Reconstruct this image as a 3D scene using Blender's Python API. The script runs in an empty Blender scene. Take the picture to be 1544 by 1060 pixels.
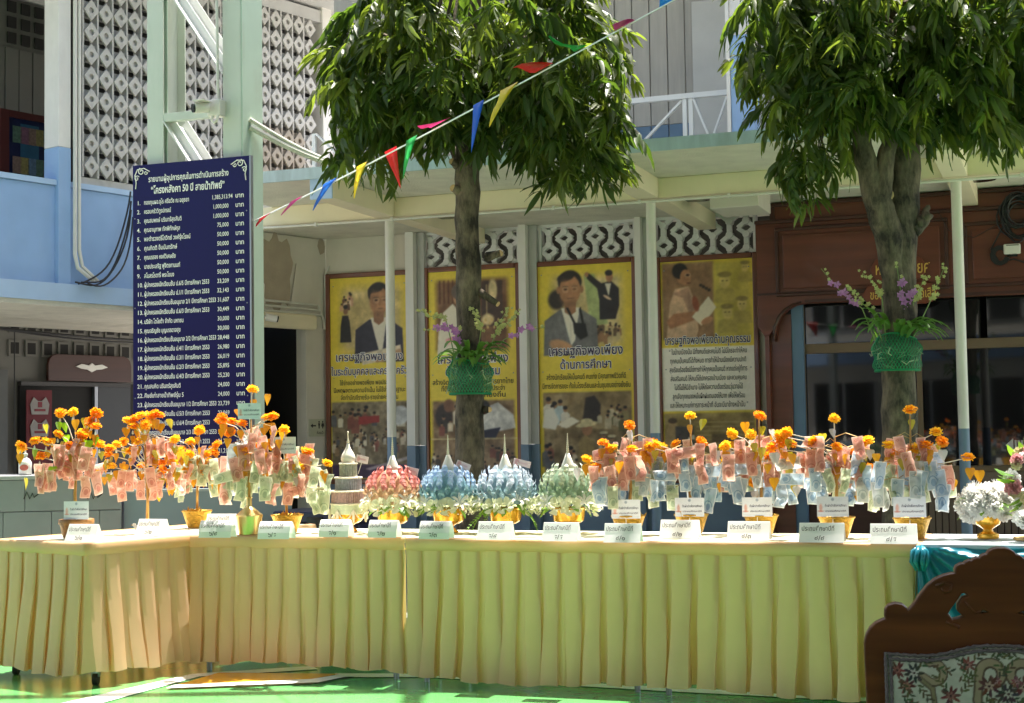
import bpy, bmesh, math, random
import numpy as np
from mathutils import Vector, Matrix

R = math.radians
C = bpy.context.scene.collection
SC = bpy.context.scene
random.seed(7)

# ------------------------------------------------------------------ camera
F, CX, CY = 2250.0, 772.0, 530.0
CAM = Vector((0, 0, 1.32))
PITCH, ROLL = math.atan(123 / F), R(0.89)
fwd = Vector((0, math.cos(PITCH), math.sin(PITCH)))
r0 = Vector((1, 0, 0)); u0 = r0.cross(fwd)
cr = r0 * math.cos(ROLL) - u0 * math.sin(ROLL)
cu = u0 * math.cos(ROLL) + r0 * math.sin(ROLL)
cd = bpy.data.cameras.new('camera'); cam = bpy.data.objects.new('camera', cd); C.objects.link(cam)
cam.matrix_world = Matrix(((cr.x, cu.x, -fwd.x, CAM.x), (cr.y, cu.y, -fwd.y, CAM.y), (cr.z, cu.z, -fwd.z, CAM.z), (0, 0, 0, 1)))
cd.sensor_fit = 'HORIZONTAL'; cd.sensor_width = 36; cd.lens = F / 1544 * 36
cd.clip_start = 0.05; cd.clip_end = 600
SC.camera = cam

# ------------------------------------------------------------------ sky, sun, exposure
SUN_EL, SUN_AZ = 73.0, 30.0          # azimuth measured from +Y towards +X
w = bpy.data.worlds.new('World'); SC.world = w; w.use_nodes = True
nt = w.node_tree; nt.nodes.clear()
sky = nt.nodes.new('ShaderNodeTexSky'); sky.sky_type = 'NISHITA'; sky.sun_disc = False
sky.sun_elevation = R(SUN_EL); sky.sun_rotation = R(SUN_AZ); sky.air_density = 1.0; sky.dust_density = 4.5; sky.ozone_density = 0.4
bg = nt.nodes.new('ShaderNodeBackground'); bg.inputs[1].default_value = 0.13
wo = nt.nodes.new('ShaderNodeOutputWorld')
nt.links.new(sky.outputs[0], bg.inputs[0]); nt.links.new(bg.outputs[0], wo.inputs[0])
sl = bpy.data.lights.new('sun', 'SUN'); sl.energy = 4.6; sl.angle = R(0.53); sl.color = (1.0, 0.95, 0.86)
so = bpy.data.objects.new('sun', sl); C.objects.link(so)
sdir = Vector((math.sin(R(SUN_AZ)) * math.cos(R(SUN_EL)), math.cos(R(SUN_AZ)) * math.cos(R(SUN_EL)), math.sin(R(SUN_EL))))
so.rotation_euler = sdir.to_track_quat('Z', 'Y').to_euler(); so.location = sdir * 40
vs = SC.view_settings; vs.view_transform = 'Standard'; vs.look = 'None'; vs.exposure = 1.75; vs.gamma = 1.0; vs.use_curve_mapping = False
SC.cycles.use_denoising = True
SC.cycles.max_bounces = 10; SC.cycles.transparent_max_bounces = 12
SC.cycles.sample_clamp_indirect = 6.0

# ------------------------------------------------------------------ pixel -> place
def ray(px, py):
    return fwd + cr * ((px - CX) / F) - cu * ((py - CY) / F)
def at_depth(px, py, Y):
    d = ray(px, py); return CAM + d * (Y / d.y)
def at_z(px, py, z):
    d = ray(px, py); return CAM + d * ((z - CAM.z) / d.z)

class Frame:
    """A yawed upright frame: x along the wall to the right, y away from the camera, z up."""
    def __init__(s, ox, oy, deg):
        s.M = Matrix.Translation((ox, oy, 0)) @ Matrix.Rotation(R(deg), 4, 'Z'); s.I = s.M.inverted(); s.deg = deg
    def w(s, x, y, z): return s.M @ Vector((x, y, z))
    def hit(s, px, py, ly=0.0):
        o = s.I @ CAM; d = s.I.to_3x3() @ ray(px, py)
        return o + d * ((ly - o.y) / d.y)
    def u(s, px, ly=0.0, py=500): return s.hit(px, py, ly).x
    def z(s, px, py, ly=0.0): return s.hit(px, py, ly).z

p = at_depth(985, 500, 13.2); MAIN = Frame(p.x, p.y, -20.1)
p = at_depth(150, 400, 16.5); WING = Frame(p.x, p.y, 52.5)
p = at_depth(975, 815, 7.6);  TAB = Frame(p.x, p.y, -20.1)

# ------------------------------------------------------------------ mesh builder
class MB:
    def __init__(s): s.v = []; s.f = []; s.uv = None
    def add(s, vs_, fs_):
        n = len(s.v); s.v += [tuple(q) for q in vs_]; s.f += [tuple(i + n for i in q) for q in fs_]; return s
    def box(s, x0, x1, y0, y1, z0, z1, M=None):
        vv = [Vector((x, y, z)) for z in (z0, z1) for y in (y0, y1) for x in (x0, x1)]
        if M is not None: vv = [M @ q for q in vv]
        return s.add(vv, [(0, 2, 3, 1), (4, 5, 7, 6), (0, 1, 5, 4), (2, 6, 7, 3), (0, 4, 6, 2), (1, 3, 7, 5)])
    def bar(s, a, b, wx, wy, up=(0, 0, 1)):
        a = Vector(a); b = Vector(b); d = (b - a).normalized(); upv = Vector(up)
        if abs(d.dot(upv)) > .98: upv = Vector((0, 1, 0))
        sx = d.cross(upv).normalized() * wx / 2; sy = sx.cross(d).normalized() * wy / 2
        vv = [q + i * sx + j * sy for q in (a, b) for (i, j) in ((-1, -1), (1, -1), (1, 1), (-1, 1))]
        return s.add(vv, [(3, 2, 1, 0), (4, 5, 6, 7), (0, 1, 5, 4), (1, 2, 6, 5), (2, 3, 7, 6), (3, 0, 4, 7)])
    def tube(s, pts, rad, n=8, cap=True):
        pts = [Vector(q) for q in pts]; m = len(pts)
        if not isinstance(rad, (list, tuple)): rad = [rad] * m
        prev = None; rings = []
        for i, q in enumerate(pts):
            d = (pts[min(i + 1, m - 1)] - pts[max(i - 1, 0)]).normalized()
            if prev is None:
                t = Vector((0, 0, 1)) if abs(d.z) < .9 else Vector((1, 0, 0)); a = d.cross(t).normalized()
            else: a = (prev - d * prev.dot(d)).normalized()
            prev = a; b = d.cross(a)
            rings += [q + (a * math.cos(2 * math.pi * k / n) + b * math.sin(2 * math.pi * k / n)) * rad[i] for k in range(n)]
        fs_ = [(i * n + k, i * n + (k + 1) % n, (i + 1) * n + (k + 1) % n, (i + 1) * n + k) for i in range(m - 1) for k in range(n)]
        if cap: fs_ += [tuple(range(n))[::-1], tuple((m - 1) * n + k for k in range(n))]
        return s.add(rings, fs_)
    def lathe(s, prof, n=20, o=(0, 0, 0), cap=True):
        vv = [(o[0] + r_ * math.cos(2 * math.pi * k / n), o[1] + r_ * math.sin(2 * math.pi * k / n), o[2] + z) for (r_, z) in prof for k in range(n)]
        m = len(prof)
        fs_ = [(i * n + k, i * n + (k + 1) % n, (i + 1) * n + (k + 1) % n, (i + 1) * n + k) for i in range(m - 1) for k in range(n)]
        if cap: fs_ += [tuple(range(n))[::-1], tuple((m - 1) * n + k for k in range(n))]
        return s.add(vv, fs_)
    def grid(s, fn, nu, nv):
        vv = [fn(i / nu, j / nv) for j in range(nv + 1) for i in range(nu + 1)]
        return s.add(vv, [(j * (nu + 1) + i, j * (nu + 1) + i + 1, (j + 1) * (nu + 1) + i + 1, (j + 1) * (nu + 1) + i) for j in range(nv) for i in range(nu)])
    def mesh(s, name, mat=None, smooth=False):
        me = bpy.data.meshes.new(name); me.from_pydata(s.v, [], s.f); me.update()
        if mat: me.materials.append(mat)
        if smooth: me.shade_smooth()
        return me
    def build(s, name, mat, parent=None, smooth=False, bevel=0, M=None):
        return put(name, s.mesh(name, mat, smooth), parent, M, bevel)

def put(name, me, parent=None, M=None, bevel=0):
    o = bpy.data.objects.new(name, me); C.objects.link(o)
    if parent is not None: o.parent = parent
    if M is not None: o.matrix_local = M
    if bevel:
        b = o.modifiers.new('bevel', 'BEVEL'); b.width = bevel; b.segments = 2; b.limit_method = 'ANGLE'
    return o
def tag(o, label=None, cat=None, group=None, kind=None):
    if label: o['label'] = label
    if cat: o['category'] = cat
    if group: o['group'] = group
    if kind: o['kind'] = kind
    return o
def thing(name, label, cat, loc=(0, 0, 0), rz=0.0, group=None, M=None):
    o = bpy.data.objects.new(name, None); C.objects.link(o); o.empty_display_size = .1
    o.matrix_world = M if M is not None else Matrix.Translation(Vector(loc)) @ Matrix.Rotation(rz, 4, 'Z')
    return tag(o, label, cat, group)
def smooth_angle(me, deg=40):
    me.shade_smooth(); me.set_sharp_from_angle(angle=R(deg)); return me
def T(x, y, z): return Matrix.Translation((x, y, z))
def RZ(a): return Matrix.Rotation(a, 4, 'Z')
def RX(a): return Matrix.Rotation(a, 4, 'X')
def RY(a): return Matrix.Rotation(a, 4, 'Y')
def SCL(x, y=None, z=None): return Matrix.Diagonal((x, y if y is not None else x, z if z is not None else x, 1))

def curve_mesh(name, loops, depth, mat, bevel=0.0, res=4):
    """2-D outline with holes in x/z, extruded in y (front at y=-depth/2)."""
    cv = bpy.data.curves.new(name, 'CURVE'); cv.dimensions = '2D'; cv.fill_mode = 'BOTH'
    cv.extrude = max(depth / 2 - bevel, 0); cv.bevel_depth = bevel; cv.bevel_resolution = 1
    for lp in loops:
        s_ = cv.splines.new('POLY'); s_.points.add(len(lp) - 1); s_.use_cyclic_u = True
        for q, (x, z) in zip(s_.points, lp): q.co = (x, z, 0, 1)
    o = bpy.data.objects.new(name, cv); C.objects.link(o)
    bpy.context.view_layer.update()
    me = bpy.data.meshes.new_from_object(o.evaluated_get(bpy.context.evaluated_depsgraph_get()))
    bpy.data.objects.remove(o); bpy.data.curves.remove(cv)
    me.transform(RX(math.pi / 2)); me.name = name
    me.materials.clear(); me.materials.append(mat)
    return me

_txt = {}
def text_mesh(body, size, mat, bold=0.0, align='LEFT', width=None, res=2):
    """Lettering as a flat mesh in x/z facing -y, 0.6 mm deep; width squeezes it to a given length."""
    key = (body, size, mat.name, bold, align, width)
    if key in _txt: return _txt[key]
    cv = bpy.data.curves.new('lettering', 'FONT'); cv.body = body; cv.size = size; cv.align_x = align
    cv.resolution_u = res; cv.offset = bold * size; cv.extrude = 0.0
    o = bpy.data.objects.new('lettering', cv); C.objects.link(o)
    bpy.context.view_layer.update()
    me = bpy.data.meshes.new_from_object(o.evaluated_get(bpy.context.evaluated_depsgraph_get()))
    bpy.data.objects.remove(o); bpy.data.curves.remove(cv)
    n = len(me.vertices)
    if n:
        par = list(range(n))
        def fd(i):
            while par[i] != i: par[i] = par[par[i]]; i = par[i]
            return i
        for e in me.edges:
            a, b = fd(e.vertices[0]), fd(e.vertices[1])
            if a != b: par[a] = b
        ids = {}
        co = np.empty(n * 3); me.vertices.foreach_get('co', co); co = co.reshape(-1, 3)
        for i in range(n): co[i, 2] = 0.0004 * (ids.setdefault(fd(i), len(ids)) % 3)
        if width:
            wd = co[:, 0].max() - co[:, 0].min()
            if wd > 1e-6: co[:, 0] *= width / wd
        me.vertices.foreach_set('co', co.ravel()); me.update()
    me.transform(RX(math.pi / 2))
    me.materials.clear(); me.materials.append(mat); me.name = 'lettering'
    _txt[key] = me
    return me

# ------------------------------------------------------------------ materials
def srgb(r, g, b):
    return tuple((c / 255 / 12.92) if c / 255 <= .04045 else ((c / 255 + .055) / 1.055) ** 2.4 for c in (r, g, b))
MATS = {}
def mat(name, col, rough=.6, var=.12, scale=6.0, metal=0.0, bump=0.0, bscale=40.0, trans=0.0, tcol=None, stain=0.0, stain_col=(.12, .1, .07),
        spec=.5, coat=0.0, stretch=(1, 1, 1)):
    if name in MATS: return MATS[name]
    m = bpy.data.materials.new(name); m.use_nodes = True; t = m.node_tree; N = t.nodes; L = t.links
    b = N['Principled BSDF']; out = N['Material Output']
    b.inputs['Roughness'].default_value = rough; b.inputs['Metallic'].default_value = metal
    b.inputs['Specular IOR Level'].default_value = spec; b.inputs['Coat Weight'].default_value = coat
    tc = N.new('ShaderNodeTexCoord'); mp = N.new('ShaderNodeMapping'); mp.inputs['Scale'].default_value = stretch
    L.new(tc.outputs['Object'], mp.inputs[0])
    cs = None
    if var > 0:
        nz = N.new('ShaderNodeTexNoise'); nz.inputs['Scale'].default_value = scale; nz.inputs['Detail'].default_value = 6
        L.new(mp.outputs[0], nz.inputs['Vector'])
        rp = N.new('ShaderNodeMapRange'); rp.inputs[1].default_value = .3; rp.inputs[2].default_value = .7
        L.new(nz.outputs[0], rp.inputs[0])
        mx = N.new('ShaderNodeMix'); mx.data_type = 'RGBA'
        mx.inputs[6].default_value = (*[c * (1 - var) for c in col], 1); mx.inputs[7].default_value = (*[min(1, c * (1 + var * .7)) for c in col], 1)
        L.new(rp.outputs[0], mx.inputs[0]); cs = mx.outputs[2]
    if stain > 0:
        n2 = N.new('ShaderNodeTexNoise'); n2.inputs['Scale'].default_value = 1.7; n2.inputs['Detail'].default_value = 9; n2.inputs['Roughness'].default_value = .7
        m0 = N.new('ShaderNodeMapping'); m0.inputs['Scale'].default_value = (1.6, 1.6, .45); L.new(tc.outputs['Object'], m0.inputs[0]); L.new(m0.outputs[0], n2.inputs['Vector'])
        r2 = N.new('ShaderNodeMapRange'); r2.inputs[1].default_value = .52; r2.inputs[2].default_value = .8; r2.inputs[4].default_value = stain
        L.new(n2.outputs[0], r2.inputs[0])
        m2 = N.new('ShaderNodeMix'); m2.data_type = 'RGBA'; m2.inputs[6].default_value = (*col, 1); m2.inputs[7].default_value = (*stain_col, 1)
        if cs: L.new(cs, m2.inputs[6])
        L.new(r2.outputs[0], m2.inputs[0]); cs = m2.outputs[2]
    if cs: L.new(cs, b.inputs['Base Color'])
    else: b.inputs['Base Color'].default_value = (*col, 1)
    if bump > 0:
        n3 = N.new('ShaderNodeTexNoise'); n3.inputs['Scale'].default_value = bscale; n3.inputs['Detail'].default_value = 4
        L.new(mp.outputs[0], n3.inputs['Vector'])
        bp = N.new('ShaderNodeBump'); bp.inputs['Strength'].default_value = bump; bp.inputs['Distance'].default_value = .01
        L.new(n3.outputs[0], bp.inputs['Height']); L.new(bp.outputs[0], b.inputs['Normal'])
    if trans > 0:
        tr = N.new('ShaderNodeBsdfTranslucent'); tr.inputs[0].default_value = (*(tcol or col), 1)
        if cs and tcol is None: L.new(cs, tr.inputs[0])
        ms = N.new('ShaderNodeMixShader'); ms.inputs[0].default_value = trans
        L.new(b.outputs[0], ms.inputs[1]); L.new(tr.outputs[0], ms.inputs[2]); L.new(ms.outputs[0], out.inputs[0])
    MATS[name] = m
    return m
def vcol_mat(name, rough=.55, coat=0.0, bump=0.0):
    m = bpy.data.materials.new(name); m.use_nodes = True; t = m.node_tree
    a = t.nodes.new('ShaderNodeAttribute'); a.attribute_name = 'Col'
    b = t.nodes['Principled BSDF']; b.inputs['Roughness'].default_value = rough; b.inputs['Coat Weight'].default_value = coat
    t.links.new(a.outputs['Color'], b.inputs['Base Color'])
    if bump:
        tc = t.nodes.new('ShaderNodeTexCoord'); n3 = t.nodes.new('ShaderNodeTexVoronoi'); n3.inputs['Scale'].default_value = 500
        t.links.new(tc.outputs['Object'], n3.inputs['Vector'])
        bp = t.nodes.new('ShaderNodeBump'); bp.inputs['Strength'].default_value = bump; bp.inputs['Distance'].default_value = .002
        t.links.new(n3.outputs[0], bp.inputs['Height']); t.links.new(bp.outputs[0], b.inputs['Normal'])
    MATS[name] = m; return m
def glass_mat(name, tint=(.02, .025, .03), rough=.03):
    return mat(name, tint, rough, var=0, spec=.6)

wall_cream = mat('wall_cream', (.66, .62, .53), .8, .06, 3, bump=.15, bscale=30, stain=.25, stain_col=(.4, .37, .3))
wall_grey = mat('wall_grey', (.50, .50, .48), .8, .08, 3, bump=.1, stain=.3, stain_col=(.3, .29, .27))
plank_grey = mat('plank_grey', (.42, .40, .36), .7, .1, 4, stretch=(6, 6, .6), stain=.2, stain_col=(.25, .24, .22))
beam_cream = mat('beam_cream', (.80, .71, .50), .7, .05, 3, stain=.15, stain_col=(.5, .45, .33))
soffit = mat('soffit', (.70, .67, .56), .95, .1, 5, bump=1.0, bscale=55, stain=.2, stain_col=(.36, .34, .28))
blue_paint = mat('blue_paint', (.29, .45, .70), .6, .06, 3, stain=.3, stain_col=(.42, .52, .66), bump=.05)
blue_pale = mat('blue_pale', (.42, .58, .78), .6, .05, 3, stain=.25, stain_col=(.5, .55, .6))
blue_teal = mat('blue_fascia', (.44, .56, .60), .7, .1, 5, stain=.6, stain_col=(.16, .2, .18), stretch=(4, 4, .6))
blue_dado = mat('blue_dado', (.12, .20, .30), .6, .1, 4)
blue_dark = mat('blue_dark_panel', (.03, .055, .09), .5, .1, 4)
white_paint = mat('white_paint', (.76, .74, .69), .55, .05, 4, stain=.3, stain_col=(.45, .43, .38))
post_white = mat('post_white', (.70, .68, .60), .4, .08, 3, stain=.3, stain_col=(.45, .42, .3))
post_blue = mat('post_blue', (.16, .24, .33), .45, .1, 4)
vent_white = mat('vent_white', (.53, .52, .49), .85, .1, 9, stain=.45, stain_col=(.30, .27, .22))
vent_brown = mat('vent_brown', (.40, .35, .29), .9, .15, 9, stain=.4, stain_col=(.2, .17, .13))
vent_bright = mat('vent_bright', (.72, .72, .70), .7, .06, 9, stain=.2, stain_col=(.4, .38, .34))
green_steel = mat('green_steel', (.56, .60, .53), .5, .06, 3, stain=.35, stain_col=(.28, .36, .28))
green_steel2 = mat('green_steel_side', (.40, .52, .42), .5, .06, 3, stain=.45, stain_col=(.3, .27, .2))
steel_white = mat('steel_white', (.75, .76, .74), .45, .04, 3)
navy = mat('navy_board', (.005, .003, .070), .16, .03, 2, spec=.22)
ink_white = mat('ink_white', (.85, .84, .8), .6, 0)
ink_navy = mat('ink_navy', (.02, .02, .09), .6, 0)
ink_purple = mat('ink_purple', (.045, .03, .10), .6, 0)
ink_black = mat('ink_black', (.02, .02, .02), .6, 0)
ink_gold = mat('ink_gold', (.72, .47, .10), .35, 0, metal=.4)
teak_frame = mat('teak_frame', (.17, .05, .02), .35, .3, 3, stretch=(1, 1, .3), coat=.3)
mahogany = mat('mahogany', (.13, .034, .016), .38, .28, 2.2, stretch=(.4, 1, 5), coat=.15)
mahogany_dark = mat('mahogany_dark', (.055, .017, .011), .4, .2, 2.5, stretch=(.4, 1, 5))
bronze_frame = mat('bronze_frame', (.17, .12, .075), .45, .1, 4, metal=.5)
window_dark = glass_mat('window_dark', (.008, .008, .009))
curtain_dark = mat('curtain_dark', (.10, .075, .065), .8, .15, 3, stretch=(12, 12, .4))
slat_brown = mat('slat_brown', (.16, .115, .08), .6, .15, 4, stretch=(1, 1, .3))
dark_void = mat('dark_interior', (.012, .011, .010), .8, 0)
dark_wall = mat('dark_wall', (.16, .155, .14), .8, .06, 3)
tile_grey = mat('tile_grey', (.22, .235, .25), .4, .08, 5)
board_blue_grey = mat('board_blue_grey', (.19, .25, .29), .5, .05, 3)
cable_black = mat('cable_black', (.015, .015, .017), .5, 0)
cable_white = mat('cable_white', (.66, .65, .58), .45, .05)
plastic_white = mat('plastic_white', (.7, .68, .62), .35, .03)
plastic_black = mat('plastic_black', (.012, .012, .013), .2, 0)
gold = mat('gold', (.78, .47, .08), .28, .12, 20, metal=.85, bump=.15, bscale=80)
gold_leafy = mat('gold_textured', (.70, .40, .06), .38, .3, 60, metal=.75, bump=.9, bscale=130)
gold_bottle = mat('gold_brushed', (.62, .50, .22), .3, .06, 5, metal=.9, stretch=(8, 8, .4))
cloth_yellow = mat('cloth_yellow', (.78, .545, .33), .55, .04, 8, trans=.40, tcol=(.90, .54, .17), bump=.06, bscale=260)
cloth_top = mat('cloth_top', (.80, .77, .55), .7, .04, 8, bump=.05, bscale=200)
cloth_teal = mat('cloth_teal', (.012, .19, .27), .28, .08, 5, trans=.12, bump=.05, bscale=200)
metal_grey = mat('metal_grey', (.3, .31, .33), .35, .05, metal=.8)
rubber = mat('rubber_black', (.015, .015, .015), .6, 0)
paper_white = mat('paper_white', (.78, .78, .77), .7, .02, trans=.22)
chair_wood = mat('chair_wood', (.14, .042, .011), .36, .5, 3.0, stretch=(.6, 1, 7), spec=.28)
braid = mat('braid', (.22, .17, .18), .85, .25, 120, bump=.6, bscale=350)
# ================================================================== GROUND
def floor_mat():
    m = bpy.data.materials.new('court_paint'); m.use_nodes = True; t = m.node_tree; N = t.nodes; L = t.links
    b = N['Principled BSDF']; tc = N.new('ShaderNodeTexCoord')
    nz = N.new('ShaderNodeTexNoise'); nz.inputs['Scale'].default_value = 1.3; nz.inputs['Detail'].default_value = 8; nz.inputs['Roughness'].default_value = .65
    L.new(tc.outputs['Object'], nz.inputs['Vector'])
    rp = N.new('ShaderNodeValToRGB'); rp.color_ramp.elements[0].position = .3; rp.color_ramp.elements[1].position = .75
    rp.color_ramp.elements[0].color = (.085, .32, .088, 1); rp.color_ramp.elements[1].color = (.145, .41, .145, 1)
    L.new(nz.outputs[0], rp.inputs[0])
    ns = N.new('ShaderNodeTexNoise'); ns.inputs['Scale'].default_value = 5.5; ns.inputs['Detail'].default_value = 12; ns.inputs['Roughness'].default_value = .78; L.new(tc.outputs['Object'], ns.inputs['Vector'])
    rs = N.new('ShaderNodeMapRange'); rs.inputs[1].default_value = .54; rs.inputs[2].default_value = .72; rs.inputs[4].default_value = .55; L.new(ns.outputs[0], rs.inputs[0])
    mxs = N.new('ShaderNodeMix'); mxs.data_type = 'RGBA'; mxs.inputs[7].default_value = (.045, .11, .05, 1); L.new(rs.outputs[0], mxs.inputs[0]); L.new(rp.outputs[0], mxs.inputs[6]); L.new(mxs.outputs[2], b.inputs['Base Color'])
    r2 = N.new('ShaderNodeMapRange'); r2.inputs[3].default_value = .10; r2.inputs[4].default_value = .24
    L.new(nz.outputs[0], r2.inputs[0]); L.new(r2.outputs[0], b.inputs['Roughness'])
    n3 = N.new('ShaderNodeTexNoise'); n3.inputs['Scale'].default_value = 14; L.new(tc.outputs['Object'], n3.inputs['Vector'])
    bp = N.new('ShaderNodeBump'); bp.inputs['Strength'].default_value = .05; bp.inputs['Distance'].default_value = .01
    L.new(n3.outputs[0], bp.inputs['Height']); L.new(bp.outputs[0], b.inputs['Normal'])
    return m
concrete = mat('concrete_ground', (.30, .29, .27), .85, .12, 2, bump=.2)
MB().box(-220, 220, -220, 220, -.3, -.012).build('ground', concrete)['kind'] = 'structure'
court = MB().box(-14, 14, -9, 9.3, -.2, 0).build('court_floor', floor_mat()); court['kind'] = 'structure'
walk = MB().box(-9, 14, -.35, 2.3, -.1, .02).build('walkway', concrete, M=MAIN.M); walk['kind'] = 'structure'
line_glare_white = mat('line_glare_white', (.72, .74, .70), .3, .08, 6)
line_orange = mat('line_orange', (.78, .36, .02), .25, .1, 6)
def floor_poly(name, pxs, z, m):
    vv = [at_z(x, y, 0) for x, y in pxs]; vv = [(q.x, q.y, z) for q in vv]
    MB().add(vv, [tuple(range(len(vv)))[::-1]]).build(name, m, court)
# court markings: white arc-side line, orange key panel and its border; long strip is sun glare as paint
floor_poly('line_and_glare', [(90, 1062), (150, 1062), (300, 1021), (480, 1010), (470, 1005), (290, 1017)], .004, line_glare_white)
floor_poly('painted_panel', [(262, 1036), (470, 1026), (512, 1018), (330, 1016)], .008, line_orange)
floor_poly('line_and_glare', [(250, 1041), (262, 1036), (470, 1027), (520, 1019), (535, 1021), (480, 1032)], .012, line_glare_white)
floor_poly('line_and_glare', [(505, 1022), (640, 1022), (1000, 1043), (1330, 1060), (1330, 1052), (1000, 1037), (640, 1017), (505, 1016)], .004, line_glare_white)  # bright edge of sunlight on the floor, put in as a white strip

# ================================================================== MAIN BUILDING
YW = 2.29; ZS = 3.55; YE = -1.4
bld = thing('school_building', 'two-storey cream school building with pale blue balcony edge, white posts and posters below', 'building', M=MAIN.M.copy())
XL = MAIN.u(300, YE, 280); XR = MAIN.u(1900, YE, 200)
XC = MAIN.u(492, YW, 500)
def bpart(name, m, *bx, parent=bld, bevel=0.0, smooth=False):
    q = MB()
    for b in bx: q.box(*b)
    return q.build(name, m, parent, bevel=bevel, smooth=smooth)
slab = bpart('canopy_slab', soffit, (XL, XR, YE, 2.9, ZS, ZS + .075), (-5.0, XL - .001, .2, 2.9, ZS, ZS + .075))
bpart('slab_fascia', blue_teal, (XL - .02, XR, YE - .025, YE - .002, ZS - .015, ZS + .085), parent=slab)
posts = [MAIN.u(589, 0, 500), 0.0, MAIN.u(1447, 0, 450)]
PX = posts + [posts[2] + 2.6]
bpart('beam', beam_cream, (-4.95, XR, -.10, .10, ZS - .185, ZS - .001), bevel=.008)
for i, x in enumerate(PX):
    bm_ = bpart('cross_beam', beam_cream, (x - .10, x + .10, YE + .02, -.102, ZS - .18, ZS - .001), bevel=.006)
    if i == 0: bpart('beam_end', blue_pale, (x - .105, x + .105, YE + .0, YE + .018, ZS - .19, ZS - .002), parent=bm_)
    bpart('cross_beam', beam_cream, (x - .09, x + .09, .102, YW - .01, ZS - .16, ZS - .001))
# fat cream bracket in front of the shopfront
bpart('bracket', wall_cream, (MAIN.u(1085, .9), MAIN.u(1158, .9), .6, 1.2, ZS - .20, ZS - .002), bevel=.01)
# posts with blue foot
for x in PX:
    q = MB().tube([(x, 0, 1.30), (x, 0, ZS - .186)], .044, 18); po = q.build('post', post_white, bld); smooth_angle(po.data, 50)
    q = MB().tube([(x, 0, 0), (x, 0, 1.30)], .0442, 18).lathe([(.11, 0.02), (.11, .035)], 16, (x, 0, 0)); f_ = q.build('post_foot', post_blue, po); smooth_angle(f_.data, 50)
# conduit along the beam with clips and black disc lamp fittings, unlit
pz = ZS - .21
q = MB().tube([(-4.9, -.13, pz + .01), (PX[0], -.13, pz), (XR, -.13, pz)], .012, 8); cn = q.build('conduit', cable_white, bld)
for k in range(14):
    x = XL + .5 + k * .8; MB().box(x - .012, x + .012, -.15, -.11, pz - .016, pz + .02).build('clip', cable_white, cn)
for x in (PX[0] + .16, .2, PX[2] + .14):
    MB().lathe([(.15, 0), (.15, .02), (.05, .05)], 16, (x, .95, ZS - .052)).build('light_fitting', plastic_black, bld)

# ground-floor wall with its dado and fins between the posters
wl = bpart('wall', wall_cream, (XC, XR, YW, YW + .15, 1.2, 3.04), (XC, MAIN.u(638, YW), YW, YW + .15, 3.041, ZS - .001))
bpart('dado', post_blue, (XC, XR, YW - .004, YW + .15, 0.0, 1.197))
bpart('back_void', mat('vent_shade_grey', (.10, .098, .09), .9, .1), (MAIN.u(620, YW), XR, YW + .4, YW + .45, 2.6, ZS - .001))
FINS = [(612, 624), (783, 794), (959, 968)]
for a, b in FINS:
    x0, x1 = MAIN.u(a, YW - .16), MAIN.u(b, YW - .16)
    fn = bpart('fin', white_paint, (x0, x1, YW - .16, YW - .002, 1.2, ZS - .002))
    bpart('fin_foot', post_blue, (x0 - .002, x1 + .002, YW - .162, YW - .002, .02, 1.197), parent=fn)
    bpart('pier_foot', post_blue, (x1 + .004, x1 + .092, YW - .072, YW - .006, .02, 1.197), parent=fn)
    bpart('pier', wall_grey, (x1 + .004, x1 + .09, YW - .07, YW - .003, 1.2, ZS - .003), parent=fn)

# pierced blocks above the posters: each a Y of white concrete
def y_block(w_, h_, flip):
    t_ = .062; q = []
    arms = [((0, 0), (0, -h_ / 2)), ((0, 0), (-w_ / 2, h_ / 2)), ((0, 0), (w_ / 2, h_ / 2))]
    m = MB()
    for (a, b) in arms:
        s_ = -1 if flip else 1
        m.bar((a[0], 0, a[1] * s_), (b[0], 0, b[1] * s_),   .052 if a[0] == b[0] else .046, .055, up=(0, 1, 0))
    m.lathe([(.036, -.04), (.040, -.03), (.040, .045)], 10); n = len(m.v)
    m.v[-30:] = [(x, z, y) for (x, y, z) in m.v[-30:]]
    return m.mesh('vent_block', vent_bright)
for (pa, pb, ya, yb) in [(638, 783, 342, 401), (817, 959, 330, 393), (990, 1141, 320, 386)]:
    x0, x1 = MAIN.u(pa, YW), MAIN.u(pb, YW)
    z1 = min(ZS - .02, MAIN.z((pa + pb) / 2, ya, YW)); z0 = MAIN.z((pa + pb) / 2, yb, YW)
    vp = bpart('vent_panel', vent_bright, (x0, x1, YW - .01, YW + .1, z0 - .03, z0 + .012), (x0, x1, YW - .01, YW + .1, z1 - .012, z1 + .02),
               (x0 - .02, x0 + .012, YW - .011, YW + .099, z0 - .03, z1 + .02), (x1 - .012, x1 + .02, YW - .011, YW + .099, z0 - .03, z1 + .02))
    nc, nr = 6, 3; cw, ch = (x1 - x0) / nc, (z1 - z0) / nr
    meshes = [y_block(cw, ch, False), y_block(cw, ch, True)]
    for i in range(nc):
        for j in range(nr):
            put('vent_block', meshes[(i + j) % 2], vp, T(x0 + cw * (i + .5), YW + .04 + .001 * ((i + j) % 3), z0 + ch * (j + .5)))

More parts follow.
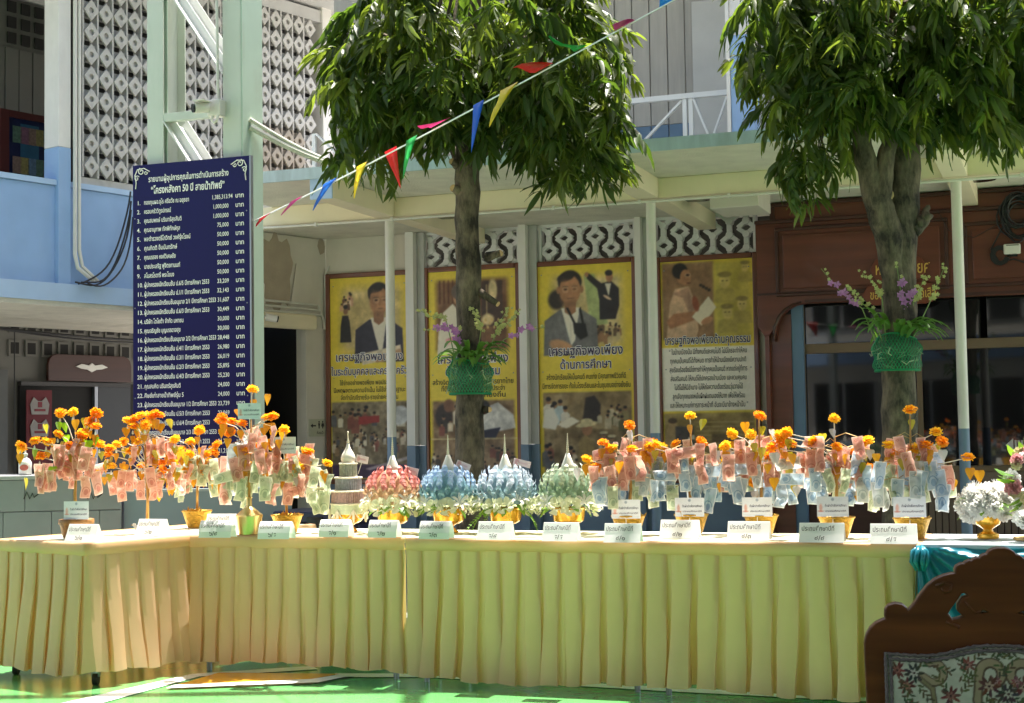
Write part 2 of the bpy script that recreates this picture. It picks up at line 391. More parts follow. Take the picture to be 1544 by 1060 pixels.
# upper storey: boarded wall, blue dado, door, column and crossed railing
Y2 = 2.75; ZF = ZS + .075
up = bpart('upper_wall', plank_grey, (MAIN.u(508, Y2), XR, Y2, Y2 + .15, ZF, 7.2))
x = MAIN.u(860, Y2); k = 0
while x < MAIN.u(1160, Y2):
    wd = .195; pl = bpart('plank', plank_grey, (x, x + wd - .012, Y2 - .02 - .004 * (k % 3), Y2 - .001, 4.62, 7.1), parent=up, bevel=.003)
    bpart('dado_plank', blue_dado, (x, x + wd - .012, Y2 - .022 - .003 * (k % 2), Y2 - .002, ZF, 4.615), parent=up, bevel=.003); x += wd; k += 1
dx0, dx1 = MAIN.u(1052, 2.6), MAIN.u(1092, 2.6)
dr = bpart('upper_door', wall_grey, (dx0, dx1 + .5, 2.64, 2.70, ZF, 5.9), bevel=.005)
bpart('door_panel', dark_void, (dx0 + .06, dx1 + .44, 2.632, 2.638, 5.98, 6.5), parent=dr)
cx0, cx1 = MAIN.u(1101, .9, 100), MAIN.u(1136, .9, 100)
zc = MAIN.z(1115, 52, .9)
co_ = bpart('upper_column', blue_paint, (cx0, cx1, .9, 1.15, ZF, zc), bevel=.006)
bpart('column_head', white_paint, (cx0, cx1, .9, 1.15, zc + .001, 7.1), parent=co_, bevel=.006)
bpart('column_edge', white_paint, (cx0 - .035, cx0 - .002, .88, 1.0, ZF, 7.1), parent=co_)
yr = 1.2; zt = MAIN.z(1040, 141, yr); zb = ZF + .04; xa, xb = MAIN.u(560, yr, 200), cx0 - .04; xm = MAIN.u(1037, yr, 150)
rail = bpart('railing', steel_white, (xa, xb, yr - .03, yr + .03, zt - .05, zt))
seg = []
x = xm
while x > xa: seg.append((x - 1.02, x)); x -= 1.02
seg.append((xm, xb))
for (a, b) in seg:
    for xx in (a + .03, b - .03): MB().box(xx - .02, xx + .02, yr - .02, yr + .02, ZF, zt - .052).build('baluster', steel_white, rail)
    zm = (zb + zt) / 2 - .02
    MB().bar((a + .06, yr - .012, zt - .06), (b - .06, yr - .012, zb), .02, .045, up=(0, 1, 0)).build('brace', steel_white, rail)
    MB().bar((a + .06, yr + .012, zb), (b - .06, yr + .012, zt - .06), .02, .045, up=(0, 1, 0)).build('brace', steel_white, rail)
    MB().box(a + .22, b - .22, yr - .035, yr - .024, zm, zm + .04).build('mid_rail', steel_white, rail)
    for xx in (a + .24, b - .24): MB().box(xx - .015, xx + .015, yr - .034, yr - .025, zb - .03, zm - .001).build('baluster', steel_white, rail)
bpart('eave', wall_grey, (MAIN.u(540, Y2), XR, .2, Y2 + .2, 7.2, 7.35))

# side wall with the washroom doorway (runs off the building's inner corner towards the court)
wc = MAIN.w(XC, YW, 0); SIDE = Frame(wc.x, wc.y, 52.5)
sw = thing('washroom_wall', 'cream side wall with peeled paint above a dark doorway beside the posters', 'wall', M=SIDE.M.copy())
s0 = SIDE.u(340, 0); d0, d1 = SIDE.u(393, 0, 600), SIDE.u(462, 0, 600); dz = SIDE.z(430, 492, 0)
bpart('wall', wall_cream, (s0, d0, 0, .15, 0, 3.54), (d0, d1, 0, .15, dz, 3.54), (d1, -.001, 0, .15, 0, 3.54), parent=sw)
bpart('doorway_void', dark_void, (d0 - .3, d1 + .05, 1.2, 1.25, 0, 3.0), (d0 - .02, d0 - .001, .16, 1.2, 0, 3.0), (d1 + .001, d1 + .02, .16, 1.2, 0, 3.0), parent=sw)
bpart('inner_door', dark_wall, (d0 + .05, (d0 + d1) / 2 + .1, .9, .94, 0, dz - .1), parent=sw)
random.seed(3)
def blob(cx_, cz_, rx, rz, n=26, j=.22):
    o_ = []; 
    for k in range(n):
        a = 2 * math.pi * k / n; r_ = 1 + random.uniform(-j, j)
        o_.append((cx_ + rx * r_ * math.cos(a), cz_ + rz * r_ * math.sin(a)))
    return o_
peel = mat('bare_plaster', (.43, .36, .27), .95, .1, 6, bump=.4)
h = SIDE.hit(418, 408, 0)
put('peeled_patch', curve_mesh('peeled_patch', [blob(h.x, h.z, .24, .42)], .004, peel), sw, T(0, -.003, 0))
put('paint_flake', curve_mesh('paint_flake', [[(h.x + .17, h.z - .42), (h.x + .27, h.z + .1), (h.x + .31, h.z + .05), (h.x + .27, h.z - .3)]], .006, wall_cream), sw, T(0, -.02, 0))
h = SIDE.hit(487, 372, 0)
put('peeled_patch', curve_mesh('peeled_patch', [blob(h.x - .03, h.z, .05, .09, 10)], .004, peel), sw, T(0, -.003, 0))
za = SIDE.z(430, 470, 0)
for k, dz_ in enumerate((.0, .055, .11)):
    MB().tube([(d0 - .4, -.03, za + dz_), (d1 + .05, -.03, za + dz_ - .01), (-.10 - .03 * k, -.03, za + dz_ - .012), (-.06, -.03, za - .08), (-.06, -.03, za - .17)][:5 if k == 2 else 3], .014, 8).build('conduit', cable_white, sw)
bpart('cable_duct', beam_cream, (d0 - .4, d1 + .1, -.09, -.002, za - .19, za - .02), parent=sw, bevel=.03)
MB().tube([(-.04, -.03, za - .1), (-.04, -.03, za + .45), (.0, -.05, za + .55)], .012, 8).build('conduit', cable_white, sw)
h = SIDE.hit(401, 478, -.12)
cc = thing('security_camera', 'small white bullet camera on the cable duct over the dark doorway', 'camera', M=SIDE.M @ T(h.x, -.12, h.z))
MB().tube([(0, .0, 0), (.1, -.06, -.02)], .04, 14).build('camera_body', plastic_white, cc)
MB().tube([(.1005, -.0603, -.02), (.112, -.067, -.0225)], .034, 14).build('lens', plastic_black, cc)
MB().tube([(0, .0, 0), (-.03, .10, .03)], .016, 8).build('mount', plastic_white, cc)
MB().tube([(0, 0, 0), (.02, .02, .06), (.0, .11, .1)], .006, 6).build('cable', cable_white, cc)
# washroom sign
a, b = SIDE.hit(465, 632, -.01), SIDE.hit(491, 658, -.01)
ws = thing('washroom_sign', 'pale washroom sign with arrow and man and woman symbols beside the doorway', 'sign', M=SIDE.M @ T((a.x + b.x) / 2, -.012, b.z))
W_, H_ = b.x - a.x - .02, (a.z - b.z)
sign_pale = mat('sign_pale', (.50, .50, .36), .5, .04)
bpart('panel', sign_pale, (-W_ / 2, W_ / 2, -.004, .010, 0, H_), parent=ws)
ac = curve_mesh('arrow', [[(-.44 * W_, .62 * H_), (-.3 * W_, .74 * H_), (-.3 * W_, .66 * H_), (-.1 * W_, .66 * H_), (-.1 * W_, .58 * H_), (-.3 * W_, .58 * H_), (-.3 * W_, .5 * H_)]], .002, ink_black)
put('arrow', ac, ws, T(0, -.006, 0))
def figure(x, skirt):
    z = .46 * H_; s = H_ * .42; cir = [(x + .13 * s * math.cos(k * .63), z + .9 * s + .13 * s * math.sin(k * .63)) for k in range(10)]
    bod = [(x - .2 * s, z + .72 * s), (x + .2 * s, z + .72 * s)] + ([(x + .3 * s, z + .28 * s)] if skirt else [(x + .13 * s, z + .4 * s)]) + [(x + .1 * s, z + .26 * s), (x + .09 * s, z), (x - .09 * s, z), (x - .1 * s, z + .26 * s)] + ([(x - .3 * s, z + .28 * s)] if skirt else [(x - .13 * s, z + .4 * s)])
    put('symbol', curve_mesh('symbol', [cir, bod], .002, ink_black), ws, T(0, -.006, 0))
figure(.1 * W_, False); figure(.33 * W_, True)
put('lettering', text_mesh('ห้องน้ำ', H_ * .22, ink_black, .01, 'CENTER'), ws, T(.18 * W_, -.005, .14 * H_))

# ================================================================== LEFT WING
wing = thing('school_wing', 'blue and white school wing with pierced block wall, blue parapet and shaded ground floor', 'building', M=WING.M.copy())
WX0, WX1 = WING.u(-260), WING.u(560); WG = 2.8
zs0, zs1 = WING.z(100, 462, -.1), WING.z(100, 430, -.1); zp = WING.z(60, 268, 0)
def wp(name, m, *bx, **k): return bpart(name, m, *bx, parent=k.pop('parent', wing), **k)
wp('parapet', blue_paint, (WX0, WX1, 0, .15, zs1 + .001, zp - .06), bevel=.01)
wp('parapet_cap', blue_pale, (WX0, WX1, -.03, .18, zp - .058, zp))
ws_ = wp('floor_slab', soffit, (WX0, WX1, -.1, WG + .2, zs0, zs1))
wp('slab_edge', blue_pale, (WX0, WX1, -.125, -.102, zs0 + .05, zs1 + .012), parent=ws_)
p0, p1 = WING.u(87, -.05), WING.u(106, -.05); pzb = WING.z(96, 222, -.05)
pl = wp('pillar', white_paint, (p0, p1, -.06, .2, pzb, 7.0), bevel=.01)
wp('pillar_foot', blue_paint, (p0, p1, -.062, .2, zs1 + .002, pzb - .001), parent=pl, bevel=.008)
q0, q1 = WING.u(486, -.03, 200), WING.u(500, -.03, 200)
wp('pillar', white_paint, (q0, q1, -.05, .2, zs1, 7.0), bevel=.01)
wp('upper_wall', plank_grey, (q1, WX1 + 1, .1, .25, zs1, 7.0))
MB().tube([(p1 + .03, -.09, 7.0), (p1 + .03, -.09, zs1 + .35), (p1 + .06, -.1, zs1 + .2), (p1 + .25, -.13, zs1 + .06)], .022, 8).build('conduit', cable_white, wing)
MB().tube([(p1 + .085, -.09, 7.0), (p1 + .085, -.09, zs1 + .4), (p1 + .12, -.1, zs1 + .22), (p1 + .3, -.13, zs1 + .07)], .02, 8).build('conduit', cable_white, wing)
# pierced block wall: diamond plates with a round boss hole between ribs
BW, BH = .2, .25
def diamond_block(m):
    q = MB()
    q.box(-BW / 2, -BW / 2 + .022, -.03, .10, -BH / 2, BH / 2)                  # rib
    q.box(-BW / 2 + .0225, BW / 2, .06, .095, -BH * .26, BH / 2 - .002)             # back web, leaves the slot below
    for s in (-1, 1):                                                           # scooped cheeks
        q.add([(s * .095, .0, BH * .48), (s * .095, .0, -BH * .2), (s * .03, .058, -BH * .2), (s * .03, .058, BH * .44)], [(0, 1, 2, 3) if s < 0 else (3, 2, 1, 0)])
    q.add([(-.06, .0, -.075), (.06, .0, -.075), (.075, .058, -BH * .26), (-.075, .058, -BH * .26)], [(0, 1, 2, 3)])
    me = q.mesh('vent_block', m)
    dia = [(0, BH * .46), (BW * .47, 0), (0, -BH * .46), (-BW * .47, 0)]
    hole = [(.036 * math.cos(-k * math.pi / 7), .036 * math.sin(-k * math.pi / 7)) for k in range(14)]
    pm = curve_mesh('plate', [dia, hole], .03, m, .004)
    bm = bmesh.new(); bm.from_mesh(me)
    pm.transform(T(.011, -.035, 0)); bm.from_mesh(pm)
    cap = MB().box(-.04, .05, -.012, -.008, -.045, .045).mesh('c', m); bm.from_mesh(cap)
    bm.to_mesh(me); bm.free(); me.polygons.foreach_set('material_index', [0] * len(me.polygons)); return me
vb1, vb2 = diamond_block(vent_white), diamond_block(vent_brown)
vz0 = zp + .08
vw = wp('vent_wall', vent_white, (p1 + .16, q0, .12, .13, zp + .001, zp + .05), (p1 + .16, q0, .0, .119, zp + .001, zp + .078))
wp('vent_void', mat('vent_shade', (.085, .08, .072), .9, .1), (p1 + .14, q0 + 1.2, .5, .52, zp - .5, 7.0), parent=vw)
nx = int((q0 - p1 - .16) / BW); random.seed(11)
for i in range(nx + 1):
    xx = p1 + .27 + i * BW
    if xx > q0 - .08: break
    for j in range(10):
        zz = vz0 + BH * (j + .5)
        brown = (xx > WING.u(388, 0, 200) and j < 4 and xx < WING.u(462, 0, 200))
        put('vent_block', vb2 if brown else vb1, vw, T(xx, random.uniform(-.004, .004), zz))
zev = vz0 + BH * 10
wp('lintel', wall_grey, (p0, q1, -.02, .2, zev + .002, zev + .16))
wp('eave', wall_grey, (WX0, q1 + .6, -1.1, 3.2, zev + .20, zev + .32))
# open gallery at the left: inner boarded wall, grid vent, ceiling
gy = 2.6
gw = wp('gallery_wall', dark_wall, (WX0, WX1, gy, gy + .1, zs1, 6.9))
x = WING.u(-60, gy); k = 0
while x < WING.u(115, gy):
    wp('plank', dark_wall, (x, x + .185, gy - .02 - .006 * (k % 2), gy - .001, zs1, WING.z(40, 78, gy)), parent=gw, bevel=.003); x += .2; k += 1
gx0 = WING.u(10, gy, 60)
for i in range(8):
    for j in range(3):
        wp('vent_opening', dark_void, (gx0 + i * .2, gx0 + i * .2 + .125, gy - .026, gy - .003, WING.z(40, 78, gy) + .06 + j * .2, WING.z(40, 78, gy) + .20 + j * .2), parent=gw)
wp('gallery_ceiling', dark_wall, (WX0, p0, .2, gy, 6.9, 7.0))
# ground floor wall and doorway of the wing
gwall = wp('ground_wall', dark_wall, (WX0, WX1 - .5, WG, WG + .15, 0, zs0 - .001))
v0 = WING.u(20, WG, 505)
for i in range(14):
    for j in range(2):
        xx = v0 + i * .245; zz = WING.z(110, 538, WG) + j * .30
        fr = wp('vent_frame', dark_wall, (xx - .085, xx + .085, WG - .035, WG - .002, zz - .02, zz + .185), parent=gwall)
        wp('vent_opening', dark_void, (xx - .06, xx + .06, WG - .037, WG - .0355, zz + .01, zz + .155), parent=gwall)
def wbx(name, m, pa, pb, ya, yb, y0, y1, parent=wing):
    a, b = WING.hit(pa, ya, y0), WING.hit(pb, yb, y0)
    return wp(name, m, (a.x, b.x, y0, y1, b.z, a.z), parent=parent)
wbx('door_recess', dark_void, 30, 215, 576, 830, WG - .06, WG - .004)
a, b = WING.hit(72, 534, WG - .12), WING.hit(196, 576, WG - .12)
wd_, hd_ = b.x - a.x, a.z - b.z
arch = [(0, 0), (wd_, 0), (wd_, hd_ * .62)] + [(wd_ - hd_ * .38 + hd_ * .38 * math.cos(t), hd_ * .62 + hd_ * .38 * math.sin(t)) for t in (.5, 1.0, 1.57)] + [(hd_ * .38 - hd_ * .38 * math.sin(t), hd_ * .62 + hd_ * .38 * math.cos(t)) for t in (0, .57, 1.07, 1.57)]
pediment = put('pediment', curve_mesh('pediment', [arch], .05, mahogany_dark, .006), wing, T(a.x, WG - .12, b.z))
em = [(-.30, .03), (-.2, .07), (-.06, .05), (0, .09), (.06, .05), (.2, .07), (.30, .03), (.2, .0), (.09, -.01), (0, -.05), (-.09, -.01), (-.2, .0)]
put('emblem', curve_mesh('emblem', [[(x * .8, z * .8) for x, z in em]], .02, white_paint, .004), pediment, T(wd_ * .5, -.04, hd_ * .48))
jm = wbx('door_frame', metal_grey, 143, 148, 583, 830, WG - .12, WG - .06)
wbx('door_leaf', mat('door_dark', (.02, .021, .024), .35, .1), 149, 197, 580, 830, WG - .10, WG - .062)
wbx('door_head', mat('door_head', (.025, .02, .018), .4, .1), 32, 197, 575, 584, WG - .125, WG - .06)
jamb = wbx('side_door', mat('door_grey', (.09, .095, .09), .5, .1), -30, 11, 556, 830, WG - .08, WG - .003)
# eave cables under the slab
cab = tag(MB().tube([WING.w(WING.u(-20, 1.6) + t * 4.2, 1.6, zs0 - .12 - .07 * math.sin(t * 3.1)) for t in [k / 24 for k in range(25)]], .018, 6)
          .tube([WING.w(WING.u(-20, 1.6) + t * 4.2, 1.63, zs0 - .09 - .13 * math.sin(t * 3.1 + .2)) for t in [k / 24 for k in range(25)]], .011, 6)
          .tube([WING.w(WING.u(22, 1.65) , 1.65, zs0 - .16 - t * 1.9) for t in [k / 8 for k in range(9)]], .007, 6).build('cable_bundle', cable_black),
          'black cable bundle slung under the blue wing slab edge', 'cable')
# red banner in the dark doorway
h0, h1 = WING.hit(40, 588, WG - .2), WING.hit(78, 706, WG - .2)
rb = thing('red_banner', 'dark red hanging banner with two pale badges in the shaded doorway', 'banner', M=WING.M @ T((h0.x + h1.x) / 2, WG - .2, h1.z))
bw, bh = h1.x - h0.x, h0.z - h1.z
bpart('cloth', mat('banner_red', (.13, .010, .016), .7, .1), (-bw / 2, bw / 2, 0, .012, 0, bh), parent=rb)
for f_ in (.78, .50):
    bd = put('badge', curve_mesh('badge', [[(-.12, -.09), (.12, -.09), (.14, .04), (.09, .13), (.03, .08), (-.03, .08), (-.09, .13), (-.14, .04)]], .01, mat('badge_grey', (.30, .28, .26), .7, .1)), rb, T(0, -.01, bh * f_))
    put('badge_mark', curve_mesh('badge_mark', [[(-.08, -.05), (.08, -.05), (.08, -.02), (-.08, -.02)], [(-.03, .0), (.03, .0), (.03, .07), (-.03, .07)]], .004, mat('badge_red', (.2, .03, .04), .7, 0)), bd, T(0, -.008, 0))
# picture board in the upper gallery
h0, h1 = WING.hit(12, 176, 1.6), WING.hit(95, 330, 1.6)
pb_ = thing('picture_board', 'wood-framed blue notice board with rows of small pictures in the upper gallery', 'board', M=WING.M @ T(h0.x, 1.6, h1.z))
bw, bh = h1.x - h0.x, h0.z - h1.z
bpart('panel', mat('board_navy', (.012, .02, .075), .4, .2), (0, bw, 0, .03, 0, bh), parent=pb_)
bpart('centre_strip', mat('board_cyan', (.03, .12, .20), .4, .2), (bw * .22, bw * .55, -.004, -.001, 0, bh * .95), parent=pb_)
bpart('frame', mat('board_frame', (.09, .015, .012), .5, .1), (-.12, -.002, -.03, .03, 0, bh + .08), (0, bw, -.03, .03, bh + .002, bh + .08), parent=pb_)
random.seed(5)
pic = [mat('pic_%d' % i, c, .5, .3, 30) for i, c in enumerate([(.25, .16, .12), (.10, .18, .12), (.28, .24, .08), (.22, .1, .14), (.12, .2, .28)])]
for i in range(7):
    for j in range(2):
        bpart('picture', pic[(i * 2 + j) % 5], (.06 + i * bw / 7.2, .06 + i * bw / 7.2 + .12, -.008, -.0055, bh * (.42 + .32 * j), bh * (.42 + .32 * j) + .2), parent=pb_)
bpart('caption', mat('caption', (.4, .36, .34), .5, 0), (bw * .25, bw * .5, -.009, -.006, bh * .26, bh * .33), parent=pb_)
# loose black cables drooping on the blue parapet
for k, (xa, xb, dz0) in enumerate([(118, 197, .0), (122, 197, -.08), (112, 196, -.02), (130, 198, -.05)]):
    a, b = WING.hit(xa, 428, -.16), WING.hit(xb, 290 + 12 * k, -.16)
    pts = []
    for t in [i / 14 for i in range(15)]:
        e = t ** (1.9 + .5 * k); pts.append(WING.w(a.x + (b.x - a.x) * (1 - (1 - t) ** 1.3), -.16 - .01 * k, a.z + (b.z - a.z) * e + .02 * math.sin(t * 9 + k)))
    tag(MB().tube(pts, .010, 6).build('loose_cable', cable_black), ['loose black cable, the tightest curve on the blue parapet', 'loose black cable, second curve on the blue parapet', 'loose black cable, third curve on the blue parapet', 'loose black cable, the widest curve on the blue parapet'][k], 'cable', 'loose cables on the blue parapet')

# tiled counter and low panel wall in front of the wing
g = at_depth(90, 760, 10.6); CT = Frame(g.x, g.y, 8)
a, b = CT.u(-60), CT.u(183, 0, 760); zt_ = CT.z(90, 716, 0)
ct = thing('tiled_counter', 'low grey tiled counter wall behind the money trees at the table end', 'counter', M=CT.M.copy())
bpart('counter_core', tile_grey, (a, b, .01, .5, 0, zt_ - .03), parent=ct)
bpart('counter_top', mat('counter_top', (.33, .34, .35), .35, .08), (a, b + .01, -.03, .52, zt_ - .028, zt_), parent=ct, bevel=.005)
tw, th_ = .33, .225
z = zt_ - .03; r_ = 0
while z > .05:
    x = b - .003 - (r_ % 2) * tw * .45
    if r_ % 2: bpart('tile', tile_grey, (x + .004, b - .003, -.008, .009, z - th_ + .004, z - .002), parent=ct, bevel=.002)
    while x > a:
        bpart('tile', tile_grey, (x - tw + .004, x, -.008 - random.uniform(0, .002), .009, z - th_ + .004, z - .002), parent=ct, bevel=.002); x -= tw
    z -= th_; r_ += 1
for k, px in enumerate((47, 143)):
    h = CT.hit(px, 748, -.012)
    q = MB().tube([(h.x + dx, -.013, h.z + dz) for dx, dz in ((-.05, -.02), (-.03, .03), (-.01, -.02), (.01, .02), (.02, -.01), (.05, .015))], .0045, 5); q.build('scribble', ink_black, ct)
lw = thing('low_wall', 'plain blue-grey low panel wall behind the corner of the tables', 'wall', M=CT.M.copy())
a2, b2 = CT.u(183, .05, 760) + .02, CT.u(440, .05, 760); z2 = CT.z(240, 738, .05)
bpart('panel', board_blue_grey, (a2, b2, .05, .12, 0, z2 - .02), parent=lw)
bpart('cap', mat('panel_cap', (.3, .36, .4), .4, .05), (a2 - .004, b2 + .005, .04, .13, z2 - .019, z2), parent=lw)
h = CT.hit(38, 716, .1)
sb = thing('soap_bottle', 'small white pump bottle with round label on the grey tiled counter', 'bottle', M=CT.M @ T(h.x, .1, zt_))
MB().lathe([(.035, 0), (.046, .012), (.046, .09), (.03, .115), (.014, .125), (.014, .14)], 16).build('bottle_body', plastic_white, sb, smooth=True)
MB().lathe([(.018, .14), (.018, .155), (.007, .158), (.007, .185)], 10).build('pump', plastic_white, sb)
put('bottle_label', curve_mesh('bottle_label', [[(.03 * math.cos(k * .45), .055 + .022 * math.sin(k * .45)) for k in range(14)]], .002, mat('label_red', (.5, .12, .1), .5, .3, 60)), sb, T(0, -.047, 0))
h = at_depth(478, 795, 9.9)
nb = thing('navy_crate', 'dark navy storage crate on the walkway below the first poster', 'crate', (h.x, 10.6, 0), R(-20))
bpart('crate_body', mat('crate_navy', (.008, .010, .04), .4, .1), (-.32, .32, -.2, .2, .0, .72), parent=nb, bevel=.02)
bpart('lid', mat('crate_navy2', (.014, .018, .06), .35, .1), (-.34, .34, -.22, .22, .722, .80), parent=nb, bevel=.015)
bpart('latch', plastic_black, (-.06, .06, -.235, -.221, .68, .76), parent=nb)

# ================================================================== SHOPFRONT of dark red wood
YF = 1.75
sh = thing('wooden_shopfront', 'dark mahogany panelled shopfront with rounded opening, bronze framed dark windows and gold plaque', 'shopfront', M=MAIN.M.copy())
def mbx(name, m, pa, pb, ya, yb, y0, y1, parent=sh, bevel=.0, cx=None):
    a, b = MAIN.hit(pa, ya, y0), MAIN.hit(pb, yb, y0)
    return bpart(name, m, (a.x, b.x, y0, y1, b.z, a.z), parent=parent, bevel=bevel)
x0 = MAIN.u(1141, YF, 400); x1 = XR
ztop = MAIN.z(1250, 333, YF); zlow = MAIN.z(1250, 455, YF); zst = MAIN.z(1150, 492, YF)
# header board with the rounded corner of the opening cut in it
xo = MAIN.u(1170, YF, 560); rr = .30
out_ = [(x0, ztop), (x1, ztop), (x1, zlow), (xo + rr, zlow)] + [(xo + rr - rr * math.sin(t), zlow - rr + rr * math.cos(t)) for t in (.3, .6, .9, 1.2, 1.57)] + [(xo, zst), (xo - .06, zst - .09), (x0 + .06, zst - .09), (x0, zst)]
hme = curve_mesh('header_board', [out_], .10, mahogany, .006); hme.transform(T(0, YF + .05, 0)); hd = put('header_board', hme, sh)
bpart('opening_rim', mahogany_dark, (xo + rr, x1, YF - .012, YF - .001, zlow - .0, zlow + .03), parent=hd)
rim = MB()
prev = None
pts = [(xo - .012, zst), (xo - .012, zlow - rr)] + [(xo + rr - (rr + .012) * math.sin(t), zlow - rr + (rr + .012) * math.cos(t)) for t in (1.3, 1.0, .7, .4, .1)]
rim.tube([(x, YF - .002, z) for x, z in pts], .014, 6).build('opening_rim', mahogany_dark, hd)
cz0, cz1 = MAIN.z(1250, 331, YF), ZS - .05
bpart('cornice_board', mahogany, (MAIN.u(1166, YF, 310), x1, YF + .02, YF + .10, cz0 + .03, cz1), parent=sh)
bpart('cornice_mould', mahogany_dark, (MAIN.u(1158, YF, 310), x1, YF - .02, YF + .10, cz1, cz1 + .035), (x0 - .01, x1, YF - .03, YF + .10, cz0 - .008, cz0 + .028), parent=sh, bevel=.008)
bpart('cornice_stile', mahogany_dark, (MAIN.u(1160, YF, 310), MAIN.u(1167, YF, 310), YF, YF + .10, cz0 + .029, cz1 - .001), parent=sh)
def panel(pa, pb, ya, yb):
    a, b = MAIN.hit(pa, ya, YF - .004), MAIN.hit(pb, yb, YF - .004)
    fr = MB(); t_ = .035
    fr.box(a.x, b.x, YF - .03, YF - .002, a.z - t_, a.z).box(a.x, b.x, YF - .03, YF - .002, b.z, b.z + t_)
    fr.box(a.x, a.x + t_, YF - .029, YF - .002, b.z + t_, a.z - t_).box(b.x - t_, b.x, YF - .029, YF - .002, b.z + t_, a.z - t_)
    g = fr.build('panel_moulding', mahogany_dark, hd, bevel=.01)
    bpart('raised_panel', mahogany, (a.x + .075, b.x - .075, YF - .022, YF - .003, b.z + .075, a.z - .075), parent=hd, bevel=.012)
panel(1168, 1432, 344, 436); panel(1452, 1760, 336, 420)
bpart('lower_rail', mahogany_dark, (x0, x1, YF - .015, YF - .001, MAIN.z(1250, 441, YF), MAIN.z(1250, 441, YF) + .02), parent=hd)
# jamb, blue inner frame and windows
jz = zst - .09
bpart('jamb', mahogany, (x0 + .06, xo - .062, YF + .012, YF + .12, 0.02, jz), (xo - .06, xo + .14, YF + .10, YF + .2, .02, zlow - .1), parent=sh)
bpart('inner_jamb', blue_dado, (xo + .142, xo + .25, YF + .12, YF + .22, .02, zlow), parent=sh)
yg = YF + .2
gx = MAIN.u(1207, yg, 600); zt1, zt2 = MAIN.z(1300, 516, yg), MAIN.z(1300, 531, yg); zsill = MAIN.z(1480, 702, yg)
mx = MAIN.u(1383, yg, 600)
wf = bpart('window_frame', bronze_frame, (gx, gx + .055, yg, yg + .06, zsill, zlow + .1), (gx + .056, x1, yg, yg + .06, zt2, zt1), (gx + .056, x1, yg, yg + .06, zsill - .06, zsill),
           (mx, mx + .05, yg + .002, yg + .058, zsill + .001, zt2 - .001), parent=sh, bevel=.004)
for (a, b, c, d) in [(gx + .056, mx - .001, zsill + .001, zt2 - .001), (mx + .051, mx + 1.15, zsill + .001, zt2 - .001), (mx + 1.21, x1, zsill + .001, zt2 - .001), (gx + .056, mx + .6, zt1 + .001, zlow + .1), (mx + .66, x1, zt1 + .001, zlow + .1)]:
    bpart('pane', window_dark, (a, b, yg + .025, yg + .031, c, d), parent=wf)
bpart('mullion', bronze_frame, (mx + 1.152, mx + 1.208, yg + .002, yg + .058, zsill, zt2 - .001), parent=wf)
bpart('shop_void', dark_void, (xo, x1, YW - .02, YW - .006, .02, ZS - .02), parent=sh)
# brown ribbed apron below the windows
ap = bpart('apron_board', mahogany_dark, (gx, x1, yg + .02, yg + .05, .02, zsill - .061), parent=sh)
x = MAIN.u(1380, yg, 750)
while x < MAIN.u(1600, yg, 750):
    bpart('slat', slat_brown, (x, x + .052, yg, yg + .019, .03, zsill - .075), parent=ap, bevel=.004); x += .062
bpart('apron_rail', slat_brown, (MAIN.u(1380, yg, 750), x1, yg - .01, yg + .019, zsill - .14, zsill - .062), parent=ap)
# arrow sticker in the window
h = MAIN.hit(1528, 671, yg + .02)
st = put('arrow_sticker', curve_mesh('arrow_sticker', [[(-.07, 0), (.0, .062), (.0, -.062)], [(.012, .045), (.03, .045), (.03, -.045), (.012, -.045)], [(.04, .045), (.058, .045), (.058, -.045), (.04, -.045)], [(.068, .045), (.086, .045), (.086, -.045), (.068, -.045)]], .002, mat('sticker_grey', (.45, .44, .42), .6, 0)), wf, T(h.x, yg + .02, h.z))
# plaques with gold letters
def plaque(pa, pb, ya, yb, txts):
    a, b = MAIN.hit(pa, ya, YF - .05), MAIN.hit(pb, yb, YF - .05); w_, h_ = b.x - a.x, a.z - b.z
    o_ = [(0, h_ / 2), (.05, h_ * .9), (.12, h_), (w_ - .12, h_), (w_ - .05, h_ * .9), (w_, h_ / 2), (w_ - .05, h_ * .1), (w_ - .12, 0), (.12, 0), (.05, h_ * .1)]
    t_ = tag(put('name_plaque', curve_mesh('name_plaque', [o_], .02, mat('plaque_red', (.16, .035, .012), .35, .2), .004), hd, T(a.x, YF - .045, b.z)))
    for (s_, fx, sz, wd) in txts:
        put('lettering', text_mesh(s_, sz, ink_gold, .008, 'LEFT', wd), t_, T(w_ * fx, -.014, h_ * .28))
plaque(1312, 1398, 389, 421, [('หอเกียรติยศ', .08, .16, .50)])
plaque(1300, 1415, 430, 456, [('ของ', .10, .12, .12), ('ประชุมลูกเสือ', .42, .12, .38)])

# router and cable coil on the shopfront
h = MAIN.hit(1526, 375, YF - .06)
ro = thing('wifi_router', 'cream rectangular wall router on the mahogany shopfront panel', 'router', M=MAIN.M @ T(h.x, YF - .05, h.z - .05))
bpart('router_body', plastic_white, (-.075, .075, -.03, .02, 0, .095), parent=ro, bevel=.012)
bpart('router_vent', plastic_black, (-.05, .06, -.034, -.0305, .078, .084), parent=ro)
bpart('wall_bracket', plastic_black, (-.045, .045, .021, .05, -.02, .06), parent=ro)
random.seed(21)
h = MAIN.hit(1535, 325, YF - .06); q = MB()
for k in range(13):
    rx, rz_ = random.uniform(.10, .17), random.uniform(.13, .22); ox, oz = random.uniform(-.03, .03), random.uniform(-.05, .05); ph = random.uniform(0, 6)
    q.tube([(h.x + ox + rx * math.cos(t * .45 + ph), YF - .045 - .004 * k, h.z + oz + rz_ * math.sin(t * .45 + ph)) for t in range(15)], .009, 5)
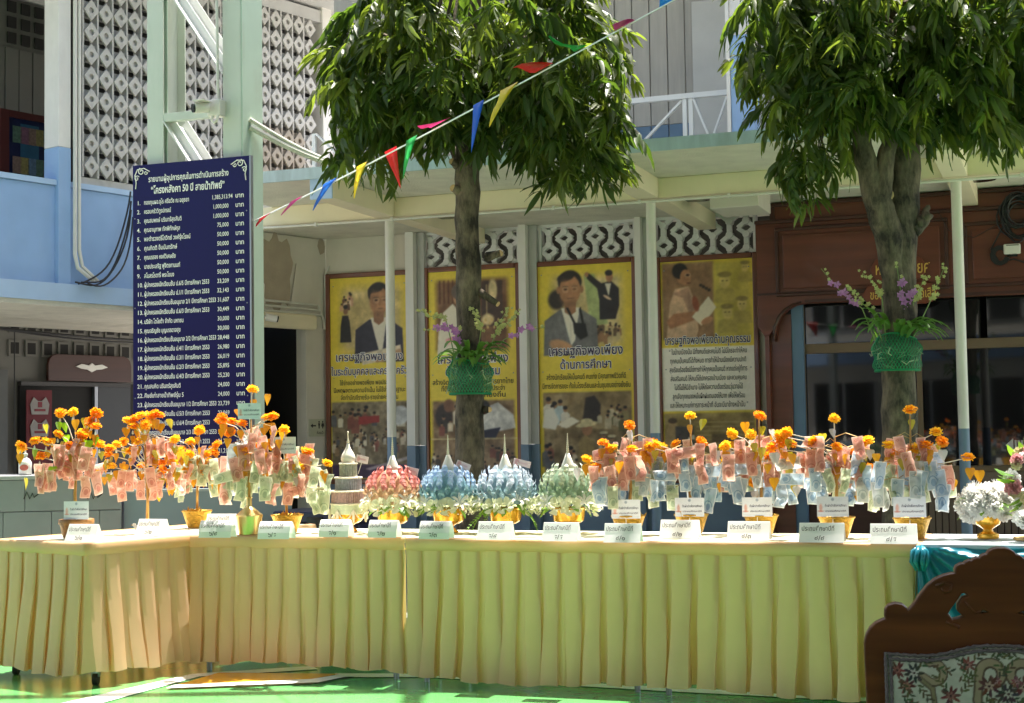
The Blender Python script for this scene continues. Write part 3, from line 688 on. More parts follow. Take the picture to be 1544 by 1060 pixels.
q.tube([(h.x - .14, YF - .05, h.z - .1), (h.x - .25, YF - .05, h.z - .3), (h.x - .18, YF - .05, h.z - .42), (h.x - .05, YF - .05, h.z - .40), (h.x + .2, YF - .05, h.z - .5)], .008, 5)
q.tube([(h.x - .14, YF - .05, h.z - .05), (h.x - .4, YF - .045, h.z - .18), (h.x - .62, YF - .045, h.z - .10), (h.x - .72, YF - .04, h.z + .1)], .004, 5)
for k in range(4):
    q.tube([(h.x - .17 + (.05 + .012 * k) * math.cos(t * .6), YF - .05 - .003 * k, h.z - .36 + (.06 + .01 * k) * math.sin(t * .6)) for t in range(11)], .007, 5)
cl = q.build('cable_coil', cable_black, M=MAIN.M.copy()); tag(cl, 'tangled coil of black cable hanging on the mahogany shopfront', 'cable')
# ================================================================== LATTICE COLUMN AND ROOF OF THE COURT
g = at_depth(300, 450, 12.0); COL = Frame(g.x, g.y, -20.1)
lc = thing('lattice_column', 'pale green steel lattice column with bright diagonal braces behind the navy donor board', 'column', M=COL.M.copy())
ZTOP = 7.3
def col_u(px, ly=0.0): return COL.u(px, ly, 130)
def i_beam(name, xa, xb, y0, y1, web):
    q = MB().box(xa, xb, y0, y0 + .014, 0, ZTOP).box(xa, xb, y1 - .014, y1, 0, ZTOP).box((xa + xb) / 2 - .006, (xa + xb) / 2 + .006, y0 + .0145, y1 - .0145, 0, ZTOP)
    return q.build(name, green_steel, lc)
la, lb = col_u(222), col_u(246); ra, rb_ = col_u(336), col_u(363)
i_beam('chord', la, lb, 0, .34, 0); i_beam('chord', ra, rb_, 0, .30, 0)
MB().box(lb - .06, lb + .005, .05, .062, 0, ZTOP).build('side_plate', green_steel2, lc)
MB().box(rb_ + .004, rb_ + .016, -.002, .32, 0, ZTOP).build('side_plate', green_steel2, lc)
zz = [COL.z(245, -10), COL.z(335, 128), COL.z(300, 172), COL.z(245, 172), COL.z(330, 262)]
def brace(za, zb):
    for y in (.03, .26):
        q = MB().bar((lb, y, za), (ra, y, zb), .008, .075, up=(0, 1, 0)).bar((lb + .012, y + .04, za + .035), (ra + .012, y + .04, zb + .035), .075, .008, up=(0, 1, 0))
        q.build('brace', steel_white, lc)
H = zz[0] - zz[1]
zc_ = zz[2]
for k in range(-3, 5):
    zr = zc_ + k * (zz[0] - zz[2] + .12)
    if zr < .1 or zr > ZTOP: continue
    MB().box(lb + .001, ra - .001, .0, .06, zr - .035, zr + .035).build('rung', green_steel, lc, bevel=.004)
    brace(zr - .03, zr - .03 - H)
# box camera on the column
h = COL.hit(312, 163, -.12)
sc_ = thing('security_camera', 'white box camera with black lens and junction box on the green lattice column', 'camera', M=COL.M @ T(h.x, -.05, h.z))
bpart('junction_box', plastic_white, (-.02, .10, -.04, .06, -.06, .075), parent=sc_, bevel=.008)
MB().tube([(.02, -.08, .0), (-.055, -.17, -.015)], .042, 16).build('camera_body', plastic_white, sc_)
MB().tube([(-.0551, -.1702, -.015), (-.064, -.181, -.017)], .036, 16).build('lens', plastic_black, sc_)
bpart('sun_hood', plastic_white, (-.05, .05, -.2, -.06, .038, .046), parent=sc_)
MB().tube([(.03, -.03, -.055), (.03, -.05, -.1), (.055, -.05, -.12), (.08, -.05, -.1), (.08, -.03, -.055)], .011, 8).build('cable_loop', cable_white, sc_)
MB().tube([(.06, .0, .075), (.05, .0, 1.2)], .012, 8).build('riser_conduit', cable_white, sc_)
# two pale conduits running from the column to the building
for k, (ya, yb) in enumerate(((183, 262), (196, 262))):
    a = COL.w(rb_ + .02, .1, COL.z(389, 178 + 12 * k, .1)); b = MAIN.w(MAIN.u(600, -1.2, 262), -1.2, MAIN.z(600, 264 - 4 * k, -1.2))
    pts = [a.lerp(b, t) + Vector((0, 0, -.10 * math.sin(math.pi * t))) for t in [i / 12 for i in range(13)]]
    tag(MB().tube(pts, .019 if k == 0 else .025, 8).build('conduit_pipe', cable_white), ['thinner pale conduit sagging from the green column to the building, the upper of two', 'thicker pale conduit sagging from the green column to the building, the lower of two'][k], 'pipe')

# the court's steel roof (over the place where the camera stands)
rf = thing('court_roof', 'high steel truss roof over the green sports court', 'roof')
roof_sheet = mat('roof_sheet', (.34, .37, .36), .6, .05)
RZH = 7.35
MB().box(-13, 15, -16, 8.45, RZH + .3, RZH + .32).build('roof_sheet', roof_sheet, rf)
for y in (9.05, 9.75):
    MB().box(-8, 12, y - .05, y + .05, RZH + .02, RZH + .14).build('purlin', green_steel, rf)
for x in (-3.9, .6, 5.1):
    MB().bar((x, -16, RZH), (x, 10.2, RZH), .1, .12).build('truss_chord', green_steel, rf)
    MB().bar((x, 8.5, RZH + .25), (x + 2.3, 10.2, RZH + .05), .05, .05).build('truss_brace', green_steel, rf)
for x in (-12.9, 14.9):
    for y in (-15.5, 8.3): MB().box(x - .1, x + .1, y - .1, y + .1, 0, RZH + .299).build('roof_post', green_steel, rf)

# ================================================================== NAVY DONOR BOARD
A = COL.hit(200, 250, -.06); B = COL.hit(376, 235, -.06)
bw = B.x - A.x; zt_ = COL.z(288, 242, -.06); zb_ = .62; bh = zt_ - zb_
nbd = thing('donor_board', 'tall navy blue board with rows of white lettering fixed to the green column', 'sign', M=COL.M @ T(A.x, -.06, zb_))
bpart('panel', navy, (0, bw, 0, .03, 0, bh), parent=nbd, bevel=.004)
bpart('edge_strip', metal_grey, (bw + .0005, bw + .014, -.004, .035, 0, bh), parent=nbd)
bpart('mounting_rail', green_steel, (.05, bw - .05, .031, .058, .3, .36), (.05, bw - .05, .031, .058, bh - .4, bh - .34), parent=nbd)
s_ = bw / 178.0            # one photo pixel on the board
def row(txt, x, ypx, size, wd=None, bold=.012, al='LEFT'):
    put('lettering', text_mesh(txt, size, ink_white, bold, al, wd), nbd, T(x, -.003, bh - ypx * s_))
row('รายนามผู้อุปการคุณในการดำเนินการสร้าง', 25 * s_, 24, 10.5 * s_, 122 * s_, .02)
row('“โครงหลังคา 50 ปี สายน้ำทิพย์”', 29 * s_, 40, 13 * s_, 112 * s_, .025)
par = 'ผู้ปกครองนักเรียนชั้น'
kin = par + 'อนุบาล'; yr_ = 'ปีการศึกษา 2553'
rows = [('กองทุนผอ.จุไร ศรียวัช ณ อยุธยา', '1,385,313.94'), ('ครอบครัววิทูรปกรณ์', '1,000,000'), ('คุณสมพงษ์ นรินทร์สุขสันติ', '1,000,000'), ('คุณอานุภาพ ทัศพิทักษ์กุล', '75,000'),
        ('พลตำรวจตรีโกวิทย์ วงศ์รุ่งโรจน์', '50,000'), ('คุณกิตติ อิ้มนันทรักษ์', '50,000'), ('คุณบรรจง หงศ์วิเศษชัย', '50,000'), ('นายประเสริฐ ฟูจิตรกานนท์', '50,000'), ('สโมสรโรตารี่ พระโขนง', '50,000'),
        (f'{par} ป.6/5 {yr_}', '33,209'), (f'{par} ป.1/1 {yr_}', '32,143'), (f'{kin} 2/1 {yr_}', '31,607'), (f'{par} ป.6/3 {yr_}', '30,449'), ('บริษัท โตโยต้า จำกัด มหาชน', '30,000'),
        ('คุณเจริญชัย บุญบรรดาลสุข', '30,000'), (f'{kin} 2/2 {yr_}', '28,448'), (f'{par} ป.4/1 {yr_}', '26,980'), (f'{par} ป.3/1 {yr_}', '26,019'), (f'{par} ป.2/3 {yr_}', '25,895'), (f'{par} ป.4/3 {yr_}', '25,230'),
        ('คุณสมคิด นรินทร์สุขสันติ', '24,000'), ('ศิษย์เก่าสายน้ำทิพย์รุ่น 5', '24,000'), (f'{kin} 1/2 {yr_}', '23,739'), (f'{par} ป.5/3 {yr_}', '23,069'), (f'{par} ป.6/4 {yr_}', '22,675'), (f'{kin} 2/3 {yr_}', '21,810'),
        (f'{par} ป.1/2 {yr_}', '21,750'), (f'{par} ป.1/3 {yr_}', '21,210'), (f'{par} ป.4/2 {yr_}', '20,839'), (f'{par} ป.1/5 {yr_}', '20,500'), ('คุณสุรพงษ์ ถนอมจิตร', '20,000'), ('คุณเรียงศักดิ์ กัลป์ยาวัฒนเจริญ', '20,000')]
for i, (nm, amt) in enumerate(rows):
    y = 54 + i * 12.25
    row(f'{i + 1}.', 7 * s_, y, 8 * s_)
    wd = (109 if nm.startswith(kin) else 99 if nm.startswith(par) else len(nm) * 2.3) * s_
    row(nm, 18 * s_, y, 8.2 * s_, wd, .018)
    aw = {6: 17, 9: 22.5, 12: 30}[len(amt)]; row(amt, (153 if len(amt) > 9 else 147) * s_, y, 8 * s_, aw * s_, .012, 'RIGHT')
    row('บาท', 157 * s_, y, 8.2 * s_, 12 * s_, .018)
def scroll(sx):
    q = MB()
    def spiral(cx_, cz_, r0_, turns, ph, d):
        return [(cx_ + d * r0_ * (1 - t * .8) * math.cos(ph + turns * 6.28 * t), -.004, cz_ + r0_ * (1 - t * .8) * math.sin(ph + turns * 6.28 * t)) for t in [k / 14 for k in range(15)]]
    e = 5 * s_
    q.tube(spiral(14 * s_, -9 * s_, e, 1.2, 2, 1), .0045, 5).tube(spiral(7 * s_, -18 * s_, e * .8, 1.2, .5, 1), .004, 5).tube(spiral(21 * s_, -11 * s_, e * .6, 1.1, 3, -1), .0035, 5)
    q.tube([(5 * s_, -.004, -32 * s_), (6 * s_, -.004, -24 * s_), (4 * s_, -.004, -14 * s_), (8 * s_, -.004, -6 * s_), (18 * s_, -.004, -5 * s_), (27 * s_, -.004, -10 * s_)], .0045, 5)
    q.v = [(sx * x, y, z) for x, y, z in q.v]
    q.build('scroll_ornament', ink_white, nbd, M=T(0 if sx > 0 else bw, 0, bh))
scroll(1); scroll(-1)
for fx in (.02, .975):
    for fz in (.1, .35, .6, .85): MB().lathe([(.006, 0), (.004, .004)], 8).build('bolt', metal_grey, nbd, M=T(bw * fx, -.001, bh * fz) @ RX(math.pi / 2))

# ================================================================== POSTERS
class Canvas:
    """A small painted print: colours kept on a fine grid of the poster's own surface."""
    def __init__(s, w_, h_, nx, col):
        s.w, s.h = w_, h_; s.nx = nx; s.ny = int(nx * h_ / w_)
        s.X, s.Z = np.meshgrid(np.linspace(0, 1, s.nx), np.linspace(0, h_ / w_, s.ny))
        s.a = np.ones((s.ny, s.nx, 3)) * np.array(col, float); s.rng = np.random.default_rng(4); s.blur = 0
    def mixm(s, m, col): s.a += m[..., None] * (np.array(col, float) - s.a)
    def ell(s, x, z, rx, rz, col, rot=0, soft=.15, al=1.0):
        c_, n_ = math.cos(R(rot)), math.sin(R(rot)); dx, dz = s.X - x, s.Z - z
        d = np.sqrt(((dx * c_ + dz * n_) / rx) ** 2 + ((-dx * n_ + dz * c_) / rz) ** 2)
        s.mixm(np.clip((1 + soft / 2 - d) / soft, 0, 1) * al, col)
    def poly(s, pts, col, soft=.008, al=1.0):
        n = len(pts); ins = np.zeros(s.X.shape, bool); dist = np.full(s.X.shape, 9.0)
        for i in range(n):
            (x0_, z0_), (x1_, z1_) = pts[i], pts[(i + 1) % n]
            cond = ((z0_ > s.Z) != (z1_ > s.Z)); xi = (x1_ - x0_) * (s.Z - z0_) / ((z1_ - z0_) or 1e-9) + x0_
            ins ^= cond & (s.X < xi)
            L2 = (x1_ - x0_) ** 2 + (z1_ - z0_) ** 2 or 1e-9
            t = np.clip(((s.X - x0_) * (x1_ - x0_) + (s.Z - z0_) * (z1_ - z0_)) / L2, 0, 1)
            dist = np.minimum(dist, np.hypot(s.X - x0_ - t * (x1_ - x0_), s.Z - z0_ - t * (z1_ - z0_)))
        s.mixm(np.where(ins, 1.0, np.clip(1 - dist / soft, 0, 1)) * al, col)
    def rect(s, x0_, x1_, z0_, z1_, col, soft=.02, al=1.0):
        m = np.clip((s.X - x0_) / soft, 0, 1) * np.clip((x1_ - s.X) / soft, 0, 1) * np.clip((s.Z - z0_) / soft, 0, 1) * np.clip((z1_ - s.Z) / soft, 0, 1)
        s.mixm(m * al, col); return m
    def noise(s, sc):
        k = np.zeros(s.X.shape)
        for o_ in range(3):
            f_ = sc * 2 ** o_; gx = s.rng.random((int(f_ * s.h / s.w) + 3, int(f_) + 3))
            xi, zi = s.X * f_, s.Z * f_; x0_, z0_ = xi.astype(int), zi.astype(int); fx, fz = xi - x0_, zi - z0_
            k += (gx[z0_, x0_] * (1 - fx) * (1 - fz) + gx[z0_, x0_ + 1] * fx * (1 - fz) + gx[z0_ + 1, x0_] * (1 - fx) * fz + gx[z0_ + 1, x0_ + 1] * fx * fz) / 2 ** o_
        return k / 1.75
    def photo(s, x0_, x1_, z0_, z1_, base, amp=50, soft=.05, sc=10):
        n = s.noise(sc) - .5; m = s.rect(x0_, x1_, z0_, z1_, base, soft, 0)
        col = np.clip(np.array(base, float)[None, None] + n[..., None] * amp * 2, 0, 255); s.a += m[..., None] * (col - s.a)
    def crowd(s, x0_, x1_, z0_, z1_, n, sz, pal, hats=False):
        for k in range(n):
            x = s.rng.uniform(x0_, x1_); z = z1_ - (k + .5) / n * (z1_ - z0_); q = sz * s.rng.uniform(.75, 1.3); c_ = pal[s.rng.integers(len(pal))]
            s.poly([(x - q * .7, z - q * 2.6), (x + q * .7, z - q * 2.6), (x + q * .75, z - q * .6), (x + q * .3, z - .2 * q), (x - q * .3, z - .2 * q), (x - q * .75, z - q * .6)], c_, .004, .9)
            s.ell(x, z + q * .25, q * .36, q * .46, (150, 112, 84), 0, .3); s.ell(x, z + q * .5, q * .38, q * .3, (30, 24, 22), 0, .3)
            if hats: s.ell(x, z + q * .55, q * .6, q * .22, (196, 188, 160), 0, .3)
    def portrait(s, x, z, q, face, hair, jacket, shirt, turn=0.0, glasses=True):
        """head and shoulders of a man; q = head half-width"""
        s.poly([(x - q * 2.3, z - q * 5.4), (x - q * 2.2, z - q * 2.6), (x - q * .9, z - q * 1.75), (x + q * .9, z - q * 1.75), (x + q * 2.2, z - q * 2.6), (x + q * 2.3, z - q * 5.4)], jacket, .01)
        s.poly([(x - q * .75, z - q * 1.6), (x + q * .75, z - q * 1.6), (x + q * .35, z - q * 4.2), (x + q * .05, z - q * 4.6)], shirt, .008)
        s.poly([(x - q * .5, z - q * .8), (x + q * .5, z - q * .8), (x + q * .45, z - q * 1.9), (x, z - q * 2.2), (x - q * .45, z - q * 1.9)], [c * .85 for c in face], .006)
        s.ell(x + turn * q * -.95, z - q * .1, q * .2, q * .35, [c * .9 for c in face], 0, .3)
        if abs(turn) < .4: s.ell(x + q, z - q * .1, q * .16, q * .3, [c * .9 for c in face], 0, .3); s.ell(x - q, z - q * .1, q * .16, q * .3, [c * .9 for c in face], 0, .3)
        s.ell(x, z + q * .55, q * 1.02, q * .95, hair, 0, .12)
        s.ell(x + turn * q * .12, z - q * .12, q * .9, q * 1.22, face, 0, .12)
        s.ell(x + turn * q * .15 - q * .35, z + q * .95, q * .75, q * .36, hair, 14, .25)
        s.ell(x - q * .55 * (1 if turn <= 0 else .9), z - q * .2, q * .35, q * .9, [c * .86 for c in face], 0, .9, .6)
        for e in (-1, 1):
            ex = x + turn * q * .32 + e * q * .38
            s.ell(ex, z + q * .18, q * .24, q * .045, hair, 0, .6, .6); s.ell(ex, z - q * .06, q * .14, q * .06, (60, 42, 34), 0, .6, .8)
            if glasses:
                s.ell(ex, z - q * .08, q * .31, q * .25, (225, 210, 190), 0, .1, .35); s.ell(ex, z - q * .08, q * .25, q * .19, face, 0, .2, .6); s.ell(ex, z - q * .06, q * .14, q * .07, (45, 30, 26), 0, .5, .9)
        s.poly([(x + turn * q * .42 - q * .1, z), (x + turn * q * .42 + q * .1, z), (x + turn * q * .5 + q * .17, z - q * .5), (x + turn * q * .4 - q * .17, z - q * .5)], [c * .82 for c in face], .008, .7)
        s.ell(x + turn * q * .35, z - q * .80, q * .30, q * .06, [c * .6 for c in face], 0, .6, .8); s.ell(x + turn * q * .3 + q * .3, z - q * .25, q * .3, q * .42, [min(255, c * 1.12) for c in face], 0, 1.2, .5); s.ell(x, z + q * .5, q * .5, q * .25, [min(255, c * 1.12) for c in face], 0, 1.2, .5); s.ell(x, z - q * 1.2, q * .6, q * .22, [c * .72 for c in face], 0, 1.0, .6)
    def mesh(s, name, m):
        for _ in range(s.blur):
            p_ = np.pad(s.a, ((1, 1), (1, 1), (0, 0)), 'edge'); s.a = (p_[:-2, 1:-1] + p_[2:, 1:-1] + p_[1:-1, :-2] + p_[1:-1, 2:] + 2 * s.a) / 6
        if s.blur:
            g_ = 1 + .34 * (s.noise(9) - .5) + .30 * (s.noise(26) - .5); lum = s.a.mean(-1); dull = np.clip(1.25 - np.abs(s.a[..., 0] - s.a[..., 2]) / 150, 0.12, 1)
            dull = np.where(lum > 205, .08, dull); s.a = s.a * (1 + (g_ - 1) * dull)[..., None]; warm = np.array([1.03, 1.0, .92]); s.a = s.a * warm
        k = s.noise(60) - .5; s.a = np.clip(s.a + k[..., None] * 12, 0, 255)
        c_ = s.a / 255; lin = np.where(c_ <= .04045, c_ / 12.92, ((c_ + .055) / 1.055) ** 2.4)
        n = s.nx * s.ny; co = np.zeros((n, 3)); co[:, 0] = (s.X.ravel() - .5) * s.w; co[:, 2] = s.Z.ravel() * s.w
        i = np.arange(n).reshape(s.ny, s.nx); fc = np.stack([i[:-1, :-1], i[:-1, 1:], i[1:, 1:], i[1:, :-1]], -1).reshape(-1, 4)
        me = bpy.data.meshes.new(name); me.vertices.add(n); me.vertices.foreach_set('co', co.ravel())
        me.loops.add(fc.size); me.loops.foreach_set('vertex_index', fc.ravel().astype(np.int32))
        me.polygons.add(len(fc)); me.polygons.foreach_set('loop_start', (np.arange(len(fc)) * 4).astype(np.int32)); me.update(calc_edges=True)
        at_ = me.color_attributes.new('Col', 'FLOAT_COLOR', 'POINT'); at_.data.foreach_set('color', np.concatenate([lin.reshape(-1, 3), np.ones((n, 1))], 1).ravel().astype(np.float32))
        me.materials.append(m); return me

print_mat = vcol_mat('poster_print', .5, .08)
YEL = (226, 206, 72); SKIN = (176, 128, 96); HAIR = (34, 28, 27)
PAL = [(226, 222, 212), (84, 86, 100), (160, 130, 100), (62, 54, 48), (200, 194, 184), (112, 98, 72), (126, 72, 62), (210, 200, 186)]
PZ0 = .78
def poster(pa, pb, ytop, label, paint, texts, y_off):
    xa, xb = MAIN.u(pa, YW - .03, 500), MAIN.u(pb, YW - .03, 500); z1 = MAIN.z((pa + pb) / 2, ytop, YW - .03)
    t = .055; W_ = xb - xa; H_ = z1 - PZ0
    po = thing('framed_poster', label, 'poster', M=MAIN.M @ T((xa + xb) / 2, YW - .03, PZ0), group='framed posters along the facade')
    q = MB().box(-W_ / 2, -W_ / 2 + t, -.03, .024, 0, H_).box(W_ / 2 - t, W_ / 2, -.03, .024, 0, H_).box(-W_ / 2 + t, W_ / 2 - t, -.029, .024, 0, t).box(-W_ / 2 + t, W_ / 2 - t, -.029, .024, H_ - t, H_)
    q.build('frame', teak_frame, po, bevel=.012)
    pw, ph = W_ - 2 * t, H_ - 2 * t
    cv = Canvas(pw, ph, 150, YEL); r_ = ph / pw; paint(cv, r_); cv.blur = 2
    pr = put('print', cv.mesh('print', print_mat), po, T(0, -.004, t))
    for (s, xc_, zf, size, wd, m_, halo) in texts:
        if halo: put('lettering', text_mesh(s, size * pw, ink_white, .06, 'CENTER', wd * pw * 1.012), pr, T((xc_ - .5) * pw, -.002, zf * ph))
        put('lettering', text_mesh(s, size * pw, m_, .012 if halo else .006, 'CENTER', wd * pw), pr, T((xc_ - .5) * pw, -.004, zf * ph))
    for (fx, fz) in ((-.46, .96), (.46, .96), (-.46, .5), (.46, .5)):
        MB().lathe([(.007, 0), (.005, .004)], 8).build('tack', metal_grey, pr, M=T(fx * pw, -.001, fz * ph) @ RX(math.pi / 2))
    return po
def paint1(c, h):
    c.photo(.08, .98, h * .60, h * .98, (194, 176, 128), 45, .14, 6)
    c.crowd(.14, .38, h * .86, h * .92, 7, .035, [(190, 150, 130), (90, 60, 50), (210, 190, 170)])
    c.poly([(.13, h * .68), (.27, h * .68), (.25, h * .78), (.23, h * .81), (.16, h * .81), (.14, h * .76)], (40, 36, 42)); c.ell(.2, h * .835, .03, .042, (130, 96, 76), 0, .2); c.ell(.2, h * .855, .03, .025, HAIR, 0, .2)
    c.portrait(.63, h * .885, .135, SKIN, HAIR, (46, 42, 62), (222, 218, 214), .5)
    c.poly([(.38, h * .615), (.9, h * .655), (.92, h * .60), (.42, h * .565)], (216, 204, 190), .01); c.poly([(.55, h * .60), (.9, h * .635), (.92, h * .59), (.6, h * .575)], (184, 150, 122), .012)
    c.photo(.0, 1, h * .02, h * .385, (126, 114, 92), 60, .02, 14); c.crowd(.02, .98, h * .30, h * .34, 12, .055, PAL); c.crowd(.02, .98, h * .15, h * .24, 40, .032, PAL)
    c.poly([(.36, h * .27), (.62, h * .28), (.62, h * .31), (.36, h * .305)], (150, 46, 44)); c.ell(.88, h * .31, .13, .11, (190, 196, 210), 20, .2)
    c.rect(0, 1, 0, h * .075, (66, 44, 84), .02); c.poly([(.45, h * .05), (1, h * .11), (1, h * .098), (.5, h * .045)], (190, 180, 195), .01, .8)
def paint2(c, h):
    c.photo(.06, .94, h * .60, h * .97, (112, 76, 48), 40, .06, 7)
    for k in range(8): c.rect(.12 + k * .05, .145 + k * .05, h * .84, h * .96, (74, 40, 24), .01, .8)
    c.rect(.60, .86, h * .72, h * .95, (70, 48, 38), .02); c.ell(.74, h * .90, .05, .12, (206, 190, 150), 0, .4); c.rect(.66, .68, h * .72, h * .93, (196, 176, 130), .006, .8); c.ell(.68, h * .76, .07, .06, (220, 200, 160), 0, .4)
    for k in range(16): c.ell(.56 + .024 * k, h * (.74 + .02 * math.sin(k * 2.1)), .012, .018, (206, 176, 120), 0, .5)
    c.poly([(.10, h * .60), (.12, h * .72), (.17, h * .80), (.28, h * .84), (.36, h * .80), (.48, h * .72), (.42, h * .67), (.40, h * .60)], (226, 222, 216), .01)
    c.poly([(.2, h * .67), (.40, h * .70), (.38, h * .68), (.2, h * .645)], (206, 130, 150), .01, .8); c.ell(.36, h * .875, .075, .095, (196, 150, 118), 0, .15); c.ell(.335, h * .90, .07, .08, (96, 84, 78), 0, .25); c.ell(.385, h * .87, .05, .075, (196, 150, 118), 0, .2)
    c.photo(.02, .98, h * .02, h * .38, (136, 112, 86), 60, .03, 12)
    c.poly([(.48, h * .25), (.60, h * .33), (.78, h * .36), (.95, h * .30), (.97, h * .24), (.7, h * .22)], (200, 202, 210), .01); c.ell(.6, h * .34, .09, .08, HAIR, 0, .2); c.poly([(.5, h * .22), (.8, h * .24), (.74, h * .19), (.5, h * .19)], (34, 36, 60), .01)
    c.ell(.16, h * .30, .1, .13, (50, 40, 38), 0, .3); c.ell(.22, h * .35, .06, .07, (120, 84, 64), 0, .3); c.crowd(.1, .45, h * .25, h * .34, 6, .05, PAL)
    c.rect(0, 1, h * .185, h * .195, (206, 192, 150), .006, .8); c.crowd(.02, .98, h * .06, h * .15, 34, .034, PAL); c.rect(0, 1, 0, h * .05, (60, 40, 74), .02)
def paint3(c, h):
    c.photo(.10, .94, h * .59, h * .97, (204, 188, 142), 40, .10, 6)
    c.ell(.2, h * .84, .09, .1, (50, 42, 38), 0, .4); c.crowd(.55, .92, h * .66, h * .72, 22, .03, [(206, 190, 150), (150, 110, 80), (90, 70, 50)])
    c.poly([(.50, h * .95), (.60, h * .95), (.74, h * .72), (.56, h * .71)], (164, 180, 128), .012)
    c.poly([(.66, h * .74), (.66, h * .83), (.64, h * .885), (.53, h * .935), (.55, h * .955), (.68, h * .905), (.78, h * .915), (.86, h * .88), (.86, h * .80), (.82, h * .74)], (36, 32, 38), .008)
    c.poly([(.72, h * .905), (.78, h * .905), (.755, h * .85)], (226, 222, 220), .006); c.ell(.765, h * .935, .038, .052, SKIN, 0, .2); c.ell(.76, h * .955, .04, .03, HAIR, 0, .2); c.ell(.525, h * .952, .022, .026, SKIN, 0, .3); c.ell(.74, h * .84, .05, .014, (206, 180, 160), -30, .3)
    c.portrait(.345, h * .89, .125, SKIN, HAIR, (112, 114, 122), (228, 226, 224), 0.0)
    for k in range(9): c.rect(.1 + k * .06, .112 + k * .06, h * .60, h * .73, (86, 88, 98), .008, .35)
    c.poly([(.44, h * .79), (.47, h * .72), (.49, h * .72), (.455, h * .80)], (24, 22, 24), .005); c.poly([(.38, h * .725), (.50, h * .72), (.52, h * .665), (.45, h * .65), (.39, h * .68)], (22, 21, 24), .012); c.poly([(.3, h * .80), (.32, h * .80), (.41, h * .715), (.39, h * .715)], (24, 22, 24), .004)
    c.ell(.24, h * .62, .13, .06, (190, 146, 112), -18, .3)
    c.photo(.03, .98, h * .02, h * .405, (120, 104, 76), 55, .02, 12)
    c.photo(.03, .98, h * .22, h * .405, (146, 128, 96), 50, .03, 9)
    c.crowd(.05, .30, h * .31, h * .36, 5, .06, [(170, 190, 206), (214, 210, 206), (90, 96, 110)]); c.poly([(.46, h * .25), (.5, h * .37), (.58, h * .38), (.64, h * .34), (.62, h * .26)], (44, 36, 34), .02); c.poly([(.03, h * .24), (.06, h * .32), (.14, h * .33), (.2, h * .27), (.16, h * .23)], (222, 222, 222), .012); c.poly([(.2, h * .25), (.34, h * .285), (.42, h * .265), (.28, h * .235)], (226, 222, 214), .01)
    c.crowd(.62, .96, h * .27, h * .33, 14, .04, [(90, 92, 60), (150, 140, 100), (200, 190, 170)])
    c.crowd(.05, .42, h * .06, h * .15, 9, .055, PAL); c.crowd(.66, .95, h * .08, h * .2, 7, .06, [(196, 190, 170), (150, 140, 120), (206, 200, 180)], True)
    c.poly([(.40, h * .03), (.42, h * .17), (.48, h * .20), (.56, h * .17), (.60, h * .05)], (140, 122, 82), .012); c.ell(.50, h * .225, .055, .06, (150, 108, 80), 0, .2); c.ell(.5, h * .25, .12, .026, (206, 196, 160), 8, .2); c.ell(.5, h * .262, .065, .035, (206, 196, 160), 0, .2)
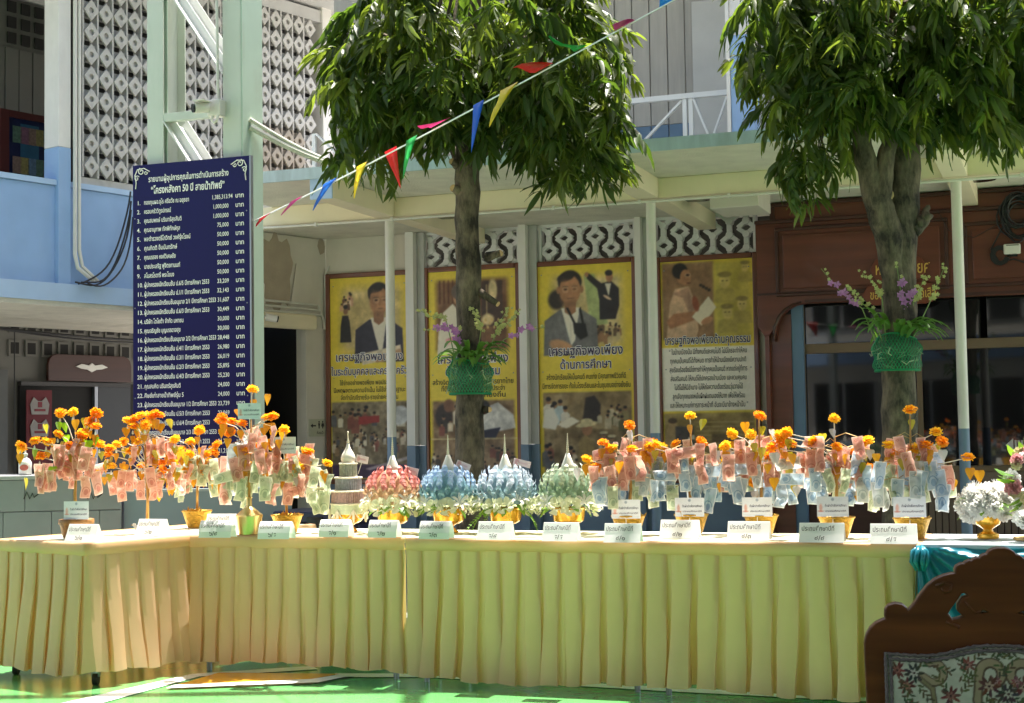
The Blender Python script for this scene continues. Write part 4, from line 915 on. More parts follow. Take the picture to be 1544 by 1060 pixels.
def paint4(c, h):
    c.photo(.0, .60, h * .63, h, (150, 118, 92), 34, .03, 5); c.photo(.56, 1.0, h * .63, h, (196, 182, 84), 30, .05, 6)
    for (x, z, q) in ((.70, .90, .075), (.72, .755, .07), (.88, .79, .065), (.92, .96, .05)):
        c.poly([(x - q * 1.5, h * z - q * 3), (x - q * 1.2, h * z - q * 1.4), (x, h * z - q), (x + q * 1.2, h * z - q * 1.4), (x + q * 1.5, h * z - q * 3)], (176, 160, 82), .02, .8)
        c.ell(x, h * z, q * .8, q * 1.1, (214, 196, 122), 0, .3, .9); c.ell(x, h * z + q * .9, q * 1.0, q * .40, (138, 122, 66), 0, .3, .9)
        c.ell(x - q * .3, h * z, q * .16, q * .1, (90, 74, 44), 0, .5, .8); c.ell(x + q * .3, h * z, q * .16, q * .1, (90, 74, 44), 0, .5, .8)
    c.poly([(.06, h * .64), (.10, h * .80), (.16, h * .87), (.30, h * .88), (.38, h * .80), (.40, h * .68), (.36, h * .63)], (206, 174, 150), .012)
    c.poly([(.14, h * .85), (.30, h * .875), (.36, h * .77), (.31, h * .76), (.25, h * .83)], (176, 140, 124), .012); c.ell(.25, h * .935, .075, .1, (178, 130, 98), 0, .15); c.ell(.215, h * .955, .085, .085, HAIR, 0, .2); c.ell(.275, h * .925, .06, .085, (178, 130, 98), 0, .2)
    c.ell(.30, h * .935, .035, .022, (214, 196, 176), 0, .2, .5); c.ell(.30, h * .935, .02, .012, (60, 40, 34), 0, .4); c.ell(.31, h * .898, .025, .008, (110, 66, 54), 0, .5)
    c.poly([(.06, h * .72), (.10, h * .69), (.42, h * .735), (.42, h * .765), (.14, h * .755)], (172, 122, 92), .012); c.poly([(.34, h * .74), (.52, h * .83), (.60, h * .78), (.44, h * .70)], (228, 220, 208), .008); c.ell(.5, h * .72, .07, .035, (176, 128, 98), 25, .3); c.ell(.38, h * .80, .035, .085, (150, 84, 60), 10, .3)
    for k in range(4): c.ell(.44 + .03 * k, h * (.885 - .008 * k), .018, .016, (52, 44, 40), 0, .4)
    c.rect(-.1, 1.1, h * .305, h * .60, (242, 243, 244), .004)
    c.photo(.0, 1, h * .02, h * .30, (140, 122, 74), 40, .02, 12)
    c.poly([(.02, h * .14), (.04, h * .22), (.10, h * .27), (.2, h * .2), (.34, h * .12), (.3, h * .08), (.12, h * .07)], (166, 142, 104), .015); c.ell(.10, h * .262, .05, .03, (80, 62, 44), 0, .3)
    c.rect(.12, .34, h * .12, h * .24, (50, 50, 62), .02, .8)
    for k in range(7): c.rect(.36, .98, h * (.13 + .02 * k), h * (.137 + .02 * k), (206, 190, 150), .004, .5)
    c.rect(.52, .8, h * .16, h * .20, (86, 70, 50), .01, .7); c.crowd(.36, .98, h * .05, h * .11, 40, .022, [(220, 214, 200), (190, 180, 160), (70, 60, 50)]); c.crowd(.14, .34, h * .1, h * .2, 18, .018, [(230, 230, 230), (60, 60, 80)])
BIG = 'เศรษฐกิจพอเพียง'
poster(492, 622, 410, 'yellow framed poster of a man in a dark suit beside the washroom doorway', paint1, [
    (BIG, .5, .585, .13, .86, ink_purple, True), ('ในระดับบุคคลและครอบครัว', .5, .515, .12, .98, ink_purple, True),
    ('ใช้จ่ายอย่างพอเพียง พอประมาณ', .48, .465, .075, .72, ink_black, False), ('มีเหตุผลตามความจำเป็น ไม่ใช้จ่ายเกินฐานะ', .5, .428, .075, .92, ink_black, False), ('จัดทำบัญชีรายรับ-รายจ่ายครัวเรือน', .5, .392, .075, .74, ink_black, False)], 0)
poster(640, 786, 400, 'yellow framed poster of a man in white, half hidden by the tree trunk', paint2, [
    (BIG, .5, .555, .13, .80, ink_purple, True), ('ด้านวัฒนธรรม', .5, .495, .12, .62, ink_purple, True),
    ('สร้างจิตสำนึกในการอนุรักษ์มารยาทไทย', .5, .452, .075, .92, ink_black, False), ('ที่ดีงาม ร่วมกิจกรรมการประจำ', .5, .42, .075, .72, ink_black, False), ('ท้องถิ่น', .75, .388, .075, .24, ink_black, False)], 0)
poster(805, 962, 391, 'yellow framed poster of a man with glasses and a camera round his neck', paint3, [
    (BIG, .5, .575, .13, .78, ink_purple, True), ('ด้านการศึกษา', .5, .512, .12, .54, ink_purple, True),
    ('สร้างนักเรียนให้เป็นคนดี คนเก่ง มีคุณภาพชีวิตที่ดี', .5, .462, .075, .84, ink_black, False), ('มีการจัดการขยะ ทั้งในโรงเรียนและในชุมชนอย่างยั่งยืน', .5, .42, .075, .93, ink_black, False)], 0)
lines4 = ['“ ในบ้านเมืองนั้น มีทั้งคนดีและคนไม่ดี ไม่มีใครจะทำให้คน', 'ทุกคนเป็นคนดีได้ทั้งหมด การทำให้บ้านเมืองมีความปกติ', 'สุขเรียบร้อยจึงมิใช่การทำให้ทุกคนเป็นคนดี หากแต่อยู่ที่การ', 'ส่งเสริมคนดี ให้คนดีได้ปกครองบ้านเมือง และควบคุมคน', 'ไม่ดีไม่ให้มีอำนาจ ไม่ให้ก่อความเดือดร้อนวุ่นวายได้', 'ลูกเสือทุกคนจงหมั่นฝึกฝนตนเองให้มาก เพื่อให้พร้อม', 'และให้เหมาะแก่การภาระหน้าที่ อันจะมีมาข้างหน้านั้น ”']
poster(990, 1145, 384, 'pale framed poster of a man in scout uniform reading, over a grey text panel', paint4, [
    (BIG + 'ด้านคุณธรรม', .5, .615, .12, .92, ink_navy, True)] + [(s, .5, .568 - k * .041, .075, w_, ink_black, False) for k, (s, w_) in enumerate(zip(lines4, (.84, .82, .84, .82, .74, .78, .84)))], 0)
# ================================================================== TREES
def bark_mat():
    m = bpy.data.materials.new('bark'); m.use_nodes = True; t = m.node_tree; N = t.nodes; L = t.links; b = N['Principled BSDF']; b.inputs['Roughness'].default_value = .9
    tc = N.new('ShaderNodeTexCoord'); mp = N.new('ShaderNodeMapping'); mp.inputs['Scale'].default_value = (1, 1, .35); L.new(tc.outputs['Object'], mp.inputs[0])
    n1 = N.new('ShaderNodeTexNoise'); n1.inputs['Scale'].default_value = 22; n1.inputs['Detail'].default_value = 10; n1.inputs['Roughness'].default_value = .7; L.new(mp.outputs[0], n1.inputs['Vector'])
    n2 = N.new('ShaderNodeTexNoise'); n2.inputs['Scale'].default_value = 5; n2.inputs['Detail'].default_value = 5; L.new(tc.outputs['Object'], n2.inputs['Vector'])
    mx = N.new('ShaderNodeMix'); mx.data_type = 'FLOAT'; mx.inputs[0].default_value = .5; L.new(n1.outputs[0], mx.inputs[2]); L.new(n2.outputs[0], mx.inputs[3])
    rp = N.new('ShaderNodeValToRGB'); e = rp.color_ramp.elements; e[0].position = .40; e[0].color = (.022, .017, .012, 1); e[1].position = .60; e[1].color = (.20, .155, .105, 1)
    L.new(mx.outputs[0], rp.inputs[0]); L.new(rp.outputs[0], b.inputs['Base Color'])
    bp = N.new('ShaderNodeBump'); bp.inputs['Strength'].default_value = 1.0; bp.inputs['Distance'].default_value = .03; L.new(n1.outputs[0], bp.inputs['Height']); L.new(bp.outputs[0], b.inputs['Normal'])
    return m
bark = bark_mat()
cut_wood = mat('cut_wood', (.55, .36, .18), .8, .2, 30)
leaf_mats = [mat('leaf_a', (.050, .078, .020), .42, .35, 3, trans=.40, tcol=(.20, .31, .025), spec=.3), mat('leaf_b', (.072, .100, .027), .46, .3, 3, trans=.42, tcol=(.28, .38, .035), spec=.35),
             mat('leaf_c', (.034, .060, .017), .42, .3, 3, trans=.36, tcol=(.15, .27, .025), spec=.3)]
twig_mat = mat('twig', (.10, .085, .05), .8, .2)
def leaf(q, o, d, up, ln, wd, droop, rnd):
    """wavy lance-shaped leaf folded along its midrib, tip drooping"""
    d = d.normalized(); side = d.cross(up).normalized(); nrm = side.cross(d).normalized()
    n = 5; vv = []; ph = rnd.uniform(0, 6)
    p_ = o.copy(); dd = d.copy()
    for i in range(n + 1):
        t = i / n; w_ = wd * (math.sin(math.pi * min(1, t * .93 + .07)) ** .75) * (1 - .35 * t) * (.0 if i == n else 1)
        wave = .12 * wd * math.sin(t * 14 + ph)
        vv += [p_ - side * w_ + nrm * (w_ * .30 + wave), p_.copy(), p_ + side * w_ + nrm * (w_ * .30 - wave)]
        dd = (dd + Vector((0, 0, -droop / n))).normalized(); p_ = p_ + dd * (ln / n)
        nrm = side.cross(dd).normalized()
    q.add(vv, [(i * 3 + k, i * 3 + k + 1, i * 3 + k + 4, i * 3 + k + 3) for i in range(n) for k in range(2)])
def spray_mb(seed, big=1.0):
    rnd = random.Random(seed); q = MB(); L_ = .24 * big
    pts = [Vector((0, 0, 0))]; d = Vector((.55, 0, -.35)).normalized()
    for i in range(5): d = (d + Vector((0, rnd.uniform(-.1, .1), -.22))).normalized(); pts.append(pts[-1] + d * L_ / 5)
    q.tube(pts, [.0035, .003, .0026, .002, .0016, .001], 4, False); nt_ = len(q.f)
    for i in range(1, 6):
        for s in ((-1, 1) if i < 5 else (-1, 1, 0)):
            ax = (pts[i] - pts[i - 1]).normalized()
            ld = (ax * rnd.uniform(.3, .7) + Vector((rnd.uniform(-.3, .3), s * rnd.uniform(.5, 1.0), rnd.uniform(-.7, .1)))) if s else ax
            leaf(q, pts[i] + Vector((0, 0, 0)), ld, Vector((rnd.uniform(-.3, .3), rnd.uniform(-.3, .3), 1)), rnd.uniform(.12, .21) * big, rnd.uniform(.016, .025), rnd.uniform(.7, 2.2), rnd)
    return q
SPRAYS = []
for k in range(9):
    q = spray_mb(100 + k); me = q.mesh('leaf_spray', leaf_mats[k % 3]); me.shade_smooth(); SPRAYS.append((me, q))
def limb(q, pxs, D, rads, n=12, jit=.0, rnd=random):
    pts = [at_depth(x, y, D + dd) for (x, y, dd) in pxs]
    out = [];rr = []
    for i in range(len(pts) - 1):
        for k in range(4):
            t = k / 4; p_ = pts[i].lerp(pts[i + 1], t); out.append(p_ + Vector((rnd.uniform(-jit, jit), rnd.uniform(-jit, jit), 0))); rr.append((rads[i] + (rads[i + 1] - rads[i]) * t) * rnd.uniform(.95, 1.06))
    out.append(pts[-1]); rr.append(rads[-1])
    q.tube(out, rr, n)
def make_tree(label, D, base, limbs, knobs, ells, seed, n_obj, n_in):
    rnd = random.Random(seed)
    b = at_depth(*base, D); t = thing('shade_tree', label, 'tree', (b.x, b.y, 0), group='pruned trees behind the tables')
    inv = T(-b.x, -b.y, 0)
    q = MB()
    for (pxs, rads) in limbs[:1]: limb(q, pxs, D, rads, 16, .008, rnd)
    me = q.mesh('trunk', bark, True); me.transform(inv); tr = put('trunk', me, t)
    for (pxs, rads) in limbs[1:]:
        q = MB(); limb(q, pxs, D, rads, 12, .008, rnd); me = q.mesh('limb', bark, True); me.transform(inv); put('limb', me, t)
    for (x, y, dx, dz, r_) in knobs:
        p_ = at_depth(x, y, D) - Vector((b.x, b.y, 0)); q = MB()
        q.tube([p_ + Vector((0, -.02, 0)), p_ + Vector((dx * .5, -.06, dz * .5)), p_ + Vector((dx, -.08, dz))], [r_ * 1.3, r_, r_ * .85], 9)
        me = q.mesh('knot', bark, True); kn = put('knot', me, tr)
        MB().tube([p_ + Vector((dx, -.08, dz)), p_ + Vector((dx * 1.03, -.083, dz * 1.03))], r_ * .8, 9).build('cut_face', cut_wood, kn)
    # crown: leaf sprays on drooping shoots through the crown's volume
    cr_ = []
    for _ in range(n_obj + n_in):
        e = rnd.choices(ells, [q_[6] for q_ in ells])[0]
        while True:
            v = Vector((rnd.uniform(-1, 1), rnd.uniform(-1, 1), rnd.uniform(-1, 1)))
            if .001 < v.length <= 1: break
        v = v.normalized() * (v.length ** .42)
        if v.z < e[7]: v.z = e[7] + abs(v.z - e[7]) * .3
        c_ = at_depth(e[0], e[1], D + e[2]) - Vector((b.x, b.y, 0)); p_ = c_ + Vector((v.x * e[3] * .95, v.y * e[4], v.z * e[5]))
        if p_.z > 4.75: p_.z = 4.75 + (p_.z - 4.75) * .25
        yaw = math.atan2(v.y, v.x) + rnd.uniform(-.9, .9); s = rnd.uniform(.75, 1.25)
        M = T(*p_) @ RZ(yaw) @ RY(rnd.uniform(-.5, .7)) @ RX(rnd.uniform(-.8, .8)) @ SCL(s)
        cr_.append((p_.y - .4 * v.length, M, rnd.randrange(9)))
    cr_.sort(key=lambda a: a[0])
    inner = MB(); mi = []
    for (_, M, k) in cr_[n_obj:]:
        n = len(inner.v); inner.v += [tuple(M @ Vector(v)) for v in SPRAYS[k][1].v]; inner.f += [tuple(i + n for i in f_) for f_ in SPRAYS[k][1].f]; mi += [k % 3] * len(SPRAYS[k][1].f)
    me = inner.mesh('crown', leaf_mats[0], True)
    for m_ in leaf_mats[1:]: me.materials.append(m_)
    me.polygons.foreach_set('material_index', mi)
    crown = put('crown', me, t); crown['kind'] = 'stuff'
    for (_, M, k) in cr_[:n_obj]: put('leaf_spray', SPRAYS[k][0], crown, M)
    # thin boughs carrying the foliage
    for k in range(14):
        e = rnd.choice(ells); c_ = at_depth(e[0], e[1], D + e[2]) - Vector((b.x, b.y, 0))
        l0 = limbs[k % 3][0][-1]; s0 = at_depth(l0[0], l0[1], D + l0[2]) - Vector((b.x, b.y, 0))
        tip = c_ + Vector((rnd.uniform(-.8, .8) * e[3], rnd.uniform(-.8, .8) * e[4], rnd.uniform(-.2, .7) * e[5])); mid = s0.lerp(tip, .5) + Vector((0, 0, .12))
        MB().tube([s0, s0.lerp(mid, .5), mid, mid.lerp(tip, .55) + Vector((0, 0, .03)), tip], [.03, .022, .016, .01, .004], 6).build('bough', bark, t, smooth=True)
    return t, b
# ell: px, py, depth offset, rx, ry, rz, weight, lowest v.z
tree1, tb1 = make_tree('smaller pruned tree with one straight trunk before the yellow posters', 11.2, (707, 800), [
    ([(712, 860, 0), (712, 800, 0), (709, 700, 0), (707, 560, 0), (706, 420, 0), (704, 330, 0), (705, 250, 0), (712, 120, 0), (716, 0, .05), (716, -120, .05)], [.145, .125, .108, .098, .092, .09, .09, .07, .045, .02]),
    ([(704, 262, 0), (680, 215, .1), (630, 130, .1), (590, 60, .1)], [.05, .038, .028, .012]), ([(708, 258, 0), (745, 205, -.05), (800, 120, -.1), (840, 50, -.1)], [.06, .04, .028, .012])],
    [(735, 388, .10, .02, .03), (722, 440, .14, -.10, .026), (694, 290, -.05, .02, .035), (730, 618, .04, 0, .026), (690, 250, -.04, .02, .03)],
    [(715, 40, 0, .98, .85, .85, 3.2, -.62), (595, 90, -.1, .46, .6, .52, 1.2, -.75), (835, 95, -.15, .50, .6, .60, 1.4, -.8), (880, 175, -.2, .26, .4, .46, .6, -.8), (545, 120, 0, .24, .4, .45, .55, -.8), (770, 165, -.3, .24, .2, .22, .35, -.8), (640, 150, -.3, .34, .25, .22, .5, -.8), (850, 225, -.1, .30, .25, .24, .3, -.9), (730, 10, -.6, .8, .3, .8, 1.2, -.8), (560, 205, -.1, .28, .25, .14, .2, -.9)], 31, 290, 620)
tree2, tb2 = make_tree('larger pruned tree with forked trunk before the mahogany shopfront', 10.5, (1357, 800), [
    ([(1362, 860, 0), (1360, 800, 0), (1357, 680, 0), (1354, 560, 0), (1356, 440, 0), (1358, 340, .02), (1363, 230, .05), (1356, 120, .08), (1340, 0, .1), (1340, -120, .1)], [.16, .135, .125, .118, .12, .125, .115, .10, .07, .03]),
    ([(1350, 440, -.03), (1342, 360, -.05), (1322, 300, -.08), (1305, 240, -.1), (1292, 160, -.12), (1285, 60, -.12)], [.09, .105, .095, .075, .06, .035]),
    ([(1326, 312, -.09), (1332, 268, -.11), (1340, 215, -.12), (1330, 120, -.1), (1320, 20, -.1)], [.075, .07, .06, .045, .02]),
    ([(1378, 346, -.02), (1392, 332, -.05), (1402, 322, -.08)], [.06, .045, .03]), ([(1392, 333, -.05), (1396, 322, -.06), (1399, 310, -.06)], [.03, .026, .015])],
    [(1330, 300, .03, .02, .05), (1346, 420, .0, .03, .045), (1338, 385, -.03, .0, .04), (1364, 630, .05, .01, .018)],
    [(1330, -20, 0, 1.0, .9, .8, 3.0, -.7), (1190, 40, -.1, .36, .5, .60, 1.2, -.9), (1470, 20, -.1, .80, .7, .70, 2.8, -.85), (1222, 150, -.15, .24, .35, .42, .7, -.9), (1575, 70, 0, .5, .6, .6, 1.2, -.8), (1275, 90, -.35, .28, .3, .42, .7, -.9), (1440, 95, -.35, .44, .3, .40, 1.0, -.9), (1340, 20, -.5, .6, .3, .5, 1.0, -.8), (1525, 125, -.1, .34, .4, .26, .6, -.9), (1215, 240, -.15, .12, .2, .16, .12, -.9)], 57, 290, 760)
# a stray spray of a third crown's tip at the top edge
# ================================================================== ORCHID BASKETS
net_green = mat('net_green', (.015, .26, .11), .5, .15, 20, trans=.3)
orchid_leaf = mat('orchid_leaf', (.09, .20, .04), .35, .25, 6, trans=.35, tcol=(.2, .4, .04))
orchid_stem = mat('orchid_stem', (.20, .28, .08), .5, .2)
petal_purple = mat('petal_purple', (.52, .22, .52), .5, .25, 30, trans=.35)
petal_bud = mat('petal_bud', (.50, .50, .20), .5, .2, 30, trans=.35)
root_mat = mat('orchid_root', (.36, .42, .26), .7, .2)
def basket(label, tb, px, y0, y1, rad, seed, spikes):
    rnd = random.Random(seed); D = tb.y
    zt_ = at_depth(px, y0, D).z; zb_ = at_depth(px, y1, D).z; xc_ = at_depth(px, (y0 + y1) / 2, D).x
    o = thing('orchid_basket', label, 'orchid', (xc_, D - .02, zb_)); h = zt_ - zb_
    net = MB(); n, m = 44, 13
    prof = lambda v: rad * (.86 + .16 * math.sin(v * 2.6 + .3)) + .012 * math.sin(v * 11)
    def P(u, v):
        a = 2 * math.pi * u; wob = 1 + .04 * math.sin(3 * a + seed); zo = .02 * math.sin(2 * a + seed * 2) * v
        return Vector((prof(v) * wob * math.cos(a), prof(v) * wob * math.sin(a), h * v + zo))
    for s in (1, -1):
        for k in range(n):
            pts = [P((k + s * j * .5) / n, j / m) for j in range(m + 1)]
            w_ = .0022
            vv = []
            for j, p_ in enumerate(pts): tt = Vector((-math.sin(2 * math.pi * k / n), math.cos(2 * math.pi * k / n), 0)) * w_; vv += [p_ - tt, p_ + tt]
            net.add(vv, [(2 * j, 2 * j + 1, 2 * j + 3, 2 * j + 2) for j in range(m)])
    net.build('net', net_green, o)
    MB().tube([P(k / 30, 1.0) for k in range(31)], .005, 5).build('net_rim', net_green, o)
    MB().tube([P(k / 30, .02) * 1.0 for k in range(31)], .008, 5).build('net_hem', net_green, o)
    film = MB().grid(lambda u, v: P(u, v * .98 + .01) * 1.0 - Vector((P(u, v).x * .03, P(u, v).y * .03, 0)), 30, 5); film.build('net_lining', net_see(), o, smooth=True)
    rt = MB()
    for k in range(34):
        a = rnd.uniform(0, 6.28); r_ = rad * rnd.uniform(.6, .92); p_ = Vector((r_ * math.cos(a), r_ * math.sin(a), h * rnd.uniform(.2, 1)))
        pts = [p_]
        for i in range(4): pts.append(pts[-1] + Vector((rnd.uniform(-.04, .04), rnd.uniform(-.04, .04), rnd.uniform(-.04, .03))))
        rt.tube(pts, .0035, 4, False)
    rt.build('roots', root_mat, o)['kind'] = 'stuff'
    for k in range(36):
        a = rnd.uniform(math.pi, 2 * math.pi) if k < 26 else rnd.uniform(0, 6.28); r_ = rad * rnd.uniform(.5, .95)
        q = MB(); b0 = Vector((r_ * math.cos(a), r_ * math.sin(a), h * rnd.uniform(.9, 1.35))); d = Vector((math.cos(a) * rnd.uniform(.3, 1.3), math.sin(a) * .6, rnd.uniform(.6, 1.5))).normalized()
        ln = rnd.uniform(.18, .30); n_ = 6; p_ = b0; vv = []; side = d.cross(Vector((0, 0, 1)))
        side = (side if side.length > .1 else Vector((1, 0, 0))).normalized()
        for i in range(n_ + 1):
            t_ = i / n_; w_ = .021 * math.sin(math.pi * (.12 + .86 * t_)) ** .6; nn = side.cross(d).normalized(); vv += [p_ - side * w_ + nn * w_ * .35, p_.copy(), p_ + side * w_ + nn * w_ * .35]
            d = (d + Vector((0, 0, -.32))).normalized(); p_ = p_ + d * ln / n_
        q.add(vv, [(i * 3 + k2, i * 3 + k2 + 1, i * 3 + k2 + 4, i * 3 + k2 + 3) for i in range(n_) for k2 in range(2)])
        q.build('orchid_leaf', orchid_leaf, o, smooth=True)
    def bloom(p_, sz, m_, par, nm):
        q = MB()
        for k in range(5):
            a = k * 1.2566 + rnd.uniform(-.2, .2); c_, s2 = math.cos(a), math.sin(a)
            q.add([p_, p_ + Vector((c_ * .5 - s2 * .35, -.2, s2 * .5 + c_ * .35)) * sz, p_ + Vector((c_, -.35, s2)) * sz, p_ + Vector((c_ * .5 + s2 * .35, -.2, s2 * .5 - c_ * .35)) * sz], [(0, 1, 2, 3)])
        q.add([p_ + Vector((-.2, -.3, -.1)) * sz, p_ + Vector((.2, -.3, -.1)) * sz, p_ + Vector((0, -.7, -.6)) * sz], [(0, 1, 2)])
        q.build(nm, m_, par)
    for (x0_, pts_, kind) in spikes:
        P0 = at_depth(px + x0_, y0 + 6, D - .1); W = [P0] + [at_depth(x, y, D - .1 - .03 * i) for i, (x, y) in enumerate(pts_)]
        loc = [p_ - Vector((xc_, D - .02, zb_)) for p_ in W]; fine = []
        for i in range(len(loc) - 1):
            for k in range(5): fine.append(loc[i].lerp(loc[i + 1], k / 5))
        fine.append(loc[-1])
        st_ = MB().tube(fine, [.005 - .0035 * i / len(fine) for i in range(len(fine))], 5).build('flower_spike', orchid_stem, o)
        n_ = len(fine)
        for i in range(int(n_ * .42), n_):
            for _ in range(2 if kind == 'b' else 1):
                off = Vector((rnd.uniform(-.025, .025), rnd.uniform(-.03, .0), rnd.uniform(-.015, .02)))
                if kind == 'p' and i < n_ * .78: bloom(fine[i] + off, rnd.uniform(.024, .034), petal_purple, st_, 'orchid_flower')
                else: bloom(fine[i] + off, rnd.uniform(.013, .02) * (1.3 - .5 * i / n_), petal_bud, st_, 'orchid_bud')
    return o
_ns = []
def net_see():
    if _ns: return _ns[0]
    m = bpy.data.materials.new('net_lining'); m.use_nodes = True; t = m.node_tree; b = t.nodes['Principled BSDF']; b.inputs['Base Color'].default_value = (.012, .20, .085, 1); b.inputs['Roughness'].default_value = .6
    tr = t.nodes.new('ShaderNodeBsdfTransparent'); ms = t.nodes.new('ShaderNodeMixShader'); ms.inputs[0].default_value = .42
    t.links.new(tr.outputs[0], ms.inputs[1]); t.links.new(b.outputs[0], ms.inputs[2]); t.links.new(ms.outputs[0], t.nodes['Material Output'].inputs[0]); _ns.append(m); return m
basket('green net basket of orchids tied to the tree trunk before the posters', tb1, 709, 546, 595, .165, 3, [
    (-20, [(672, 480), (652, 478), (632, 468)], 'b'), (-10, [(690, 500), (672, 492), (640, 498)], 'p'), (8, [(725, 500), (722, 485), (712, 465)], 'b'), (14, [(745, 510), (752, 488), (768, 462)], 'b'), (20, [(760, 512), (790, 497), (822, 494)], 'p'), (-5, [(690, 520), (688, 500), (690, 492)], 'p'), (16, [(750, 500), (765, 488), (780, 470)], 'b')])
basket('green net basket of orchids tied to the forked tree by the shopfront', tb2, 1350, 508, 560, .165, 9, [
    (-30, [(1300, 465), (1268, 440), (1238, 405)], 'p'), (-14, [(1330, 450), (1322, 430), (1300, 412)], 'b'), (0, [(1360, 470), (1358, 440), (1352, 398)], 'p'), (14, [(1378, 455), (1385, 440), (1395, 415)], 'b'), (24, [(1400, 460), (1412, 432), (1424, 402)], 'b'), (-20, [(1315, 468), (1292, 452), (1280, 430)], 'b'), (4, [(1365, 460), (1372, 445), (1380, 432)], 'p')])

# ================================================================== PENNANT STRING
A = at_depth(384, 333, 11.95); Bp = at_depth(1075, -32, 4.6)
bt = thing('pennant_string', 'string of coloured plastic pennants running up across the smaller tree', 'bunting', tuple(A))
def on_string(px):
    lo, hi = 0.0, 1.0
    for _ in range(40):
        t = (lo + hi) / 2; P_ = A.lerp(Bp, t); d = P_ - CAM; x = CX + F * d.dot(cr) / d.dot(fwd)
        if x < px: lo = t
        else: hi = t
    return A.lerp(Bp, lo)
MB().tube([A.lerp(Bp, k / 30) - A + Vector((0, 0, -.02 * math.sin(k / 30 * math.pi))) for k in range(31)], [.0065 - .0042 * k / 30 for k in range(31)], 6).build('string', mat('string_white', (.8, .8, .8), .4, 0), bt)
PC = {'pink': (.75, .10, .38), 'blue': (.02, .22, .75), 'yellow': (.80, .66, .03), 'red': (.75, .03, .03), 'green': (.04, .48, .12), 'lblue': (.03, .42, .85)}
for (px, half, tip, c_, bend) in [(400, 9, (386, 342), 'red', .02), (447, 9, (424, 325), 'pink', .01), (498, 10, (472, 318), 'blue', .02), (546, 8, (534, 300), 'yellow', .05), (589, 9, (604, 284), 'red', .02), (621, 8, (608, 270), 'green', .03),
                                   (664, 15, (630, 190), 'pink', -.03), (722, 8, (711, 230), 'blue', .02), (768, 13, (738, 192), 'yellow', .05), (820, 14, (780, 100), 'red', .02), (876, 10, (828, 54), 'green', -.05), (942, 15, (930, 36), 'pink', .02), (1014, 20, (1004, -16), 'lblue', .02)]:
    a, b = on_string(px - half) - A, on_string(px + half) - A; mid = (a + b) / 2 + A
    tp = at_depth(tip[0], tip[1], mid.y - .03) - A
    nrm = Vector((0, -1, 0)); q = MB(); n = 5; vv = []
    blunt = .5 if (px in (820, 942, 1014)) else .03
    if px == 876: blunt = .12
    for i in range(n + 1):
        t = i / n; w_ = 1 - (1 - blunt) * min(1, t * (1.6 if px == 876 else 1.0)); c0 = ((a + b) / 2).lerp(tp, t) + Vector((0, -bend * math.sin(t * 3.1), 0))
        e = (b - a) / 2 * w_; vv += [c0 - e + Vector((0, .008 * math.sin(t * 5), -.012 * bend * 20 * math.sin(t * 6))), c0 + e]
    top_ = [(2 * i, 2 * i + 1, 2 * i + 3, 2 * i + 2) for i in range(n)]
    q.add(vv, top_)
    ob = q.build('pennant', mat('pennant_' + c_, PC[c_], .35, .06, trans=.6, spec=.6), bt, smooth=True)
    sd = ob.modifiers.new('thick', 'SOLIDIFY'); sd.thickness = .0012
# ================================================================== TABLES WITH PLEATED SKIRTS
TZ = .765
PLEAT = [(.0, .35), (.03, .85), (.25, 1.0), (.55, .95), (.76, .9), (.79, .5), (.74, -.1), (.62, -.3), (.70, -.6), (.86, -.5), (.985, -.1)]
def skirt_mesh(pts, pitch, hem, seed, amp=1.0, flare=.05, loose=()):
    """pleated cloth hung along a line of corner points"""
    rnd = random.Random(seed); rows = 13; cols = []
    for i in range(len(pts) - 1):
        a, b = Vector(pts[i]), Vector(pts[i + 1]); L_ = (b - a).length; d = (b - a) / L_; nrm = Vector((d.y, -d.x, 0)); n = max(2, round(L_ / pitch))
        for k in range(n):
            ow = rnd.uniform(.45, 1.6); lean = rnd.uniform(-.02, .02); fl = rnd.uniform(.6, 1.4)
            for (s, h) in PLEAT: cols.append((a, d, nrm, L_, (k + s) / n, h, ow, lean, fl))
    vv = []
    top = TZ - .055
    for j in range(rows):
        v = j / (rows - 1)
        for (a, d, nrm, L_, s, h, ow, lean, fl) in cols:
            open_ = .0045 + .020 * v ** 1.2 * ow * amp + .004 * math.sin(v * 5 + ow * 20) * v
            z = top + (hem - top) * v + v * v * (.012 * math.sin(s * L_ * 5 + seed) + .006 * math.sin(s * L_ * 23 + seed) + .010 * (ow - 1))
            x = s * L_ + lean * v * 1.0 + .006 * math.sin(v * 7 + s * 40) * v
            vv.append(a + d * x + nrm * (.006 + flare * v ** 1.5 * fl * .8 + h * open_) + Vector((0, 0, z)))
    q = MB(); m = len(cols)
    q.add(vv, [(j * m + i, j * m + i + 1, (j + 1) * m + i + 1, (j + 1) * m + i) for j in range(rows - 1) for i in range(m - 1)])
    return q
